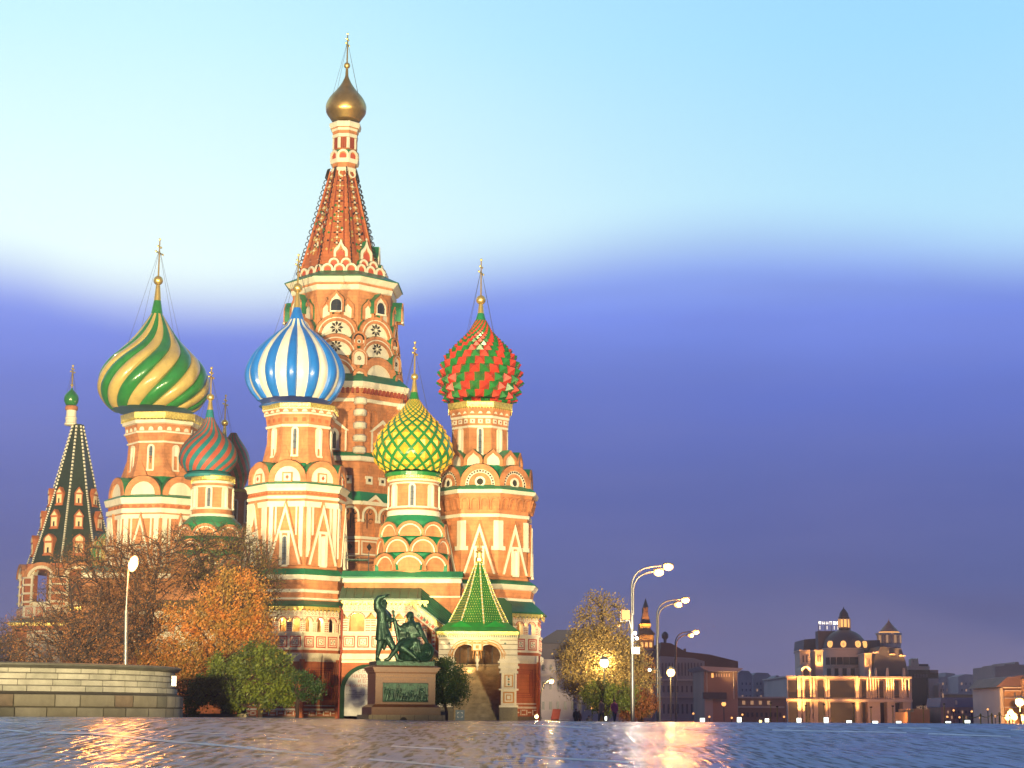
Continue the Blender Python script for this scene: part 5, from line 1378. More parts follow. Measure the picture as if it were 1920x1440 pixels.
def pav():
    t = PAV.node_tree; b = t.nodes['Principled BSDF']; n = t.nodes; l = t.links
    ge = n.new('ShaderNodeNewGeometry')
    def mapn(sc): q = n.new('ShaderNodeMapping'); q.inputs['Scale'].default_value = sc; l.new(ge.outputs['Position'], q.inputs[0]); return q
    m1 = mapn((.8, 1.1, 1)); m2 = mapn((4.0, .45, 1)); m3 = mapn((.16, .05, 1))
    a = n.new('ShaderNodeTexNoise'); a.inputs['Scale'].default_value = 1; a.inputs['Detail'].default_value = 2; l.new(m1.outputs[0], a.inputs[0])
    c = n.new('ShaderNodeTexVoronoi'); c.feature = 'SMOOTH_F1'; c.inputs['Scale'].default_value = 1; c.inputs['Smoothness'].default_value = .4; l.new(m2.outputs[0], c.inputs[0])
    d = n.new('ShaderNodeTexNoise'); d.inputs['Scale'].default_value = 1; d.inputs['Detail'].default_value = 4; l.new(m3.outputs[0], d.inputs[0])
    m4 = mapn((4.2, .28, 1)); e = n.new('ShaderNodeTexNoise'); e.inputs['Scale'].default_value = 1; e.inputs['Detail'].default_value = 5; e.inputs['Roughness'].default_value = .7; l.new(m4.outputs[0], e.inputs[0])
    ad = n.new('ShaderNodeMath'); ad.operation = 'MULTIPLY_ADD'; l.new(c.outputs[0], ad.inputs[0]); ad.inputs[1].default_value = -.45; l.new(a.outputs[0], ad.inputs[2])
    bp = n.new('ShaderNodeBump'); bp.inputs['Strength'].default_value = 1.0; bp.inputs['Distance'].default_value = .15; l.new(ad.outputs[0], bp.inputs['Height']); l.new(bp.outputs[0], b.inputs['Normal'])
    r = n.new('ShaderNodeValToRGB'); r.color_ramp.elements[0].color = (.006, .008, .028, 1); r.color_ramp.elements[1].color = (.10, .13, .34, 1); r.color_ramp.elements[0].position = .62; r.color_ramp.elements[1].position = .78  # dusk sky's blue on the stone is put into this base colour
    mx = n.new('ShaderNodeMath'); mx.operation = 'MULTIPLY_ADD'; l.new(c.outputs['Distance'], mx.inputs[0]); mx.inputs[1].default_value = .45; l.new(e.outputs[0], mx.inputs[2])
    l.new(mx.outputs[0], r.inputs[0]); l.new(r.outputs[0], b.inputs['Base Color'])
    sp = n.new('ShaderNodeMapRange'); l.new(mx.outputs[0], sp.inputs[0]); sp.inputs[1].default_value = .60; sp.inputs[2].default_value = .78; sp.inputs[3].default_value = .03; sp.inputs[4].default_value = .46; l.new(sp.outputs[0], b.inputs['Specular IOR Level'])
    k = n.new('ShaderNodeMapRange'); l.new(d.outputs[0], k.inputs[0]); k.inputs[1].default_value = .35; k.inputs[2].default_value = .7; k.inputs[3].default_value = .20; k.inputs[4].default_value = .34
    l.new(k.outputs[0], b.inputs['Roughness']); 
pav()
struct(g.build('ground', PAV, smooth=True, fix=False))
# painted lines on the setts
LINE = mat('road_paint', (.92, .90, .85), .35, var=.5, vscale=.7)
def line(pts, th, lab):
    mb = MB(); P = []
    for (a, b) in zip(pts, pts[1:]):
        n = max(2, int(abs(b[0] - a[0]) / 12))
        for i in range(n): P.append((a[0] + (b[0] - a[0]) * i / n, a[1] + (b[1] - a[1]) * i / n))
    P.append(pts[-1]); rows = []
    for x, y in P:
        a = ground_hit(x, y - th / 2); b = ground_hit(x, y + th / 2)
        if a is None or b is None: continue
        rows.append([a + Vector((0, 0, .006)), b + Vector((0, 0, .006))])
    if len(rows) > 1:
        mb.grid(rows, 0, closed=False); o = mb.build('painted_line', LINE, fix=False); struct(o)
for pts, th in (([(0, 1369), (45, 1372), (58, 1375)], 1.8), ([(74, 1374.5), (170, 1376), (230, 1381), (300, 1389), (420, 1399), (560, 1412), (680, 1423), (800, 1433), (870, 1441)], 2.6),
                ([(345, 1374), (425, 1377)], 1.5), ([(500, 1384), (616, 1392)], 1.8), ([(690, 1397), (835, 1405)], 2.0), ([(475, 1415), (530, 1414)], 1.4), ([(0, 1354.5), (70, 1358)], 1.2), ([(120, 1368), (165, 1369)], 1.2),
                ([(960, 1359), (1050, 1362), (1110, 1366)], 1.4), ([(980, 1418), (1070, 1424), (1182, 1430)], 2.2), ([(1282, 1366), (1345, 1368.5)], 1.4), ([(1448, 1369), (1560, 1371.5), (1700, 1374)], 1.6), ([(1740, 1376), (1895, 1381.5)], 1.8),
                ([(1665, 1364.5), (1745, 1366)], 1.3), ([(1475, 1362), (1510, 1362.5)], 1.1), ([(1895, 1369), (1920, 1369.5)], 1.2)):
    line(pts, th * 1.35, '')

# ================================================================ ROUND STONE PLATFORM
def platform():
    cx, cy, r = -25.7, 91.2, 8.9; zt = PX(0, 1240, 82).z; z0 = zgl(-25, 82)
    t = thing('stone_platform', 'low round stone platform with pale block parapet and dark coping, at the left edge', 'stone platform', (cx, cy, z0))
    rnd = random.Random(11)
    cols = [mat('sandstone_a', (.15, .135, .095), .8, var=.25, vscale=1.5, bump=.2), mat('sandstone_b', (.11, .105, .075), .8, var=.3, vscale=1.3, bump=.2), mat('sandstone_c', (.19, .175, .13), .8, var=.3, vscale=1.1, bump=.2), mat('sandstone_d', (.14, .105, .07), .8, var=.35, vscale=1.7, bump=.2)]
    pale = [mat('limestone_a', (.29, .28, .23), .8, var=.3, vscale=1.2, bump=.15), mat('limestone_b', (.24, .235, .19), .8, var=.35, vscale=2, bump=.15)]
    joint = mat('dark_joint', (.04, .035, .025), .9); cop = mat('dark_coping', (.06, .06, .045), .7, var=.4, vscale=1.2)
    def arcblk(mb, a0, a1, r_, za, zb_, m):
        n = max(2, int((a1 - a0) * r_ / .35)); mb.grid([[(cx + (r_ - e) * math.cos(a0 + (a1 - a0) * i / n), cy + (r_ - e) * math.sin(a0 + (a1 - a0) * i / n), z) for i in range(n + 1)] for z, e in ((za, .04), (za + .03, 0), (zb_ - .03, 0), (zb_, .04))], m, closed=False)
        for a in (a0, a1): mb.face([(cx + q * math.cos(a), cy + q * math.sin(a), z) for q, z in ((r_ - .04, za), (r_ - .3, za), (r_ - .3, zb_), (r_ - .04, zb_))], m)
    Z = lambda y: PX(0, y, 82.3).z
    low = MB(); zz = [z0 - .6, Z(1325), Z(1300)]
    low.lathe([(r + .38, zz[0]), (r + .38, zz[2] - .01), (r + .1, zz[2])], 96, 0, cx, cy, 4, poly=False)
    for c in range(2):
        a = math.pi * .95 + rnd.random() * .1 if False else -math.pi
        while a < .5:
            w = rnd.uniform(.9, 1.75) / r; arcblk(low, a + .002, min(a + w, .5), r + .45, zz[c] + .02, zz[c + 1] - .02, rnd.randrange(4)); a += w + .003
    low.build('block_course', cols + [joint], t, smooth=False)
    upm = MB(); zu = [Z(1297), Z(1284), Z(1272), Z(1260), Z(1250)]
    upm.lathe([(r + .30, Z(1300) + .01), (r + .22, Z(1298)), (r + .05, Z(1291)), (r - .03, Z(1284)), (r - .03, Z(1250))], 96, 0, cx, cy, 2, poly=False)
    for c in range(4):
        a = -math.pi + rnd.random() * .1
        while a < .5:
            w = rnd.uniform(.8, 1.7) / r; arcblk(upm, a + .0012, min(a + w, .5), r + (.14 if c == 0 else .0), zu[c] + .008, zu[c + 1] - .008, rnd.randrange(2)); a += w + .0018
    upm.build('parapet', pale + [joint], t)
    cp = MB(); cp.lathe([(r - .3, Z(1250)), (r + .12, Z(1249.5)), (r + .22, Z(1246.5)), (r + .30, Z(1245.5)), (r + .30, Z(1242)), (r + .2, Z(1240)), (r - .5, Z(1240) + .02), (r - .5, z0)], 96, 0, cx, cy, poly=False); cp.build('coping', cop, t)
    a = R(-14); x, y = cx + (r + .05) * math.cos(R(-5)), cy + (r + .05) * math.sin(R(-5)) - .3
    p = PX(326.5, 1277, cy - 1.2)
    l = thing('wall_lamp', 'small lit rectangular wall lamp at the right end of the round stone platform', 'lamp', (p.x, p.y, p.z))
    b = MB(); b.box((p.x, p.y, p.z), (.20, .16, .46)); b.build('glass', mat('lamp_pale', (.9, .85, .7), .4, emit=(1, .88, .62), estr=1.1), l)
    b = MB(); b.box((p.x, p.y, p.z + .25), (.28, .24, .05)); b.box((p.x, p.y, p.z - .25), (.28, .24, .05)); b.box((p.x, p.y + .13, p.z), (.1, .1, .5)); b.build('frame', IRON, l)
platform()

# ================================================================ MONUMENT
def remesh(mb, name, m, par, vox=.045, sm=True):
    o = mb.build(name, m, par); r = o.modifiers.new('remesh', 'REMESH'); r.mode = 'VOXEL'; r.voxel_size = vox; r.use_smooth_shade = True
    s = o.modifiers.new('smooth', 'SMOOTH'); s.factor = .5; s.iterations = 2
    return o
def limb(mb, pts, rads, n=10):
    P = [Vector(p) for p in pts]
    for i in range(len(P) - 1): mb.tube([P[i], P[i + 1]], [rads[i], rads[i + 1]], n)
    for p, r in zip(P, rads): mb.sphere(p, r * .98, n, 6)
def hand(mb, w, d, s, side, curl=.5):
    """palm, four fingers and a thumb; w wrist, d direction, side the thumb side"""
    d = Vector(d).normalized(); side = Vector(side); side = (side - d * side.dot(d)).normalized(); nrm = d.cross(side)
    limb(mb, [w, w + d * s * .45], [s * .2, s * .26])
    for i in range(4):
        b = w + d * s * .45 + side * s * (.22 - .15 * i); L_ = s * (.42, .5, .46, .34)[i]
        limb(mb, [b, b + d * L_ * .5 + nrm * curl * L_ * .15, b + d * L_ * .85 + nrm * curl * L_ * .5], [s * .085, s * .08, s * .065], 6)
    b = w + d * s * .15 + side * s * .2; limb(mb, [b, b + d * s * .2 + side * s * .2, b + d * s * .42 + side * s * .25], [s * .1, s * .09, s * .07], 6)

def monument():
    Y = 121.5; phi = R(17.7)
    c0 = PX(703, 1345, Y - 1.2)     # front left corner of the block
    z_ = lambda y: PX(750, y, Y - .9).z
    n = Vector((math.sin(phi), -math.cos(phi), 0)); t_ = Vector((math.cos(phi), math.sin(phi), 0)); W_, D_ = 4.06, 2.24
    ctr = Vector((c0.x, c0.y, 0)) + t_ * W_ / 2 - n * D_ / 2
    t = thing('monument', 'green bronze monument of two men on a brown granite pedestal before the cathedral', 'monument', (ctr.x, ctr.y, 0))
    P = lambda u, o, z: Vector((ctr.x, ctr.y, z)) + t_ * u + n * (D_ / 2 + o)
    def blk(mb, e, za, zb_, m=0, e2=None):
        e2 = e if e2 is None else e2
        a = [P(u, o, za) for u, o in ((-W_ / 2 - e, e), (W_ / 2 + e, e), (W_ / 2 + e, -D_ - e), (-W_ / 2 - e, -D_ - e))]; b = [P(u, o, zb_) for u, o in ((-W_ / 2 - e2, e2), (W_ / 2 + e2, e2), (W_ / 2 + e2, -D_ - e2), (-W_ / 2 - e2, -D_ - e2))]
        mb.grid([a, b], m); mb.face(b, m); mb.face(a, m)
    m = MB(); zf = z_(1340.5); blk(m, .55, -1.0, zf)
    slab = m.build('base_slab', GRAN2, t)
    jt = MB()
    for i in range(6): u = -W_ / 2 - .3 + i * .94; jt.fbox(P, u - .012, u + .012, .55, .553, 0, zf - .01)
    a = arch(.5, .26, 8, 0, z_(1352), -.25); jt.ext(P, a, .5, .556, 0); jt.build('joint', DARK, slab)
    p = MB(); blk(p, .30, zf + .003, z_(1326), 0); blk(p, .30, z_(1326), z_(1324), 0, .2); blk(p, .2, z_(1324), z_(1320.5), 0, .02)
    blk(p, 0, z_(1320.5), z_(1262.5)); blk(p, .05, z_(1262.5), z_(1260), 0, .07); blk(p, .12, z_(1260), z_(1257)); blk(p, .2, z_(1257), z_(1253)); blk(p, .26, z_(1253), z_(1251)); blk(p, .26, z_(1251), z_(1247.8), 0, .02)
    ped = p.build('pedestal', GRAN, t)
    # relief panel on the front
    zr0, zr1 = z_(1315.5), z_(1281); ua, ub = -W_ / 2 + .52, W_ / 2 - .52
    f = MB(); f.fbox(P, ua - .04, ub + .04, .001, .012, zr0 - .04, zr1 + .04, 1); f.fbox(P, ua, ub, .012, .02, zr0, zr1, 0); pan = f.build('relief_panel', [BRONZE, DARK], ped)
    q = MB(); rnd = random.Random(5); hh = zr1 - zr0
    lst = [(.04, .78, 0), (.10, .70, .1), (.17, .62, 0), (.21, .66, -.1), (.29, .70, .25), (.35, .72, .3), (.41, .45, .2), (.48, .40, 0), (.55, .52, -.3), (.62, .60, -.35), (.68, .62, -.35), (.74, .38, 0), (.82, .76, .05), (.88, .72, -.1), (.95, .40, 0)]
    for (fx, fh, ln) in lst:
        u = ua + (ub - ua) * fx; h = hh * fh; o = .05
        limb(q, [P(u - .05, o, zr0 + .04), P(u, o, zr0 + h * .45), P(u + ln * .3, o + .02, zr0 + h * .8)], [.05, .075, .08], 6); limb(q, [P(u + .09, o, zr0 + .04), P(u + .02, o, zr0 + h * .45)], [.045, .07], 6)
        q.sphere(P(u + ln * .36, o + .03, zr0 + h * .97), .06, 7, 5); a = rnd.uniform(-.6, 1.0); limb(q, [P(u + ln * .3, o + .04, zr0 + h * .8), P(u + ln * .3 + .2 * math.cos(a), o + .06, zr0 + h * .75 + .2 * math.sin(a))], [.045, .03], 6)
    remesh(q, 'relief_figures', BRONZE, pan, .03)
    # cut lettering, weathered to a few gilt strokes
    cgt = mat('gilt_letter', (.22, .105, .035), .6)
    for s_, yy, sz in (('ГРАЖДАНИНУ МИНИНУ И КНЯЗЮ ПОЖАРСКОМУ', 1268.5, .165), ('БЛАГОДАРНАЯ РОССІЯ. ЛѢТА 1818', 1275, .165)):
        c = bpy.data.curves.new('inscription', 'FONT'); c.body = s_; c.size = sz; c.align_x = 'CENTER'; c.extrude = .003
        o = bpy.data.objects.new('inscription', c); S.collection.objects.link(o); dg = bpy.context.evaluated_depsgraph_get(); me = bpy.data.meshes.new_from_object(o.evaluated_get(dg)); bpy.data.objects.remove(o)
        ob = bpy.data.objects.new('inscription', me); S.collection.objects.link(ob); me.materials.clear(); me.materials.append(cgt); ob.parent = ped
        ob.location = P(0, .006, z_(yy)) - Vector(ORG[ped.name]); ob.rotation_euler = (math.pi / 2, 0, phi)
    b = MB(); blk(b, -.06, z_(1247.8) + .003, z_(1239.5)); b.build('bronze_base', BRONZE, t)
    zt = z_(1239.5)
    Q = lambda px, py, dy=0: PX(px, py, Y - .4 + dy)
    # standing man
    s = MB()
    limb(s, [Q(715, 1196), Q(711.5, 1212), Q(707.5, 1230, .05), Q(707.5, 1236.5)], [.30, .23, .14, .13])
    limb(s, [Q(707, 1236.5, .05), Q(712, 1238, -.25)], [.14, .10]); 
    limb(s, [Q(727, 1196, -.2), Q(736, 1212, -.3), Q(744.5, 1232, -.3), Q(745, 1236, -.3)], [.32, .24, .14, .13]); limb(s, [Q(745, 1237, -.3), Q(756, 1239, -.4)], [.13, .085])
    limb(s, [Q(716, 1165), Q(716, 1150), Q(713, 1142)], [.33, .38, .34]); limb(s, [Q(715, 1140), Q(719, 1134)], [.15, .13])
    limb(s, [Q(708, 1142, -.1), Q(706.5, 1128, -.15), Q(711, 1121, -.2), Q(720, 1118, -.2)], [.27, .24, .19, .12])
    hand(s, Q(721, 1117.5, -.2), (1, 0, .32), .42, (0, -1, .2), .2)
    limb(s, [Q(720, 1146, .2), Q(728, 1160, 0), Q(735, 1163, -.2)], [.2, .15, .11]); hand(s, Q(735, 1163, -.2), (.6, 0, .4), .32, (0, 0, 1), 1.1)
    # tunic
    rows = []
    prof = [(716, 1163, .34), (716.5, 1168, .36), (717, 1178, .42), (719, 1188, .50), (721, 1200, .58)]
    for (px, py, r_) in prof:
        c = Q(px, py, -.05); row = []
        for j in range(40): a = 2 * math.pi * j / 40; k = 1 + .10 * math.sin(a * 9 + py * .05) * (py - 1163) / 37; row.append(c + Vector((math.cos(a) * r_ * k, math.sin(a) * r_ * .75 * k, 0)))
        rows.append(row)
    s.grid(rows); s.face(rows[0]); s.face(rows[-1])
    # head with profile to the right
    h = Q(720, 1130.5, -.05); s.sphere(h, .215, 14, 10, 0, (1.0, .88, 1.18)); limb(s, [h + Vector((.18, -.02, .02)), h + Vector((.27, -.02, -.04))], [.045, .04], 6); limb(s, [h + Vector((.08, 0, -.16)), h + Vector((.15, 0, -.30))], [.13, .06]); s.sphere(h + Vector((-.02, -.2, -.01)), .05, 6, 4)
    for e in (-.07, .07): s.sphere(h + Vector((.19, e, .05)), .03, 6, 4)
    limb(s, [Q(715, 1139, .3), Q(728, 1155, .35), Q(731, 1176, .3)], [.2, .25, .12]); limb(s, [Q(722, 1200, .45), Q(720, 1216, .4)], [.3, .12])
    remesh(s, 'standing_figure', BRONZE, t, .04)
    # seated man
    s = MB()
    limb(s, [Q(773, 1198), Q(772, 1184), Q(771, 1174)], [.42, .38, .42]); limb(s, [Q(760, 1173), Q(783, 1173)], [.22, .24]); limb(s, [Q(770, 1170), Q(768, 1162)], [.17, .15])
    h = Q(767.5, 1154.5, -.05); s.sphere(h, .225, 14, 10, 0, (.92, .95, 1.22)); s.sphere(h + Vector((.06, .06, .04)), .26, 12, 8, 0, (1, .9, 1.0)); limb(s, [h + Vector((-.06, -.22, .02)), h + Vector((-.08, -.28, -.05))], [.04, .045], 6); limb(s, [h + Vector((-.02, -.1, -.2)), h + Vector((-.03, -.14, -.36))], [.13, .06])
    for e in (-.11, .02): s.sphere(h + Vector((e, -.205, .04)), .03, 6, 4)
    for e in (-.2, .22): s.sphere(h + Vector((e, 0, -.02)), .055, 6, 4)
    limb(s, [h + Vector((.2, .1, 0)), h + Vector((.24, .12, -.35))], [.12, .09])
    limb(s, [Q(783, 1173), Q(792, 1189, -.15), Q(799.5, 1203, -.35), Q(801, 1206, -.4)], [.22, .17, .12, .10]); hand(s, Q(800, 1205, -.4), (.25, 0, -1), .36, (-1, 0, 0), .9)
    limb(s, [Q(760, 1173, -.1), Q(750, 1180, -.25), Q(743, 1170, -.4)], [.22, .17, .11]); hand(s, Q(743, 1170, -.4), (-.35, 0, 1), .32, (0, -1, 0), 1.0)
    limb(s, [Q(770, 1201, 0), Q(750, 1209, -.55), Q(739, 1222, -.5), Q(730, 1234, -.45)], [.34, .25, .18, .13]); limb(s, [Q(730, 1235, -.45), Q(722, 1238, -.5)], [.14, .10])
    limb(s, [Q(776, 1203, -.1), Q(754, 1214, -.7), Q(768, 1224, -.65), Q(780, 1234, -.6)], [.34, .26, .19, .13]); limb(s, [Q(780, 1235, -.6), Q(785, 1239.5, -.75)], [.14, .10])
    # draped cloak over the shoulder, lap and seat
    for i in range(9): x = 748 + i * 1.7; limb(s, [Q(758 + i * .8, 1172 + i * .3, -.2), Q(x, 1186, -.3 - .06 * (i % 2)), Q(x - 1, 1200, -.25)], [.13, .10, .08], 6)
    for i in range(10): x = 755 + i * 3.6; limb(s, [Q(762 + i * 2.4, 1204, -.3 + .05 * (i % 3)), Q(x, 1222, -.35 - .1 * (i % 2)), Q(x + (1 if i > 5 else -1), 1237, -.2)], [.2, .13, .09], 6)
    limb(s, [Q(758, 1217, .2), Q(786, 1217, .2)], [.42, .42]); limb(s, [Q(757, 1230, .2), Q(788, 1230, .2)], [.38, .38])
    for i in range(5): limb(s, [Q(762 + i * 4, 1176, -.32), Q(768 + i * 4, 1187, -.36), Q(772 + i * 4, 1194, -.3)], [.06, .07, .05], 6)
    for i in range(6): limb(s, [Q(752 + i * 4.5, 1204 - i * .6, -.55 + i * .04), Q(758 + i * 4, 1211, -.6 + i * .05)], [.10, .06], 6)
    remesh(s, 'seated_figure', BRONZE, t, .04)
    s = MB(); limb(s, [Q(737, 1146.5, -.45), Q(738, 1152, -.45)], [.10, .075], 8); limb(s, [Q(738, 1152, -.45), Q(740, 1164, -.45)], [.07, .08], 8); limb(s, [Q(733, 1166, -.45), Q(747, 1164, -.45)], [.06, .06], 6); limb(s, [Q(740.5, 1165, -.45), Q(747, 1201, -.45)], [.15, .09], 8); s.build('sword', BRONZE, t, smooth=True)
    s = MB(); c = Q(799, 1223.5, -.55); M3 = Matrix.Rotation(R(18), 3, 'Y') @ Matrix.Rotation(R(-38), 3, 'Z')
    prof = [(0.02, -.16), (.10, -.15), (.14, -.08), (.24, -.10), (.27, -.05), (.38, -.07), (.41, -.03), (.54, -.05), (.58, -.09), (.63, -.08), (.65, 0), (.62, .05), (0.01, .03)]
    rows = [[c + M3 @ Vector((r_ * math.cos(2 * math.pi * j / 32), o, r_ * math.sin(2 * math.pi * j / 32))) for j in range(32)] for r_, o in prof]; s.grid(rows); s.build('shield', BRONZE, t, smooth=True, angle=40)
monument()

# ================================================================ TREES
def leafmat(name, cols, rough=.6):
    m = bpy.data.materials.new(name); m.use_nodes = True; t = m.node_tree; b = t.nodes['Principled BSDF']; b.inputs['Roughness'].default_value = rough
    g = t.nodes.new('ShaderNodeNewGeometry'); n = t.nodes.new('ShaderNodeTexNoise'); n.inputs['Scale'].default_value = .75; n.inputs['Detail'].default_value = 6; n.inputs['Roughness'].default_value = .8; t.links.new(g.outputs['Position'], n.inputs[0])
    r = t.nodes.new('ShaderNodeValToRGB'); r.color_ramp.interpolation = 'LINEAR'
    while len(r.color_ramp.elements) < len(cols): r.color_ramp.elements.new(.5)
    for i, (e, c) in enumerate(zip(r.color_ramp.elements, cols)): e.position = .32 + .36 * i / max(1, len(cols) - 1); e.color = (*c, 1)
    t.links.new(n.outputs[0], r.inputs[0]); t.links.new(r.outputs[0], b.inputs['Base Color'])
    tr = t.nodes.new('ShaderNodeBsdfTranslucent'); t.links.new(r.outputs[0], tr.inputs[0]); ms = t.nodes.new('ShaderNodeMixShader'); ms.inputs[0].default_value = .3
    t.links.new(b.outputs[0], ms.inputs[1]); t.links.new(tr.outputs[0], ms.inputs[2]); t.links.new(ms.outputs[0], t.nodes['Material Output'].inputs[0]); return m
BARK = mat('bark', (.030, .016, .011), .9, var=.4, vscale=3)
BARKG = mat('bark_olive', (.11, .085, .045), .9, var=.4, vscale=3)
L_OR = leafmat('leaves_orange', [(.36, .08, .015), (.55, .20, .03), (.20, .14, .03), (.62, .30, .05)])
L_RU = leafmat('leaves_rust', [(.16, .045, .015), (.32, .13, .03), (.12, .07, .02)])
L_GR = leafmat('leaves_green', [(.04, .09, .01), (.15, .18, .015), (.02, .05, .01), (.34, .26, .03)])
L_YE = leafmat('leaves_yellow', [(.40, .25, .05), (.26, .18, .05), (.50, .36, .10), (.34, .17, .04)])
L_DG = leafmat('leaves_dark_green', [(.035, .09, .012), (.02, .05, .012), (.12, .13, .02)])
L_MX = leafmat('leaves_mixed', [(.06, .10, .012), (.24, .07, .02), (.04, .06, .01)])

def tree(name, label, cat, px, Y, ells, natt, leaves, lmat, seed, r0_=.28, lsize=.16, group=None, bark=BARK, yb=1345, clump=.55, depthk=.85, leafkeep=1.0, minr=.012, trunk_to=None, droop=0, fork=None, twigs=0):
    rnd = random.Random(seed); b = PX(px, yb, Y); b.z = zgl(b.x, Y) - .2
    t = thing(name, label, cat, (b.x, Y, b.z), group)
    E = []
    for (ex, ey, rx, ry) in ells:
        c = PX(ex, ey, Y); s = 1 / PPM(c); E.append((c, rx * s, rx * s * depthk, ry * s))
    vol = [e[1] * e[2] * e[3] for e in E]; tot = sum(vol)
    att = []
    for e, v in zip(E, vol):
        for _ in range(max(4, int(natt * v / tot))):
            while True:
                q = Vector((rnd.uniform(-1, 1), rnd.uniform(-1, 1), rnd.uniform(-1, 1)))
                if q.length < 1: break
            q = q * (q.length ** -.35 if q.length > .05 else 1)     # more towards the outside
            att.append(e[0] + Vector((q.x * e[1], q.y * e[2], q.z * e[3])))
    # trunk
    top = max(E, key=lambda e: e[0].z + e[3] * .4); ztop = (top[0].z + top[3] * .35) if trunk_to is None else PX(px, trunk_to, Y).z
    n = max(4, int((ztop - b.z) / .7)); nodes = [Vector((b.x, Y, b.z))]; par = [-1]
    for i in range(1, n + 1):
        f = i / n; q = Vector((b.x + (top[0].x - b.x) * f ** 1.6 + rnd.uniform(-.07, .07), Y + rnd.uniform(-.07, .07), b.z + (ztop - b.z) * f)); nodes.append(q); par.append(len(nodes) - 2)
    zfork = min(a.z for a in att)
    att.sort(key=lambda a: min((a - nodes[i]).length for i in range(len(nodes))))
    step = .75; dist = [0.0] * len(nodes)
    for i in range(1, len(nodes)): dist[i] = dist[i - 1] + (nodes[i] - nodes[i - 1]).length
    for a in att:
        best, bd = 0, 1e9
        for i, q in enumerate(nodes):
            if i < 2 and len(nodes) > 3: continue
            d = (a - q).length + dist[i] * .22 + (max(0, q.z - a.z) * .35 if not droop else 0)
            if d < bd: bd = d; best = i
        q = nodes[best]; v = a - q; L_ = v.length; m = max(1, min(5, int(L_ / step)))
        last = best
        for k in range(1, m + 1):
            f = k / m; p = q + v * f + Vector((rnd.gauss(0, .06), rnd.gauss(0, .06), .16 * L_ * f * (1 - f) + rnd.gauss(0, .05))) * (0 if k == m else 1)
            nodes.append(p); par.append(last); dist.append(dist[last] + v.length / m); last = len(nodes) - 1
    # pipe radii
    ch = [0] * len(nodes)
    for i in range(1, len(nodes)): ch[par[i]] += 1
    w = [1.0 if ch[i] == 0 else 0.0 for i in range(len(nodes))]
    for i in range(len(nodes) - 1, 0, -1): w[par[i]] += w[i]
    wm = w[0] or 1; rad = [max(minr, r0_ * (x / wm) ** .46) for x in w]
    tr = MB()
    for i in range(1, len(nodes)):
        p = par[i]; tr.tube([nodes[p], nodes[i]], [min(rad[p], rad[i] * 1.35), rad[i]], 8 if rad[i] > .1 else 4 if rad[i] > .03 else 3, 0, cap=False)
    tips = [i for i in range(len(nodes)) if ch[i] == 0]
    if twigs:
        for i in tips:
            d0 = (nodes[i] - nodes[par[i]]).normalized()
            for _ in range(twigs):
                d = (d0 + Vector((rnd.gauss(0, .6), rnd.gauss(0, .6), rnd.gauss(.1, .5)))).normalized(); L_ = rnd.uniform(.4, 1.1); m_ = nodes[i] + d * L_ * .5 + Vector((rnd.gauss(0, .06), 0, rnd.gauss(0, .06)))
                tr.tube([nodes[i], m_, nodes[i] + d * L_], [minr, minr * .8, minr * .5], 3, 0, cap=False)
                for __ in range(2):
                    d2 = (d + Vector((rnd.gauss(0, .7), rnd.gauss(0, .7), rnd.gauss(0, .6)))).normalized(); tr.tube([m_, m_ + d2 * rnd.uniform(.2, .6)], [minr * .7, minr * .4], 3, 0, cap=False)
    tr.build('trunk', bark, t, fix=False)
    if leaves:
        lv = MB(); per = max(1, int(leaves / max(1, len(tips))))
        src = tips + [i for i in range(len(nodes)) if ch[i] and rad[i] < r0_ * .22]
        per = max(1, int(leaves / len(src)))
        for i in src:
            if rnd.random() > leafkeep: continue
            for _ in range(per):
                q = Vector((rnd.gauss(0, 1), rnd.gauss(0, 1), rnd.gauss(0, .8))) * clump * .5; c = nodes[i] + q
                a = Vector((rnd.gauss(0, 1), rnd.gauss(0, 1), rnd.gauss(0, 1))).normalized(); b_ = a.orthogonal().normalized(); s = lsize * rnd.uniform(.6, 1.25); e = a.cross(b_)
                lv.face([c - b_ * s * .5, c + e * s * .3 , c + b_ * s * .5, c - e * s * .3], 0)
        lv.build('crown', lmat, t, fix=False)
    return t
tree('bare_tree', 'tall nearly leafless tree with dark twigs directly behind the left street lamp', 'tree', 258, 126, [(255, 1110, 90, 105), (190, 1080, 95, 75), (200, 1180, 110, 70), (300, 1060, 60, 60)], 1000, 26000, L_RU, 1, r0_=.45, lsize=.13, twigs=4, minr=.013, clump=.7)
tree('bare_tree', 'spreading leafless tree in front of the bell tower, low branches above the stone platform', 'tree', 150, 120, [(110, 1200, 120, 55), (190, 1195, 80, 55), (60, 1225, 60, 30), (130, 1130, 60, 60)], 600, 9000, L_RU, 2, r0_=.34, lsize=.12, twigs=4, minr=.014, clump=.7)
tree('bare_tree', 'small leafless tree cut off by the left edge of the picture', 'tree', -8, 130, [(0, 1222, 42, 40)], 150, 200, L_RU, 3, r0_=.16, lsize=.12, twigs=4, minr=.014)
tree('autumn_tree', 'big autumn tree with orange and rust leaves, between the striped domes and the green bush', 'tree', 425, 124, [(440, 1130, 62, 62), (405, 1180, 50, 40), (350, 1160, 40, 34), (400, 1250, 66, 40), (470, 1200, 46, 50), (350, 1225, 50, 34), (370, 1290, 50, 36), (300, 1230, 40, 34), (310, 1285, 30, 30)], 1000, 40000, L_OR, 4, r0_=.42, lsize=.17, clump=.62, twigs=1, trunk_to=1080)
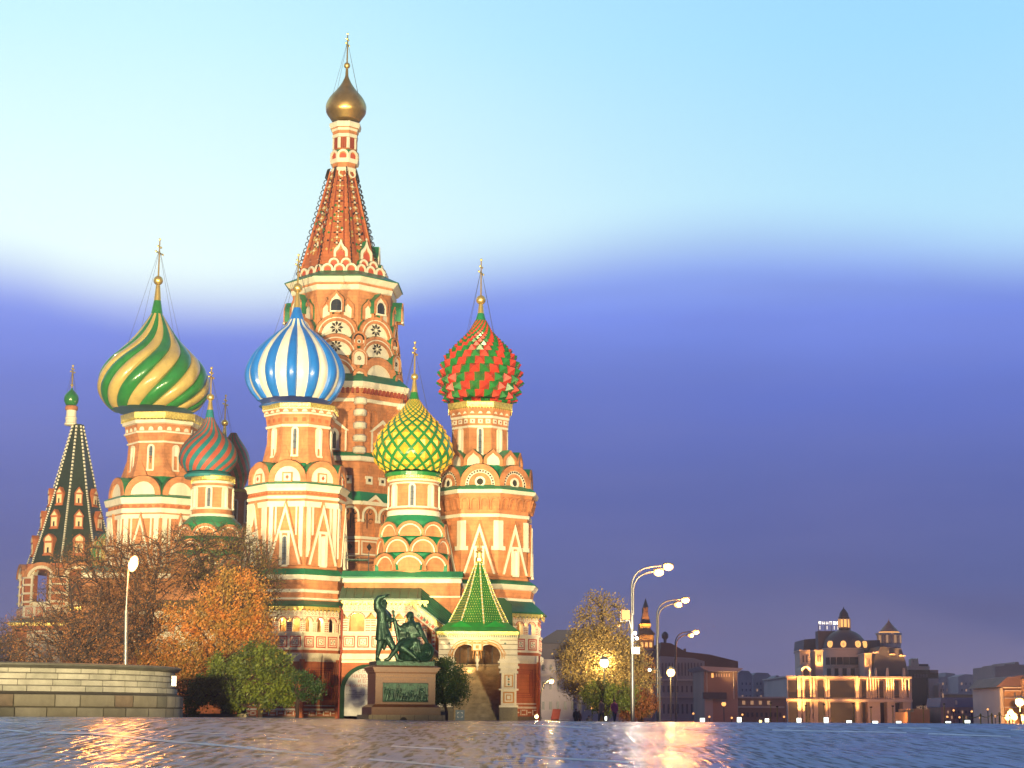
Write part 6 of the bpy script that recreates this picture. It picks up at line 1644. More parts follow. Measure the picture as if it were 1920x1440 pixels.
tree('autumn_tree', 'thin brown and olive crowned tree behind the orange tree, left of the blue domed tower', 'tree', 455, 132, [(420, 1065, 90, 78), (480, 1110, 45, 90), (495, 1080, 34, 50), (360, 1040, 60, 55)], 900, 9000, leafmat('leaves_olive_brown', [(.16, .05, .015), (.12, .11, .02), (.22, .09, .02)]), 5, r0_=.34, lsize=.15, twigs=3, clump=.7, minr=.015)
tree('green_tree', 'bushy yellow-green tree in front of the cathedral gallery, right of the stone platform', 'tree', 488, 116, [(430, 1262, 42, 36), (480, 1232, 34, 26), (515, 1252, 36, 36), (392, 1290, 38, 26), (440, 1305, 46, 26), (510, 1300, 42, 30), (368, 1320, 24, 18), (535, 1278, 20, 28)], 330, 26000, L_GR, 6, r0_=.16, lsize=.20, clump=.42, trunk_to=1240, leafkeep=.8)
tree('small_tree', 'small dark leaved tree with a leaning forked trunk, left of the bronze statue', 'tree', 556, 114, [(567, 1284, 17, 24), (563, 1268, 10, 12), (588, 1282, 13, 15), (580, 1300, 20, 16), (604, 1290, 9, 10)], 120, 3000, L_DG, 7, r0_=.12, lsize=.14, clump=.30, trunk_to=1300, minr=.02)
tree('shrub', 'leafy green shrub between the monument pedestal and the porch', 'shrub', 838, 127, [(838, 1278, 37, 42), (820, 1262, 22, 26), (852, 1295, 24, 28), (830, 1305, 28, 18)], 380, 16000, L_DG, 8, r0_=.09, lsize=.13, clump=.38, bark=BARK)
tree('autumn_tree', 'large yellow leaved tree right of the cathedral, lit from inside its crown', 'tree', 1131, 165, [(1128, 1170, 52, 58), (1122, 1235, 75, 65), (1150, 1245, 58, 55), (1085, 1265, 42, 48), (1180, 1265, 50, 48), (1120, 1290, 60, 28)], 900, 26000, L_YE, 9, r0_=.42, lsize=.20, clump=.75, bark=BARKG, yb=1350, minr=.022, twigs=1, trunk_to=1140)
tree('green_tree', 'low bright green tree in front of the large yellow tree', 'tree', 1140, 150, [(1125, 1300, 32, 24), (1165, 1305, 30, 24), (1135, 1320, 28, 18)], 220, 9000, L_GR, 10, r0_=.12, lsize=.15, clump=.45, yb=1350)
tree('shrub', 'round red and green shrub at the foot of the tall lamp posts', 'shrub', 1198, 152, [(1198, 1320, 34, 26), (1180, 1330, 26, 20)], 200, 8000, L_MX, 11, r0_=.1, lsize=.15, clump=.45, yb=1350)
tree('autumn_tree', 'rust coloured tree behind the first tall lamp post', 'tree', 1205, 185, [(1200, 1262, 28, 42)], 160, 4000, L_RU, 12, r0_=.2, lsize=.2, clump=.6, yb=1352)
# low stone kerb wall and planting left of the gallery
P, P0 = flatframe(340, 118); X = lambda px: PX(px, 1345, 118).x - P0.x
kw = MB(); kw.fbox(P, 0, X(462), -1, 0, -1, PX(400, 1338, 118).z)
tag(kw.build('kerb_wall', GRAN2, org=(P0.x, 118, 0)), 'low stone kerb wall under the bushy green tree', 'wall')

# ================================================================ LAMPS AND STREET FURNITURE
def emis(name, c, s): return mat(name, (.9, .8, .6), .5, emit=c, estr=s)
E_OR = emis('sodium_lamp', (1, .40, .07), 2.2); E_WH = emis('cool_lamp', (1, .93, .72), 4); E_YW = emis('warm_lamp', (1, .62, .18), 2.4)
def lampl(q, pw, col=(1, .33, .055), r=.12):
    d = bpy.data.lights.new('lamp_light', 'POINT'); d.energy = pw; d.color = col; d.shadow_soft_size = r; o = bpy.data.objects.new('lamp_light', d); S.collection.objects.link(o); o.location = q; return o
E_SM = emis('small_sodium_lamp', (1, .40, .08), 2.0); E_BOX = emis('white_light_box', (.92, 1, .88), 3.2); E_RED = emis('red_point', (1, .25, .1), 8)
def ground_z(px, Y): p = PX(px, 1345, Y); return Vector((p.x, Y, zgl(p.x, Y)))
def double_lamp():
    b = ground_z(1186, 140); k = PPM((b.x, 140, 5)); t = thing('street_lamp', 'nearest of three tall double armed street lamps, floodlight box on its pole', 'street lamp', tuple(b), 'tall double armed street lamps')
    W3 = lambda px, py, dy=0: PX(px, py, 140 + dy)
    m = MB(); p1 = W3(1185, 1150); m.tube([b - Vector((0, 0, 5)), Vector((b.x, 140, p1.z))], [.17, .14], 10); m.build('pole', STEEL, t, smooth=True)
    bx = p1.x + .12
    for (pts, lamp, nm) in (([(1184.5, 1152), (1184.5, 1100), (1187, 1087), (1193, 1076), (1203, 1068), (1216, 1064), (1240, 1061)], (1253, 1060.5), 0), ([(1187.5, 1152), (1187.5, 1108), (1190, 1094), (1196, 1084), (1206, 1077), (1218, 1073), (1228, 1071.5)], (1235, 1071), 1)):
        m = MB(); c = catmull(pts, 4); m.tube([W3(x, y, -.1 * nm) for x, y in c], .075, 8); m.build('arm', STEEL, t, smooth=True)
        q = W3(*lamp, -.1 * nm); h = MB(); h.sphere(q + Vector((0, 0, .10)), .33, 12, 6, 0, (1.35, .8, .42)); ho = h.build('lamp_head', STEEL, t, smooth=True)
        e = MB(); e.sphere(q - Vector((0, 0, .10)), .36, 10, 8, 0, (1.1, .9, .85)); e.build('bulb', E_OR, ho)
    return t
lamp1 = double_lamp()
b1 = Vector(lamp1.location)
for px, Y, lab in ((1233.5, 180, 'middle one of the three tall double armed street lamps, right of the nearest'), (1267.5, 247, 'farthest and smallest of the three tall double armed street lamps')):
    q = ground_z(px, Y); want = PX(px, 1345 - 280 * 140 / Y, Y).z
    c = dup(lamp1, tuple(q), lab); hz = PX(1186, 1060, 140).z
    c.scale = (1, 1, (want - q.z) / (hz - b1.z)) if False else (1, 1, 1); c.location.z = b1.z
for (x, y, Y, pw) in ((1235, 1073, 139.4, 900), (1253, 1063, 139.5, 900), (1277, 1134, 179.4, 1200), (1293, 1126, 179.5, 1200), (1302, 1194, 246.4, 1500), (1315, 1187, 246.5, 1500)): lampl(PX(x, y, Y), pw)
lampl(PX(1133, 1243, 161.8), 1300, (1, .74, .38), .3); lampl(PX(1258, 1261, 189.2), 1800, (1, .62, .2), .3); lampl(PX(1034, 1281, 149.8), 700, (1, .6, .2)); lampl(PX(1006, 1343, 136.8), 250, (1, .75, .35)); lampl(PX(1192, 1190, 139.2), 500, (1, .9, .7))
for px, py in ((1909, 1318), (1893, 1336), (1903, 1343)): lampl(PX(px, py, 254), 3500, (1, .5, .14), .3)
# equipment on the nearest pole
m = MB(); q = PX(1173, 1153, 139.8); m.box(tuple(q), (.62, .5, .72)); o = m.build('floodlight_box', mat('orange_lit_box', (.40, .17, .04), .5), lamp1)  # orange lamplight on the box is put into its base colour
m = MB(); a = PX(1180, 1163, 139.8); m.tube([a, PX(1163, 1166, 139.8)], .03, 5); m.tube([a, PX(1184, 1180, 139.9)], .03, 5); m.tube([PX(1164, 1145, 139.8), PX(1164, 1166, 139.8)], .03, 5); m.build('bracket', STEEL, lamp1)
m = MB(); q = PX(1191.5, 1220, 139.7); m.box(tuple(q), (.62, .4, .5)); m.build('control_box', WH2, lamp1)
m = MB(); 
for (x, y, s) in ((1190, 1187, .14), (1194, 1197, .13)): m.sphere(PX(x, y, 139.6), s, 8, 6)
m.build('spotlight', E_WH, lamp1)
# the single lamp at the left
def left_lamp():
    Y = 88.2; b = PX(235.5, 1300, Y); zb_ = zgl(-25, 84) + .5; t = thing('street_lamp', 'slim single street lamp with one bright orange light, behind the round stone platform', 'street lamp', (b.x, Y, zb_))
    m = MB(); top = PX(239, 1075, Y); mid = PX(236.5, 1145, Y); m.tube([(b.x, Y, zb_), (mid.x, Y, mid.z)], [.10, .085], 10); m.tube([(mid.x, Y, mid.z), (mid.x + .02, Y, top.z)], [.055, .045], 8); m.build('pole', STEEL, t, smooth=True)
    m = MB(); q = PX(250, 1057, Y); m.tube([(mid.x + .02, Y, top.z), PX(241, 1066, Y), PX(246, 1060, Y)], .04, 6); m.sphere(q + Vector((0, 0, .1)), .26, 12, 6, 0, (1.2, .8, .5)); h = m.build('lamp_head', STEEL, t, smooth=True)
    m = MB(); m.sphere(q, .30, 12, 9, 0, (.8, .8, 1.35), Matrix.Rotation(R(14), 3, 'Y')); m.build('bulb', emis('left_sodium_lamp', (1, .38, .06), 2.2), h); lampl(PX(250, 1057, Y - .5), 1900)
left_lamp()
def single_lamp(px, py, Y, r, E, lab, pole=True, polepx=None, arm=None, group=None, nm='street_lamp', cat='street lamp'):
    q = PX(px, py, Y); g_ = zgl(q.x, Y); t = thing(nm, lab, cat, (q.x if polepx is None else PX(polepx, 1345, Y).x, Y, g_), group)
    m = MB()
    if arm: m.tube([tuple(ground_z(polepx, Y) - Vector((0, 0, .3)))] + [tuple(PX(x, y, Y)) for x, y in catmull(arm, 4)], .055, 6); m.build('pole', STEEL, t, smooth=True)
    elif pole: xx = t.location.x; m.tube([(xx, Y, g_ - .3), (xx, Y, q.z)], max(.04, Y * .0003), 6); m.build('pole', STEEL, t)
    m = MB(); m.sphere(q, r, 8, 6); m.build('bulb', E, t); m = MB(); m.lathe([(r * 1.1, q.z + r * .75), (r * .5, q.z + r * 1.35)], 10, 0, q.x, q.y, poly=False); m.build('lamp_hood', STEEL, t)
    return t
single_lamp(1133, 1243, 160, .40, E_WH, 'very bright white lamp shining inside the big yellow tree')
single_lamp(1258, 1261, 190, .46, E_YW, 'very bright yellowish lamp low on a post under the farthest double armed lamp', polepx=1258)
single_lamp(1218, 1256, 150, .14, E_WH, 'small white lamp on a short post between the tall lamp posts', polepx=1237, arm=[(1237, 1300), (1237, 1262), (1232, 1256), (1219, 1254)])
single_lamp(1034, 1277, 150, .22, E_YW, 'orange lamp on a curved arm beside the right corner of the cathedral', polepx=1013, arm=[(1013, 1330), (1014, 1302), (1019, 1285), (1027, 1277), (1034, 1275)])
gr = 'small orange street lamps in the distance'
for px, py, Y, r in ((1357, 1320, 210, .26), (1404, 1317, 300, .2), (1455, 1319, 300, .24), (1564, 1322, 340, .34), (1607, 1323, 345, .34), (1650, 1331, 350, .3), (1689, 1333, 355, .34), (1728, 1336, 360, .26), (1760, 1344, 365, .36), (1110, 1327, 155, .13), (1160, 1173, 175, .16)):
    nm = {1357: 'bright orange lamp left of the low building with lit windows', 1404: 'small orange lamp in front of the low building with lit windows', 1455: 'small orange lamp at the right end of the low building with lit windows', 1564: 'orange lamp before the dark glass bay of the domed building, left of its middle', 1607: 'orange lamp before the domed building, right of its middle',
          1650: 'small red-orange lamp before the right wing of the domed building', 1689: 'orange lamp before the last column bay of the domed building', 1728: 'pale orange lamp before the orange annexe with the hotel sign', 1760: 'low orange lamp right of the orange annexe', 1110: 'little orange lamp under the green tree', 1160: 'little orange lamp glimpsed at the top right of the yellow tree'}[px]
    single_lamp(px, py, Y, r, E_SM, nm, group=gr)
for px, py, r, c in ((1912, 1316, .62, E_YW), (1895, 1337, .42, E_YW), (1902, 1345, .42, E_YW), (1889, 1346, .4, E_YW), (1918, 1347, .4, E_YW)):
    single_lamp(px, py, 255, r, c, {1912: 'highest and brightest lamp in front of the orange lit building at the right edge', 1895: 'lamp at mid height left in front of the orange lit building at the right edge', 1902: 'lower lamp in the middle of the group before the orange lit building', 1889: 'lowest left lamp before the orange lit building', 1918: 'lowest right lamp before the orange lit building'}[px], group='lamps before the orange lit building')
single_lamp(1426, 1352.5, 118, .10, E_YW, 'small orange lamp low on the paving among the white light boxes', pole=False, nm='ground_lamp', cat='lamp')
single_lamp(1006, 1344, 137, .15, E_YW, 'bright ground lamp at the right corner of the cathedral', pole=False, nm='ground_lamp', cat='lamp')
# white light boxes along the crest of the square
for i, (px, py, w, h) in enumerate(((1317, 1350, 9, 8), (1386, 1349.5, 8, 10), (1438, 1350.5, 7, 7), (1498, 1350.5, 8, 9), (1549, 1350, 8, 11), (1592, 1353, 9, 5), (1641, 1354, 10, 4.5), (1685, 1354, 9, 4), (1778, 1354, 9, 3.5), (1814, 1353, 9, 6), (1136, 1347, 4, 8))):
    Y = 117; q = PX(px, py, Y); s = 1 / PPM(q); t = thing('light_box', 'x', 'light box', (q.x, Y, zgl(q.x, Y)), 'white light boxes along the edge of the square')
    m = MB(); m.box((q.x, Y, q.z), (w * s * .85, .3, h * s * .85)); m.build('lit_front', E_BOX, t); m = MB(); m.box((q.x, Y + .22, q.z), (w * s, .12, h * s * 1.05)); m.box((q.x, Y, q.z - h * s * .5 - .03), (w * s, .4, .06)); m.build('housing', IRON, t)
    t['label'] = {1317: 'leftmost white light box standing at the edge of the square, right of the lamp reflections', 1386: 'tall white light box below the lit low building', 1438: 'small white light box just right of the low orange lamp', 1498: 'white light box below the left corner of the domed building', 1549: 'tallest white light box, below the dark bay of the domed building',
                  1592: 'low white light box below the middle of the domed building', 1641: 'flat white light box below the right wing of the domed building', 1685: 'flat white light box below the right end of the domed building', 1778: 'flattest white light box, left of the chain posts', 1814: 'white light box between the first two chain posts', 1136: 'narrow white light box under the large yellow tree'}[px]
# chain and posts
BRASS = mat('olive_brass', (.38, .30, .08), .45, .5)
cp = thing('chain_barrier', 'row of slim olive posts joined by a sagging chain, bottom right', 'chain barrier', tuple(ground_z(1850, 116)))
prev = None
for px, yt in ((1806, 1341), (1838.5, 1339.5), (1859.5, 1338.5), (1873.5, 1336.5), (1893, 1340), (1913, 1336)):
    q = ground_z(px, 116); a = PX(px, yt, 116); m = MB(); m.tube([q - Vector((0, 0, .2)), a], .045, 8); m.sphere(a, .06, 8, 6); m.build('post', BRASS, cp, smooth=True)
    if prev:
        m = MB(); m.tube([prev.lerp(a, i / 10) - Vector((0, 0, .16 * (1 - (2 * i / 10 - 1) ** 2) + .03)) for i in range(11)], .022, 5); m.build('chain', BRASS, cp)
    prev = a
# signs
t = thing('sign_board', 'dark red board standing by the cathedral corner, leaning slightly', 'sign', tuple(ground_z(1043, 138)))
m = MB(); P, P0 = flatframe(1043, 138); a, b, z0, z1 = PX(1033, 1349, 138), PX(1048, 1349, 138), PX(1040, 1349, 138).z, PX(1040, 1329.5, 138).z
m.ext(lambda u, o, z: Vector((u, 138 - o, z)), [(a.x, z0), (b.x, z0), (b.x + .15, z1), (a.x + .13, z1)], 0, .08, 0, close=True)
for i in range(5): z = z0 + (z1 - z0) * (.2 + .15 * i); m.ext(lambda u, o, z_: Vector((u, 138 - o, z_)), [(a.x + .12, z), (b.x - .05, z), (b.x - .05, z + .02), (a.x + .12, z + .02)], .08, .085, 1, close=True)
m.build('panel', [mat('red_board', (.30, .045, .03), .6), mat('board_print', (.40, .12, .09), .6)], t); m = MB(); m.fbox(lambda u, o, z: Vector((u, 138 - o, z)), a.x, b.x, -.1, -.003, zgl(a.x, 138) - .2, z0 + .2); m.build('support', IRON, t)
t = thing('info_board', 'blue-grey square board with four white corner marks at the foot of the porch stair', 'info board', tuple(ground_z(863, 134)))
m = MB(); a, b = PX(854, 1350, 134), PX(871, 1331, 134); B_ = lambda u, o, z: Vector((u, 134 - o, z)); m.fbox(B_, a.x, b.x, 0, .12, a.z - .3, b.z, 0); cx_, cz_ = (a.x + b.x) / 2, (a.z + b.z) / 2
for sx in (-1, 1):
    for sz in (-1, 1): m.fbox(B_, *sorted((cx_ + sx * .19, cx_ + sx * .07)), .12, .13, *sorted((cz_ + sz * .19, cz_ + sz * .15)), 1); m.fbox(B_, *sorted((cx_ + sx * .19, cx_ + sx * .15)), .12, .13, *sorted((cz_ + sz * .15, cz_ + sz * .07)), 1)
m.build('panel', [mat('blue_grey_board', (.16, .22, .25), .5), WH2], t)
t = thing('barrier_rail', 'low white rail running right from the cathedral corner', 'rail', tuple(ground_z(1040, 139)))
m = MB(); a, b = PX(1015, 1350, 139), PX(1068, 1349, 139); m.tube([a, b], .05, 6); m.build('rail', WH2, t)
for px in (1016, 1033, 1050, 1067): m = MB(); q = PX(px, 1349.5, 139); m.tube([q, (q.x, q.y, zgl(q.x, 139) - .2)], .035, 6); m.build('post', WH2, t)

# ================================================================ PEOPLE on the slope beyond the crest
SK = mat('skin', (.45, .26, .18), .6); HAIR = mat('dark_hair', (.03, .02, .015), .7)
def person(px, Y, h, jc, tc_, lab, face=0, stride=.2):
    b = ground_z(px, Y); t = thing('person', lab, 'person', tuple(b)); k = h / 1.75; c, s_ = math.cos(face), math.sin(face)
    def V(x, y, z): return Vector((b.x + (x * c - y * s_) * k, b.y + (x * s_ + y * c) * k, b.z + z * k))
    bd = MB()
    for e in (-1, 1):
        limb(bd, [V(e * .1, 0, .9), V(e * .11, e * stride * .5 - .04, .5), V(e * .11, e * stride, .09)], [.10, .07, .045], 8); limb(bd, [V(e * .11, e * stride, .05), V(e * .12, e * stride - .18, .035)], [.05, .035], 6)
        limb(bd, [V(e * .2, 0, 1.42), V(e * .26, -e * .05, 1.14), V(e * .25, -.1, .9)], [.065, .05, .035], 8); hand(bd, V(e * .25, -.1, .89), (0, -.2, -1), .15 * k, (0, -1, 0), .4)
    limb(bd, [V(0, 0, .95), V(0, 0, 1.15), V(0, 0, 1.38)], [.145, .135, .16], 10); limb(bd, [V(-.15, 0, 1.42), V(.15, 0, 1.42)], [.08, .08], 8); limb(bd, [V(0, 0, 1.45), V(0, 0, 1.56)], [.055, .05], 8)
    bd.sphere(V(0, 0, 1.64), .105 * k, 12, 8, 0, (.86, .95, 1.15)); bd.sphere(V(0, -.105, 1.63), .02 * k, 6, 4)
    for e in (-1, 1): bd.sphere(V(e * .09, .01, 1.63), .022 * k, 6, 4)
    remesh(bd, 'body', SK, t, .022)
    j = MB(); limb(j, [V(0, 0, .86), V(0, 0, 1.12), V(0, 0, 1.40)], [.18, .165, .18], 12); limb(j, [V(-.15, 0, 1.42), V(.15, 0, 1.42)], [.095, .095], 8)
    for e in (-1, 1): limb(j, [V(e * .2, 0, 1.42), V(e * .26, -e * .05, 1.14), V(e * .25, -.09, .94)], [.085, .07, .055], 8)
    remesh(j, 'jacket', mat('jacket_' + lab.split()[2], jc, .8), t, .025)
    j = MB()
    for e in (-1, 1): limb(j, [V(e * .09, 0, .88), V(e * .11, e * stride * .5 - .04, .5), V(e * .11, e * stride, .12)], [.115, .085, .07], 8)
    remesh(j, 'trousers', mat('trousers_' + lab.split()[2], tc_, .8), t, .025)
    j = MB(); j.sphere(V(0, .02, 1.67), .115 * k, 12, 8, 0, (.9, 1, 1.1)); j.build('hair', HAIR, t, smooth=True)
person(1152, 136, 1.65, (.40, .10, .16), (.05, .05, .07), 'person in pink jacket standing right of the narrow light box', .4)
person(1128, 139, 1.7, (.10, .08, .09), (.04, .04, .05), 'person in dark clothes walking left of the narrow light box', -.8)
person(1080, 173, 1.7, (.05, .05, .06), (.03, .03, .04), 'person in black beyond the crest of the square, only head and shoulders showing', .2)
person(1086, 174, 1.68, (.08, .05, .04), (.03, .03, .04), 'person in brown close beside the one in black beyond the crest', .9)
person(1104, 175, 1.6, (.06, .06, .09), (.03, .03, .04), 'person in navy alone beyond the crest, under the yellow tree', -.3)
# ================================================================ FAR BUILDINGS
C_PALE = mat('pale_facade', (.60, .50, .45), .8, var=.2, vscale=.12); C_GREY = mat('grey_facade', (.42, .36, .36), .8, var=.25, vscale=.1); C_BRN = mat('brown_facade', (.36, .23, .20), .8, var=.25, vscale=.1)
C_DARK = mat('dark_facade', (.13, .105, .12), .6, var=.2, vscale=.1); C_ROOF = mat('slate_roof', (.055, .055, .085), .55, var=.25, vscale=.2); C_RR = mat('rusty_roof', (.16, .07, .06), .7, var=.3, vscale=.15); C_BLUE = mat('blue_roof', (.16, .18, .32), .6)
C_OR = mat('ochre_facade', (.52, .28, .12), .8, var=.2, vscale=.15); C_TRIM = mat('pale_trim', (.62, .50, .42), .8); C_GLS = mat('dark_glass', (.03, .025, .03), .3, spec=.3)
LIT = mat('window_trim_glow', (.8, .5, .2), .5, emit=(1, .50, .13), estr=1.25); LITD = mat('dim_window_trim_glow', (.6, .4, .3), .5, emit=(1, .55, .25), estr=.35); LITW2 = mat('white_lit', (.9, .9, .9), .5, emit=(1, .9, .75), estr=1.0)  # glow of the windows, also put on pavilion columns and the lit pier
class Far:
    def __init__(s, nm, label, cat, px, Y, m=C_GREY, group=None):
        s.Y = Y; p = PX(px, 1345, Y); s.t = thing(nm, label, cat, (p.x, Y, -9), group)
    def x(s, px, y=1280, o=0): return PX(px, y, s.Y - o).x
    def z(s, y, px=1500, o=0): return PX(px, y, s.Y - o).z
    def B(s, u, o, z): return Vector((u, s.Y - o, z))
    def box(s, name, x0, x1, y0, y1, m, o0=-14, o1=0, par=None):
        b = MB(); b.fbox(s.B, s.x(x0, 1280, o1), s.x(x1, 1280, o1), o0, o1, s.z(y1, x0, o1) if y1 < 1356 else -10, s.z(y0, x0, o1)); return b.build(name, m, par or s.t)
    def wins(s, par, x0, x1, nx, y0, y1, ny, w, h, m, o=0, lit=None, name='window', mlit=LIT):
        for i in range(nx):
            for j in range(ny):
                cx = x0 + (i + .5) * (x1 - x0) / nx; cy = y0 + (j + .5) * (y1 - y0) / ny
                b = MB(); b.fbox(s.B, s.x(cx - w / 2, 1280, o), s.x(cx + w / 2, 1280, o), o, o + .12, s.z(cy + h / 2, cx, o), s.z(cy - h / 2, cx, o)); b.build(name, mlit if (lit and lit(i, j)) else m, par)
    def poly(s, name, pts, m, o0=-12, o1=0, par=None):
        b = MB(); b.ext(s.B, [(s.x(a, c, o1), s.z(c, a, o1)) for a, c in pts], o0, o1, 0, close=True); b.face([s.B(s.x(a, c, o1), o0, s.z(c, a, o1)) for a, c in pts]); return b.build(name, m, par or s.t)
    def cyl(s, name, cx, prof, m, n=24, dy=0, par=None, smooth_=True):
        b = MB(); X_ = s.x(cx, prof[0][0], -dy); b.lathe([(s.x(cx + r, y, -dy) - s.x(cx, y, -dy), s.z(y, cx, -dy)) for y, r in prof], n, 0, X_, s.Y + dy, poly=False); return b.build(name, m, par or s.t, smooth=smooth_, angle=40)

# --- domed bank building
f = Far('domed_building', 'floodlit building with a dark dome, round lit windows and a glowing lantern on top', 'building', 1590, 330)
w = f.box('wall', 1476, 1612, 1268, 1360, C_PALE, -30, 0)
f.box('cornice', 1474, 1613, 1267, 1270, C_TRIM, -30, .8, w); f.box('cornice', 1474, 1613, 1310, 1315, C_TRIM, -1, .7, w)
for a, b in ((1478, 1495), (1510, 1517), (1533, 1545), (1556, 1602)):
    f.box('glazing', a, b, 1276, 1308, C_GLS, 0, .15, w); f.box('glazing', a, b, 1317, 1360, C_GLS, 0, .15, w)
for a in (1501, 1522):
    f.wins(w, a - 1.5, a + 1.5, 1, 1274, 1308, 2, 2.2, 10, C_DARK, .3); f.wins(w, a - 1.5, a + 1.5, 1, 1316, 1352, 2, 2.2, 9, C_DARK, .3)
for a, ww in ((1498, 6), (1506, 3), (1520, 3), (1526, 3), (1549, 3.5), (1554, 3), (1607, 6)):
    f.box('pilaster', a - ww / 2, a + ww / 2, 1270, 1310, C_TRIM, 0, .55, w); f.box('pilaster', a - ww / 2, a + ww / 2, 1315, 1360, C_TRIM, 0, .5, w)
# right wing: curved bays with clustered columns
wr_ = f.box('wall', 1612, 1709, 1270, 1360, C_PALE, -30, -2); f.box('cornice', 1612, 1710, 1268, 1272, C_TRIM, -30, 1.6, wr_); f.box('cornice', 1612, 1710, 1311, 1316, C_TRIM, -2, 1.4, wr_)
for a, b in ((1616, 1623), (1642, 1656), (1673, 1685), (1701, 1704)): f.box('glazing', a, b, 1277, 1308, C_GLS, -2, -1.8, wr_); f.box('glazing', a, b, 1318, 1360, C_GLS, -2, -1.8, wr_)
for cxs in ((1627, 1633, 1638, 1643, 1648), (1663, 1667, 1672, 1676), (1693, 1698, 1705)):
    for a in cxs:
        f.cyl('column', a, [(1310, 1.2), (1275, 1.1), (1273, 1.8), (1272, 1.8)], C_TRIM, 10, -.4, wr_)
    f.box('pilaster', cxs[0] - 1, cxs[-1] + 1, 1316, 1360, C_TRIM, -2, .6, wr_)
# terrace storey, rotunda and dome
r = f.cyl('rotunda', 1584, [(1268, 40), (1252, 40), (1251, 41.5), (1249, 41.5), (1249, 39.5), (1219, 39.5), (1218, 41), (1216, 41)], C_PALE, 32, 14)
def onrot(cx, y0, y1, deg, wd, rad, m, nm='window', o=.1, par=r):
    X0 = f.x(1584, 1230, -14); R_ = f.x(1584 + rad, 1230, -14) - X0; P_ = frame(X0, f.Y + 14, R(deg), R_); b = MB(); b.fbox(P_, -wd / 2, wd / 2, -.1, o, PX(cx, y1, f.Y + 14 - R_).z, PX(cx, y0, f.Y + 14 - R_).z); return b.build(nm, m, par)
for dg in (-62, -42, -24, -7, 10, 27, 45, 64): onrot(1584, 1232, 1246, dg, 1.1 * 1.0, 39.5, C_GLS)
for dg in (-54, -30, -14, 3, 20, 38, 56): onrot(1584, 1253, 1267, dg, 1.5, 40, C_GLS)
for dg in (-42, -22, -2, 19, 42): onrot(1584, 1252, 1268, dg, .7, 40, C_TRIM, 'pilaster', .4)
dm = f.cyl('dome', 1584, [(1217, 40), (1208, 39.5), (1198, 35), (1190, 28), (1185, 20), (1182, 12)], C_ROOF, 32, 14)
for dg in (-52, -14, 26, 55):
    X0 = f.x(1584, 1207, -14); R_ = f.x(1584 + 39.2, 1207, -14) - X0; P_ = frame(X0, f.Y + 14, R(dg), R_); zc = PX(1584, 1207.5, f.Y + 14 - R_).z; b = MB()
    ci = [(.52 * math.cos(a * math.pi / 8), zc + .62 * math.sin(a * math.pi / 8)) for a in range(17)]; c2 = [(.24 * math.cos(a * math.pi / 8), zc + .3 * math.sin(a * math.pi / 8)) for a in range(17)]
    b.band(P_, ci, c2, -.3, .35, 0); b.ext(P_, c2[:-1], -.3, .1, 1, close=True); b.build('round_window', [LIT, LITD], dm)
la = f.cyl('lantern', 1583, [(1183, 10), (1178, 11), (1177, 9), (1177, 7.5), (1160, 7.5), (1160, 10), (1157, 10.5), (1156, 9), (1150, 8), (1144, 4), (1141, 1), (1138, .8)], C_ROOF, 16, 14)
X0 = f.x(1583, 1168, -14)
for k in range(-3, 4):
    P_ = frame(X0, f.Y + 14, R(36 * k), .92); b = MB(); b.fbox(P_, -.28, .28, -.1, .12, PX(1583, 1176, f.Y + 14).z, PX(1583, 1161.5, f.Y + 14).z); b.build('lit_pane', LIT, la)
    P_ = frame(X0, f.Y + 14, R(36 * k + 18), 1.08); b = MB(); b.fbox(P_, -.09, .09, -.1, .12, PX(1583, 1177, f.Y + 14).z, PX(1583, 1160, f.Y + 14).z); b.build('column', C_TRIM, la)
for a, b_, y0 in ((1501, 1520, 1220), (1530, 1544, 1220), (1622, 1636, 1226)):
    tw = f.box('turret', a, b_, y0, 1269, C_TRIM, -10, -4); f.box('cornice', a - 1, b_ + 1, y0 - 1.5, y0 + 1, C_TRIM, -10, -3.4, tw); f.wins(tw, a + 3, b_ - 3, 2, y0 + 7, y0 + 24, 1, 3, 13, C_DARK, -4)
b = MB(); A = arch(f.x(1521) - f.x(1503), f.z(1249) - f.z(1268), 12, 0, f.z(1268), f.x(1512)); b.ext(f.B, A, -6, 0, 0); b.ext(f.B, arch((f.x(1521) - f.x(1503)) * .6, (f.z(1249) - f.z(1268)) * .75, 12, 0, f.z(1268), f.x(1512)), 0, .1, 1); b.build('arched_dormer', [C_TRIM, C_GLS], w)
f.poly('mansard_roof', [(1637, 1269), (1640, 1232), (1650, 1212), (1690, 1216), (1698, 1240), (1704, 1269)], C_ROOF, -26, -3)
f.poly('mansard_roof', [(1506, 1222), (1508, 1199), (1545, 1196), (1545, 1222)], C_ROOF, -34, -22); f.poly('mansard_roof', [(1600, 1218), (1604, 1201), (1650, 1200), (1654, 1240), (1600, 1240)], C_ROOF, -30, -12)
for x_, y_ in ((1645, 1223), (1675, 1226), (1693, 1229)): f.box('roof_dormer', x_ - 5, x_ + 5, y_ - 1, y_ + 2, C_TRIM, -4, -2.4)
for x_ in (1633, 1643, 1665, 1696): f.poly('roof_ornament', [(x_ - 2, 1268), (x_ - 1, 1258), (x_, 1252), (x_ + 1, 1258), (x_ + 2, 1268)], C_TRIM, -1, .4)
pv = f.cyl('pavilion', 1667, [(1215, 22), (1207, 22), (1206, 23), (1206, 19), (1192, 19), (1191, 24), (1188, 24.5), (1187, 24)], C_PALE, 24, 16)
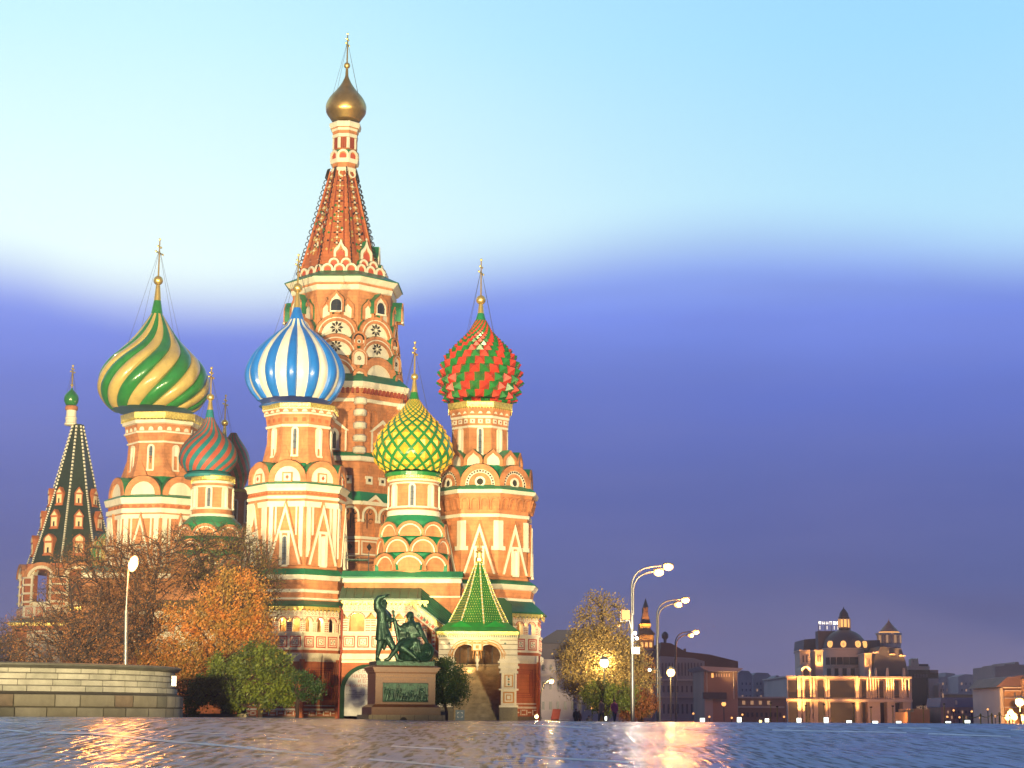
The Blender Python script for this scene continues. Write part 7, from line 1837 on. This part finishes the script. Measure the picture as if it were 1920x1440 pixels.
for k in range(-4, 5):
    X0 = f.x(1667, 1200, -16); P_ = frame(X0, f.Y + 16, R(21 * k), f.x(1667 + 22, 1200, -16) - X0); b = MB(); b.fbox(P_, -.16, .16, -.2, .1, PX(1667, 1206, f.Y + 16).z, PX(1667, 1191, f.Y + 16).z); b.build('column', LITD if k % 2 else C_TRIM, pv)  # every second column glows by itself
b = MB(); X0 = f.x(1667, 1186, -16); b.lathe([(f.x(1667 + 20, 1186) - f.x(1667, 1186), PX(1667, 1188.4, f.Y + 16).z), (f.x(1667 + 20, 1186) - f.x(1667, 1186), PX(1667, 1185.2, f.Y + 16).z)], 24, 0, X0, f.Y + 16, poly=False); b.build('lit_band', LIT, pv)
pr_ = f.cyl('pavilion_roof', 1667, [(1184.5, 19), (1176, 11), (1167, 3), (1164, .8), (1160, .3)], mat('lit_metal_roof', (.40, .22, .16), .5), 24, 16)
b = MB()
for k in range(-5, 6):
    a = R(16 * k); b.tube([(X0 + (f.x(1667 + 19, 1186) - X0) * math.sin(a), f.Y + 16 - (f.x(1667 + 19, 1186) - X0) * math.cos(a), f.z(1184.3, 1667, -16)), (X0 + .1 * math.sin(a), f.Y + 16 - .1, f.z(1166, 1667, -16))], .06, 4)
b.build('roof_rib', C_TRIM, pr_)
# uplights of the domed building: real lamps on its ledges
def uplight(x, y, Y, pw, col=(1, .46, .11), sz=.15):
    pw *= 2.6
    d = bpy.data.lights.new('uplight', 'SPOT'); d.energy = pw; d.color = col; d.spot_size = R(70); d.spot_blend = .8; d.shadow_soft_size = sz; o = bpy.data.objects.new('uplight', d); S.collection.objects.link(o); q = PX(x, y, Y); o.location = q; aim(o, q + Vector((0, .45, 1.6)))
for x in (1503, 1521, 1551, 1607, 1628, 1640, 1667, 1675, 1695, 1705): uplight(x, 1309, 328.0, 1500)
for x in (1489, 1503, 1522, 1551, 1575, 1598, 1619): uplight(x, 1267, 329.0, 2600)
for x in (1560, 1584, 1606): uplight(x, 1217, 329.5, 1200)
for x in (1495, 1507, 1548, 1607): uplight(x, 1353, 327.5, 1500)
for x in (1630, 1648, 1665, 1680, 1700): uplight(x, 1267, 330, 2200)
for x in (1655, 1680): uplight(x, 1209, 341, 1500)
uplight(1510, 1352, 327.5, 1500)
# rooftop lettering strip behind the dome
t = Far('rooftop_sign', 'white lit letters on a rooftop frame behind the dark dome', 'sign', 1568, 345); b = MB(); t.x_ = t.x
fr_ = t.box('frame', 1536, 1600, 1183, 1222, C_DARK, -3, 0)
rnd = random.Random(2)
for i, ch in enumerate('ольшойдом'):
    x_ = 1538 + i * 6.8
    b = MB(); m_ = .12
    for (a0, b0, a1, b1) in ((0, 0, 1, 6), (3, 0, 4, 6), (0, rnd.choice((2, 5, 0)), 4, rnd.choice((6.2, 3)))):
        b.fbox(t.B, t.x(x_ + a0), t.x(x_ + a1), 0, .2, *sorted((t.z(1171 - b0 + 0), t.z(1171 - b1))))
    b.build('letter', LITW2, t.t)
    if i % 2 == 0 or i == 5:
        b = MB(); b.fbox(t.B, t.x(x_ + 1), t.x(x_ + 2.4), 0, .2, t.z(1180), t.z(1173.5)); b.build('letter', LITW2, t.t)
for i in range(6): b = MB(); b.tube([t.B(t.x(1538 + i * 12), -.3, t.z(1184)), t.B(t.x(1538 + i * 12), -.3, t.z(1164))], .06, 4); b.build('support', C_DARK, t.t)

# --- glass block and tower right of it
f = Far('office_block', 'dark glass office block with pale roof band right of the domed building', 'building', 1735, 350)
w = f.box('wall', 1704, 1760, 1256, 1362, C_GLS, -25, 0); f.box('roof_band', 1704, 1744, 1249, 1256, C_TRIM, -25, .3, w); f.box('roof_band', 1744, 1760, 1256, 1262, C_BRN, -25, .2, w)
f.box('side_wall', 1741, 1760, 1272, 1362, C_PALE, 0, .8, w); f.box('lit_niche', 1752.5, 1759, 1290, 1330, C_OR, .8, .9, w); f.wins(w, 1714, 1740, 5, 1262, 1272, 1, 4, 7, C_DARK, 0)
for i in range(3): f.poly('roof_fin', [(1708 + i * 5, 1249), (1708 + i * 5, 1236), (1711 + i * 5, 1234), (1713.5 + i * 5, 1249)], C_TRIM, -3, -1)
f.box('roof_plant', 1724, 1742, 1245, 1249, C_ROOF, -12, -4); uplight(1756, 1331, 347.5, 900, (1, .72, .10))
f = Far('hotel_annexe', 'low orange lit annexe with hotel letters on its roof', 'building', 1725, 300)
w = f.box('wall', 1712, 1741, 1329, 1362, C_OR, -12, 0); f.box('wall', 1705, 1712, 1335, 1362, C_OR, -12, 0, w)
c = bpy.data.curves.new('lettering', 'FONT'); c.body = 'HOTEL'; c.size = .95; c.extrude = .03
o = bpy.data.objects.new('lettering', c); S.collection.objects.link(o); dg = bpy.context.evaluated_depsgraph_get(); me = bpy.data.meshes.new_from_object(o.evaluated_get(dg)); bpy.data.objects.remove(o)
ob = bpy.data.objects.new('lettering', me); S.collection.objects.link(ob); me.materials.clear(); me.materials.append(LITD); ob.parent = f.t; ob.location = Vector((f.x(1717), f.Y, f.z(1328.6))) - Vector(ORG[f.t.name]); ob.rotation_euler = (math.pi / 2, 0, 0)
bb = [v.co.x for v in me.vertices]; ob.scale = ((f.x(1738) - f.x(1717)) / max(bb), (f.z(1321.5) - f.z(1328.6)) / .72, 1)
uplight(1716, 1352, 296, 900, (1, .5, .15), .3); uplight(1732, 1352, 296, 900, (1, .5, .15), .3)
f = Far('slim_block', 'narrow pointed building with one yellow lit edge beside the office block', 'building', 1765, 345)
w = f.poly('wall', [(1760, 1362), (1760, 1285), (1764, 1281), (1768, 1285), (1769, 1362)], C_GREY, -10, 0); f.box('lit_edge', 1766.5, 1768.5, 1300, 1325, LITD, 0, .2, w); f.wins(w, 1762, 1766, 1, 1288, 1340, 4, 2.4, 5, C_DARK, 0)
f = Far('low_building', 'long low building with a blue roof and rows of small windows, lower right', 'building', 1820, 300)
w = f.box('wall', 1762, 1870, 1326, 1362, C_BRN, -10, 0); rf = f.poly('roof', [(1762, 1326), (1765, 1308), (1868, 1308), (1872, 1326)], C_BLUE, -10, -.01, f.t); f.wins(w, 1772, 1866, 14, 1330, 1350, 2, 2.6, 5, C_DARK, 0, lambda i, j: (i * 5 + j * 3) % 4 == 0, mlit=LITD)
for x_ in (1793, 1846): f.cyl('roof_light', x_, [(1321, 2), (1315, 2), (1313, 1)], C_TRIM, 8, -1, rf)
f = Far('building', 'long flat building with a pale roof edge behind the blue roof', 'building', 1820, 420); w = f.box('wall', 1768, 1850, 1302, 1362, C_OR, -10, 0); f.box('roof_edge', 1768, 1846, 1300, 1302, C_TRIM, -10, .3, w)
# --- orange lit building on the right edge
f = Far('building', 'three storey building lit bright orange at the right edge of the picture', 'building', 1905, 262)
w = f.box('wall', 1882, 1945, 1288, 1362, C_OR, -16, 0); f.box('side_wall', 1874, 1882, 1290, 1362, C_PALE, -16, -.5, w)
for y_ in (1288, 1294, 1308, 1325): f.box('cornice', 1880 if y_ < 1290 else 1883, 1945, y_, y_ + 1.8, C_TRIM, 0, .7, w)
f.poly('roof', [(1868, 1288), (1888, 1270), (1920, 1266), (1950, 1288)], C_RR, -16, .4); f.wins(w, 1896, 1940, 4, 1297, 1307, 1, 3.5, 8, C_DARK, 0); f.wins(w, 1896, 1940, 4, 1312, 1324, 1, 4, 9, C_DARK, 0); f.box('turret', 1917, 1940, 1273, 1362, C_OR, 0, 1.4, w)
# --- distant silhouettes
for (nm, lab, px0, px1, yt, Y, m, pts) in (
        ('building', 'large dim block behind the orange lit building at the right edge', 1866, 1960, 1252, 620, C_BRN, [(1866, 1362), (1866, 1249), (1884, 1249), (1884, 1245), (1902, 1245), (1904, 1241), (1910, 1241), (1911, 1246), (1960, 1248), (1960, 1362)]),
        ('building', 'dim distant block left of the centre of the skyline gap on the right', 1760, 1792, 1262, 800, C_GREY, [(1756, 1362), (1756, 1270), (1773, 1268), (1773, 1261), (1791, 1263), (1791, 1362)]),
        ('building', 'dim wide distant block right of the centre of the skyline gap on the right', 1795, 1868, 1266, 780, C_GREY, [(1796, 1362), (1797, 1268), (1810, 1264), (1828, 1265), (1840, 1270), (1868, 1266), (1868, 1362)]),
        ('building', 'dim gabled distant house just left of the domed building', 1450, 1478, 1262, 640, C_GREY, [(1446, 1362), (1446, 1274), (1458, 1266), (1470, 1274), (1480, 1276), (1480, 1362)]),
        ('building', 'dim distant block with flat roof between the gabled house and the projecting roof slab', 1412, 1448, 1260, 660, C_GREY, [(1412, 1362), (1412, 1266), (1418, 1261), (1440, 1262), (1446, 1268), (1446, 1362)]),
        ('building', 'dim distant block right of the projecting roof slab', 1384, 1414, 1258, 600, C_GREY, [(1384, 1362), (1384, 1262), (1390, 1257), (1404, 1258), (1411, 1266), (1411, 1362)])):
    f = Far(nm, lab, 'building', (px0 + px1) / 2, Y); w = f.poly('wall', pts, m, -30, 0)
    n_ = max(3, int((px1 - px0) / 9)); f.wins(w, px0 + 4, min(px1, 1919) - 4, n_, 1276, 1312, 3, 2.6, 4.5, C_DARK, 0, lambda i, j: (i * 7 + j * 3 + int(px0)) % 5 == 0, mlit=LITD)
f = Far('low_building', 'low building with four orange lit windows and a white cornice, centre right', 'building', 1430, 290)
w = f.box('wall', 1384, 1474, 1308, 1362, C_BRN, -10, 0); f.box('cornice', 1382, 1474, 1306, 1309, C_PALE, -10, .6, w); f.box('cornice', 1384, 1470, 1324, 1327, C_PALE, 0, .5, w); f.wins(w, 1386, 1448, 4, 1312, 1323, 1, 5.5, 7, C_GLS, 0, lambda i, j: True, mlit=LITD); f.wins(w, 1388, 1466, 9, 1334, 1346, 1, 4, 8, C_DARK, 0)
f = Far('building', 'reddish building with a wide projecting pale roof slab and small lit windows', 'building', 1345, 270)
w = f.box('wall', 1320, 1383, 1254, 1362, C_BRN, -16, 0); f.poly('roof_slab', [(1312, 1249), (1336, 1250), (1394, 1253), (1386, 1259), (1330, 1259), (1318, 1254)], C_PALE, -17, 2.4, w)
f.wins(w, 1334, 1338, 1, 1262, 1271, 1, 4, 8, C_GLS, 0, lambda i, j: True); f.wins(w, 1341, 1370, 6, 1262, 1270, 1, 1.6, 6, C_GLS, 0, lambda i, j: True, mlit=LITD)
for x_ in (1326, 1376): f.cyl('column', x_, [(1310, 1), (1259, 1)], C_PALE, 10, -.8, w)
f.box('canopy', 1318, 1362, 1298, 1310, C_ROOF, 0, 1.2, w); f.box('pilaster', 1321, 1336, 1310, 1362, C_GREY, 0, .5, w); uplight(1375, 1309, 267.5, 420, (1, .6, .2))
f = Far('building', 'long grey building with a dark sloping roof behind the tall street lamps', 'building', 1290, 300)
w = f.poly('wall', [(1238, 1362), (1238, 1230), (1300, 1234), (1321, 1240), (1321, 1362)], C_GREY, -20, 0); rf = f.poly('roof', [(1236, 1231), (1240, 1204), (1258, 1206), (1286, 1222), (1330, 1227), (1384, 1240), (1384, 1262), (1318, 1262), (1318, 1240)], C_RR, -22, -1)
f.wins(w, 1240, 1318, 13, 1242, 1268, 1, 1.8, 24, C_DARK, 0); f.box('cornice', 1238, 1322, 1273, 1276, C_TRIM, 0, .7, w); f.wins(w, 1240, 1318, 9, 1284, 1300, 1, 3.2, 12, C_DARK, 0); f.box('cornice', 1238, 1321, 1306, 1308, C_TRIM, 0, .6, w); f.wins(w, 1240, 1318, 9, 1316, 1342, 1, 3.4, 18, C_DARK, 0)
f.cyl('roof_cupola', 1247, [(1206, 2.5), (1199, 3), (1196, 6), (1190, 6.5), (1186, 4), (1184, .8)], C_ROOF, 16, 4, rf); f.box('chimney', 1284, 1287, 1216, 1226, C_RR, -6, -4, rf); f.box('lit_pier', 1314, 1318.5, 1290, 1308, LIT, 0, .3, w)
f = Far('tower_building', 'slender spired tower with a golden lit lantern above a grey building, between the tall lamps', 'building', 1211, 310)
w = f.box('wall', 1178, 1240, 1218, 1362, C_GREY, -14, 0); f.box('cornice', 1178, 1240, 1216, 1219, C_TRIM, -14, .6, w)
tw = f.box('tower', 1198, 1227, 1189, 1217, C_OR, -7, -1); f.box('tower', 1200, 1221, 1169, 1189, C_OR, -6, -2, tw); f.poly('tower_shoulder', [(1221, 1189), (1221, 1180), (1229, 1189)], C_OR, -6, -2, tw)
f.wins(tw, 1200, 1225, 3, 1204, 1214, 1, 5, 9, C_GLS, -1, lambda i, j: True); f.wins(tw, 1203, 1218, 2, 1173, 1183, 1, 3, 5, C_DARK, -2)
f.poly('spire', [(1202, 1169), (1206, 1150), (1206, 1139), (1215, 1139), (1215, 1150), (1220, 1169)], C_RR, -5.5, -2.5, tw); f.cyl('spire', 1210.5, [(1139, 5.5), (1137, 5), (1122, .3)], C_ROOF, 8, 4, tw)
f.wins(w, 1198, 1236, 3, 1250, 1264, 1, 6, 11, C_GLS, 0, lambda i, j: i != 1); f.wins(w, 1196, 1236, 4, 1284, 1304, 1, 4, 16, C_GLS, 0, lambda i, j: i % 2 == 0); f.box('cornice', 1178, 1240, 1270, 1272, C_TRIM, 0, .5, w); f.wins(w, 1196, 1236, 4, 1226, 1238, 1, 5, 9, C_DARK, 0)
for x in (1202, 1212, 1222): uplight(x, 1217, 309.7, 900, (1, .58, .12), .2)
for x in (1205, 1216): uplight(x, 1189, 310.8, 700, (1, .58, .12), .2)
for x in (1505, 1515, 1534, 1541, 1628): uplight(x, 1262, 332.6, 900)
f = Far('building', 'pale grey building with a dark hipped roof behind the large yellow tree', 'building', 1080, 235)
w = f.box('wall', 1008, 1178, 1238, 1362, C_PALE, -20, 0); f.box('wall', 1008, 1100, 1206, 1238, C_DARK, -20, -3, w); f.poly('roof', [(1010, 1206), (1020, 1196), (1044, 1181), (1110, 1181), (1140, 1206)], C_ROOF, -20, -2, w)
f.box('cornice', 1008, 1178, 1236, 1239, C_TRIM, 0, .5, w); f.box('cornice', 1008, 1178, 1263, 1265, C_TRIM, 0, .5, w); f.wins(w, 1012, 1176, 12, 1244, 1260, 1, 4, 11, C_GLS, 0); f.wins(w, 1012, 1176, 12, 1274, 1296, 1, 4, 15, C_GLS, 0); f.wins(w, 1012, 1176, 12, 1312, 1334, 1, 4.5, 15, C_GLS, 0)
# --- far left
f = Far('building', 'dim distant building glimpsed left of the bell tower', 'building', 15, 420); w = f.poly('wall', [(-20, 1362), (-20, 1192), (10, 1190), (14, 1184), (26, 1184), (40, 1160), (60, 1160), (60, 1362)], C_GREY, -20, 0); f.wins(w, 0, 20, 3, 1200, 1230, 2, 3, 6, C_DARK, 0)
# small lamp standards without light in front of the domed building
for i, px in enumerate((1445, 1457, 1511, 1545, 1600, 1633, 1674, 1731, 1770)):
    t = thing('lamp_standard', 'x', 'lamp post', tuple(ground_z(px, 135)), 'slim green posts beyond the edge of the square'); a = ground_z(px, 135); m = MB(); m.tube([a - Vector((0, 0, .3)), PX(px, 1318 + (i * 7) % 9, 135)], .035, 6); m.build('pole', BRASS, t); m = MB(); q = PX(px, 1318 + (i * 7) % 9, 135); m.box(tuple(q), (.16, .16, .10)); m.build('cap', IRON, t)
    t['label'] = ('slim olive post, ' + ('first', 'second', 'third', 'fourth', 'fifth', 'sixth', 'seventh', 'eighth', 'ninth')[i] + ' from the left of the row before the domed building')

# ================================================================ HAZE
HZ = bpy.data.materials.new('haze'); HZ.use_nodes = True; t = HZ.node_tree; t.nodes.clear(); v = t.nodes.new('ShaderNodeVolumePrincipled'); o_ = t.nodes.new('ShaderNodeOutputMaterial'); t.links.new(v.outputs[0], o_.inputs['Volume'])
v.inputs['Color'].default_value = (.86, .80, 1, 1); v.inputs['Density'].default_value = .00032; v.inputs['Anisotropy'].default_value = 0
h = MB(); h.box((0, 600, 32), (1900, 1330, 86)); struct(h.build('haze', HZ), 'stuff')

# wide lamps in front of the domed building
for px, pw in ((1500, 5200), (1560, 3600), (1620, 4600), (1680, 5200)):
    q = PX(px, 1352, 300); d = bpy.data.lights.new('facade_floodlight', 'SPOT'); d.energy = pw; d.color = (1, .44, .14); d.spot_size = R(80); d.spot_blend = .8; d.shadow_soft_size = .3; o = bpy.data.objects.new('facade_floodlight', d); S.collection.objects.link(o); o.location = q; aim(o, PX(px, 1260, 330))
q = PX(1885, 1352, 245); d = bpy.data.lights.new('facade_floodlight', 'SPOT'); d.energy = 9000; d.color = (1, .5, .14); d.spot_size = R(90); d.spot_blend = .8; o = bpy.data.objects.new('facade_floodlight', d); S.collection.objects.link(o); o.location = q; aim(o, PX(1905, 1310, 262))

gl = 'tiny warm street lamps beyond the low buildings on the right'
for i, (px, py) in enumerate(((1776, 1344), (1788, 1332), (1799, 1345), (1822, 1334), (1838, 1346), (1852, 1330), (1866, 1343), (1300, 1338), (1330, 1344), (1372, 1346), (1392, 1340), (1470, 1344))):
    t = thing('distant_lamp', 'tiny warm street lamp, ' + ('first', 'second', 'third', 'fourth', 'fifth', 'sixth', 'seventh')[i if i < 7 else i - 7] + (' of those right of the domed building' if i < 7 else ' of those left of the domed building'), 'lamp', tuple(ground_z(px, 240)), gl)
    q = PX(px, py, 240); m = MB(); m.sphere(q, .13, 6, 5); m.build('bulb', E_SM, t); m = MB(); m.tube([(q.x, q.y, q.z - .13), (q.x, q.y, t.location.z)], .05, 4); m.build('pole', IRON, t)
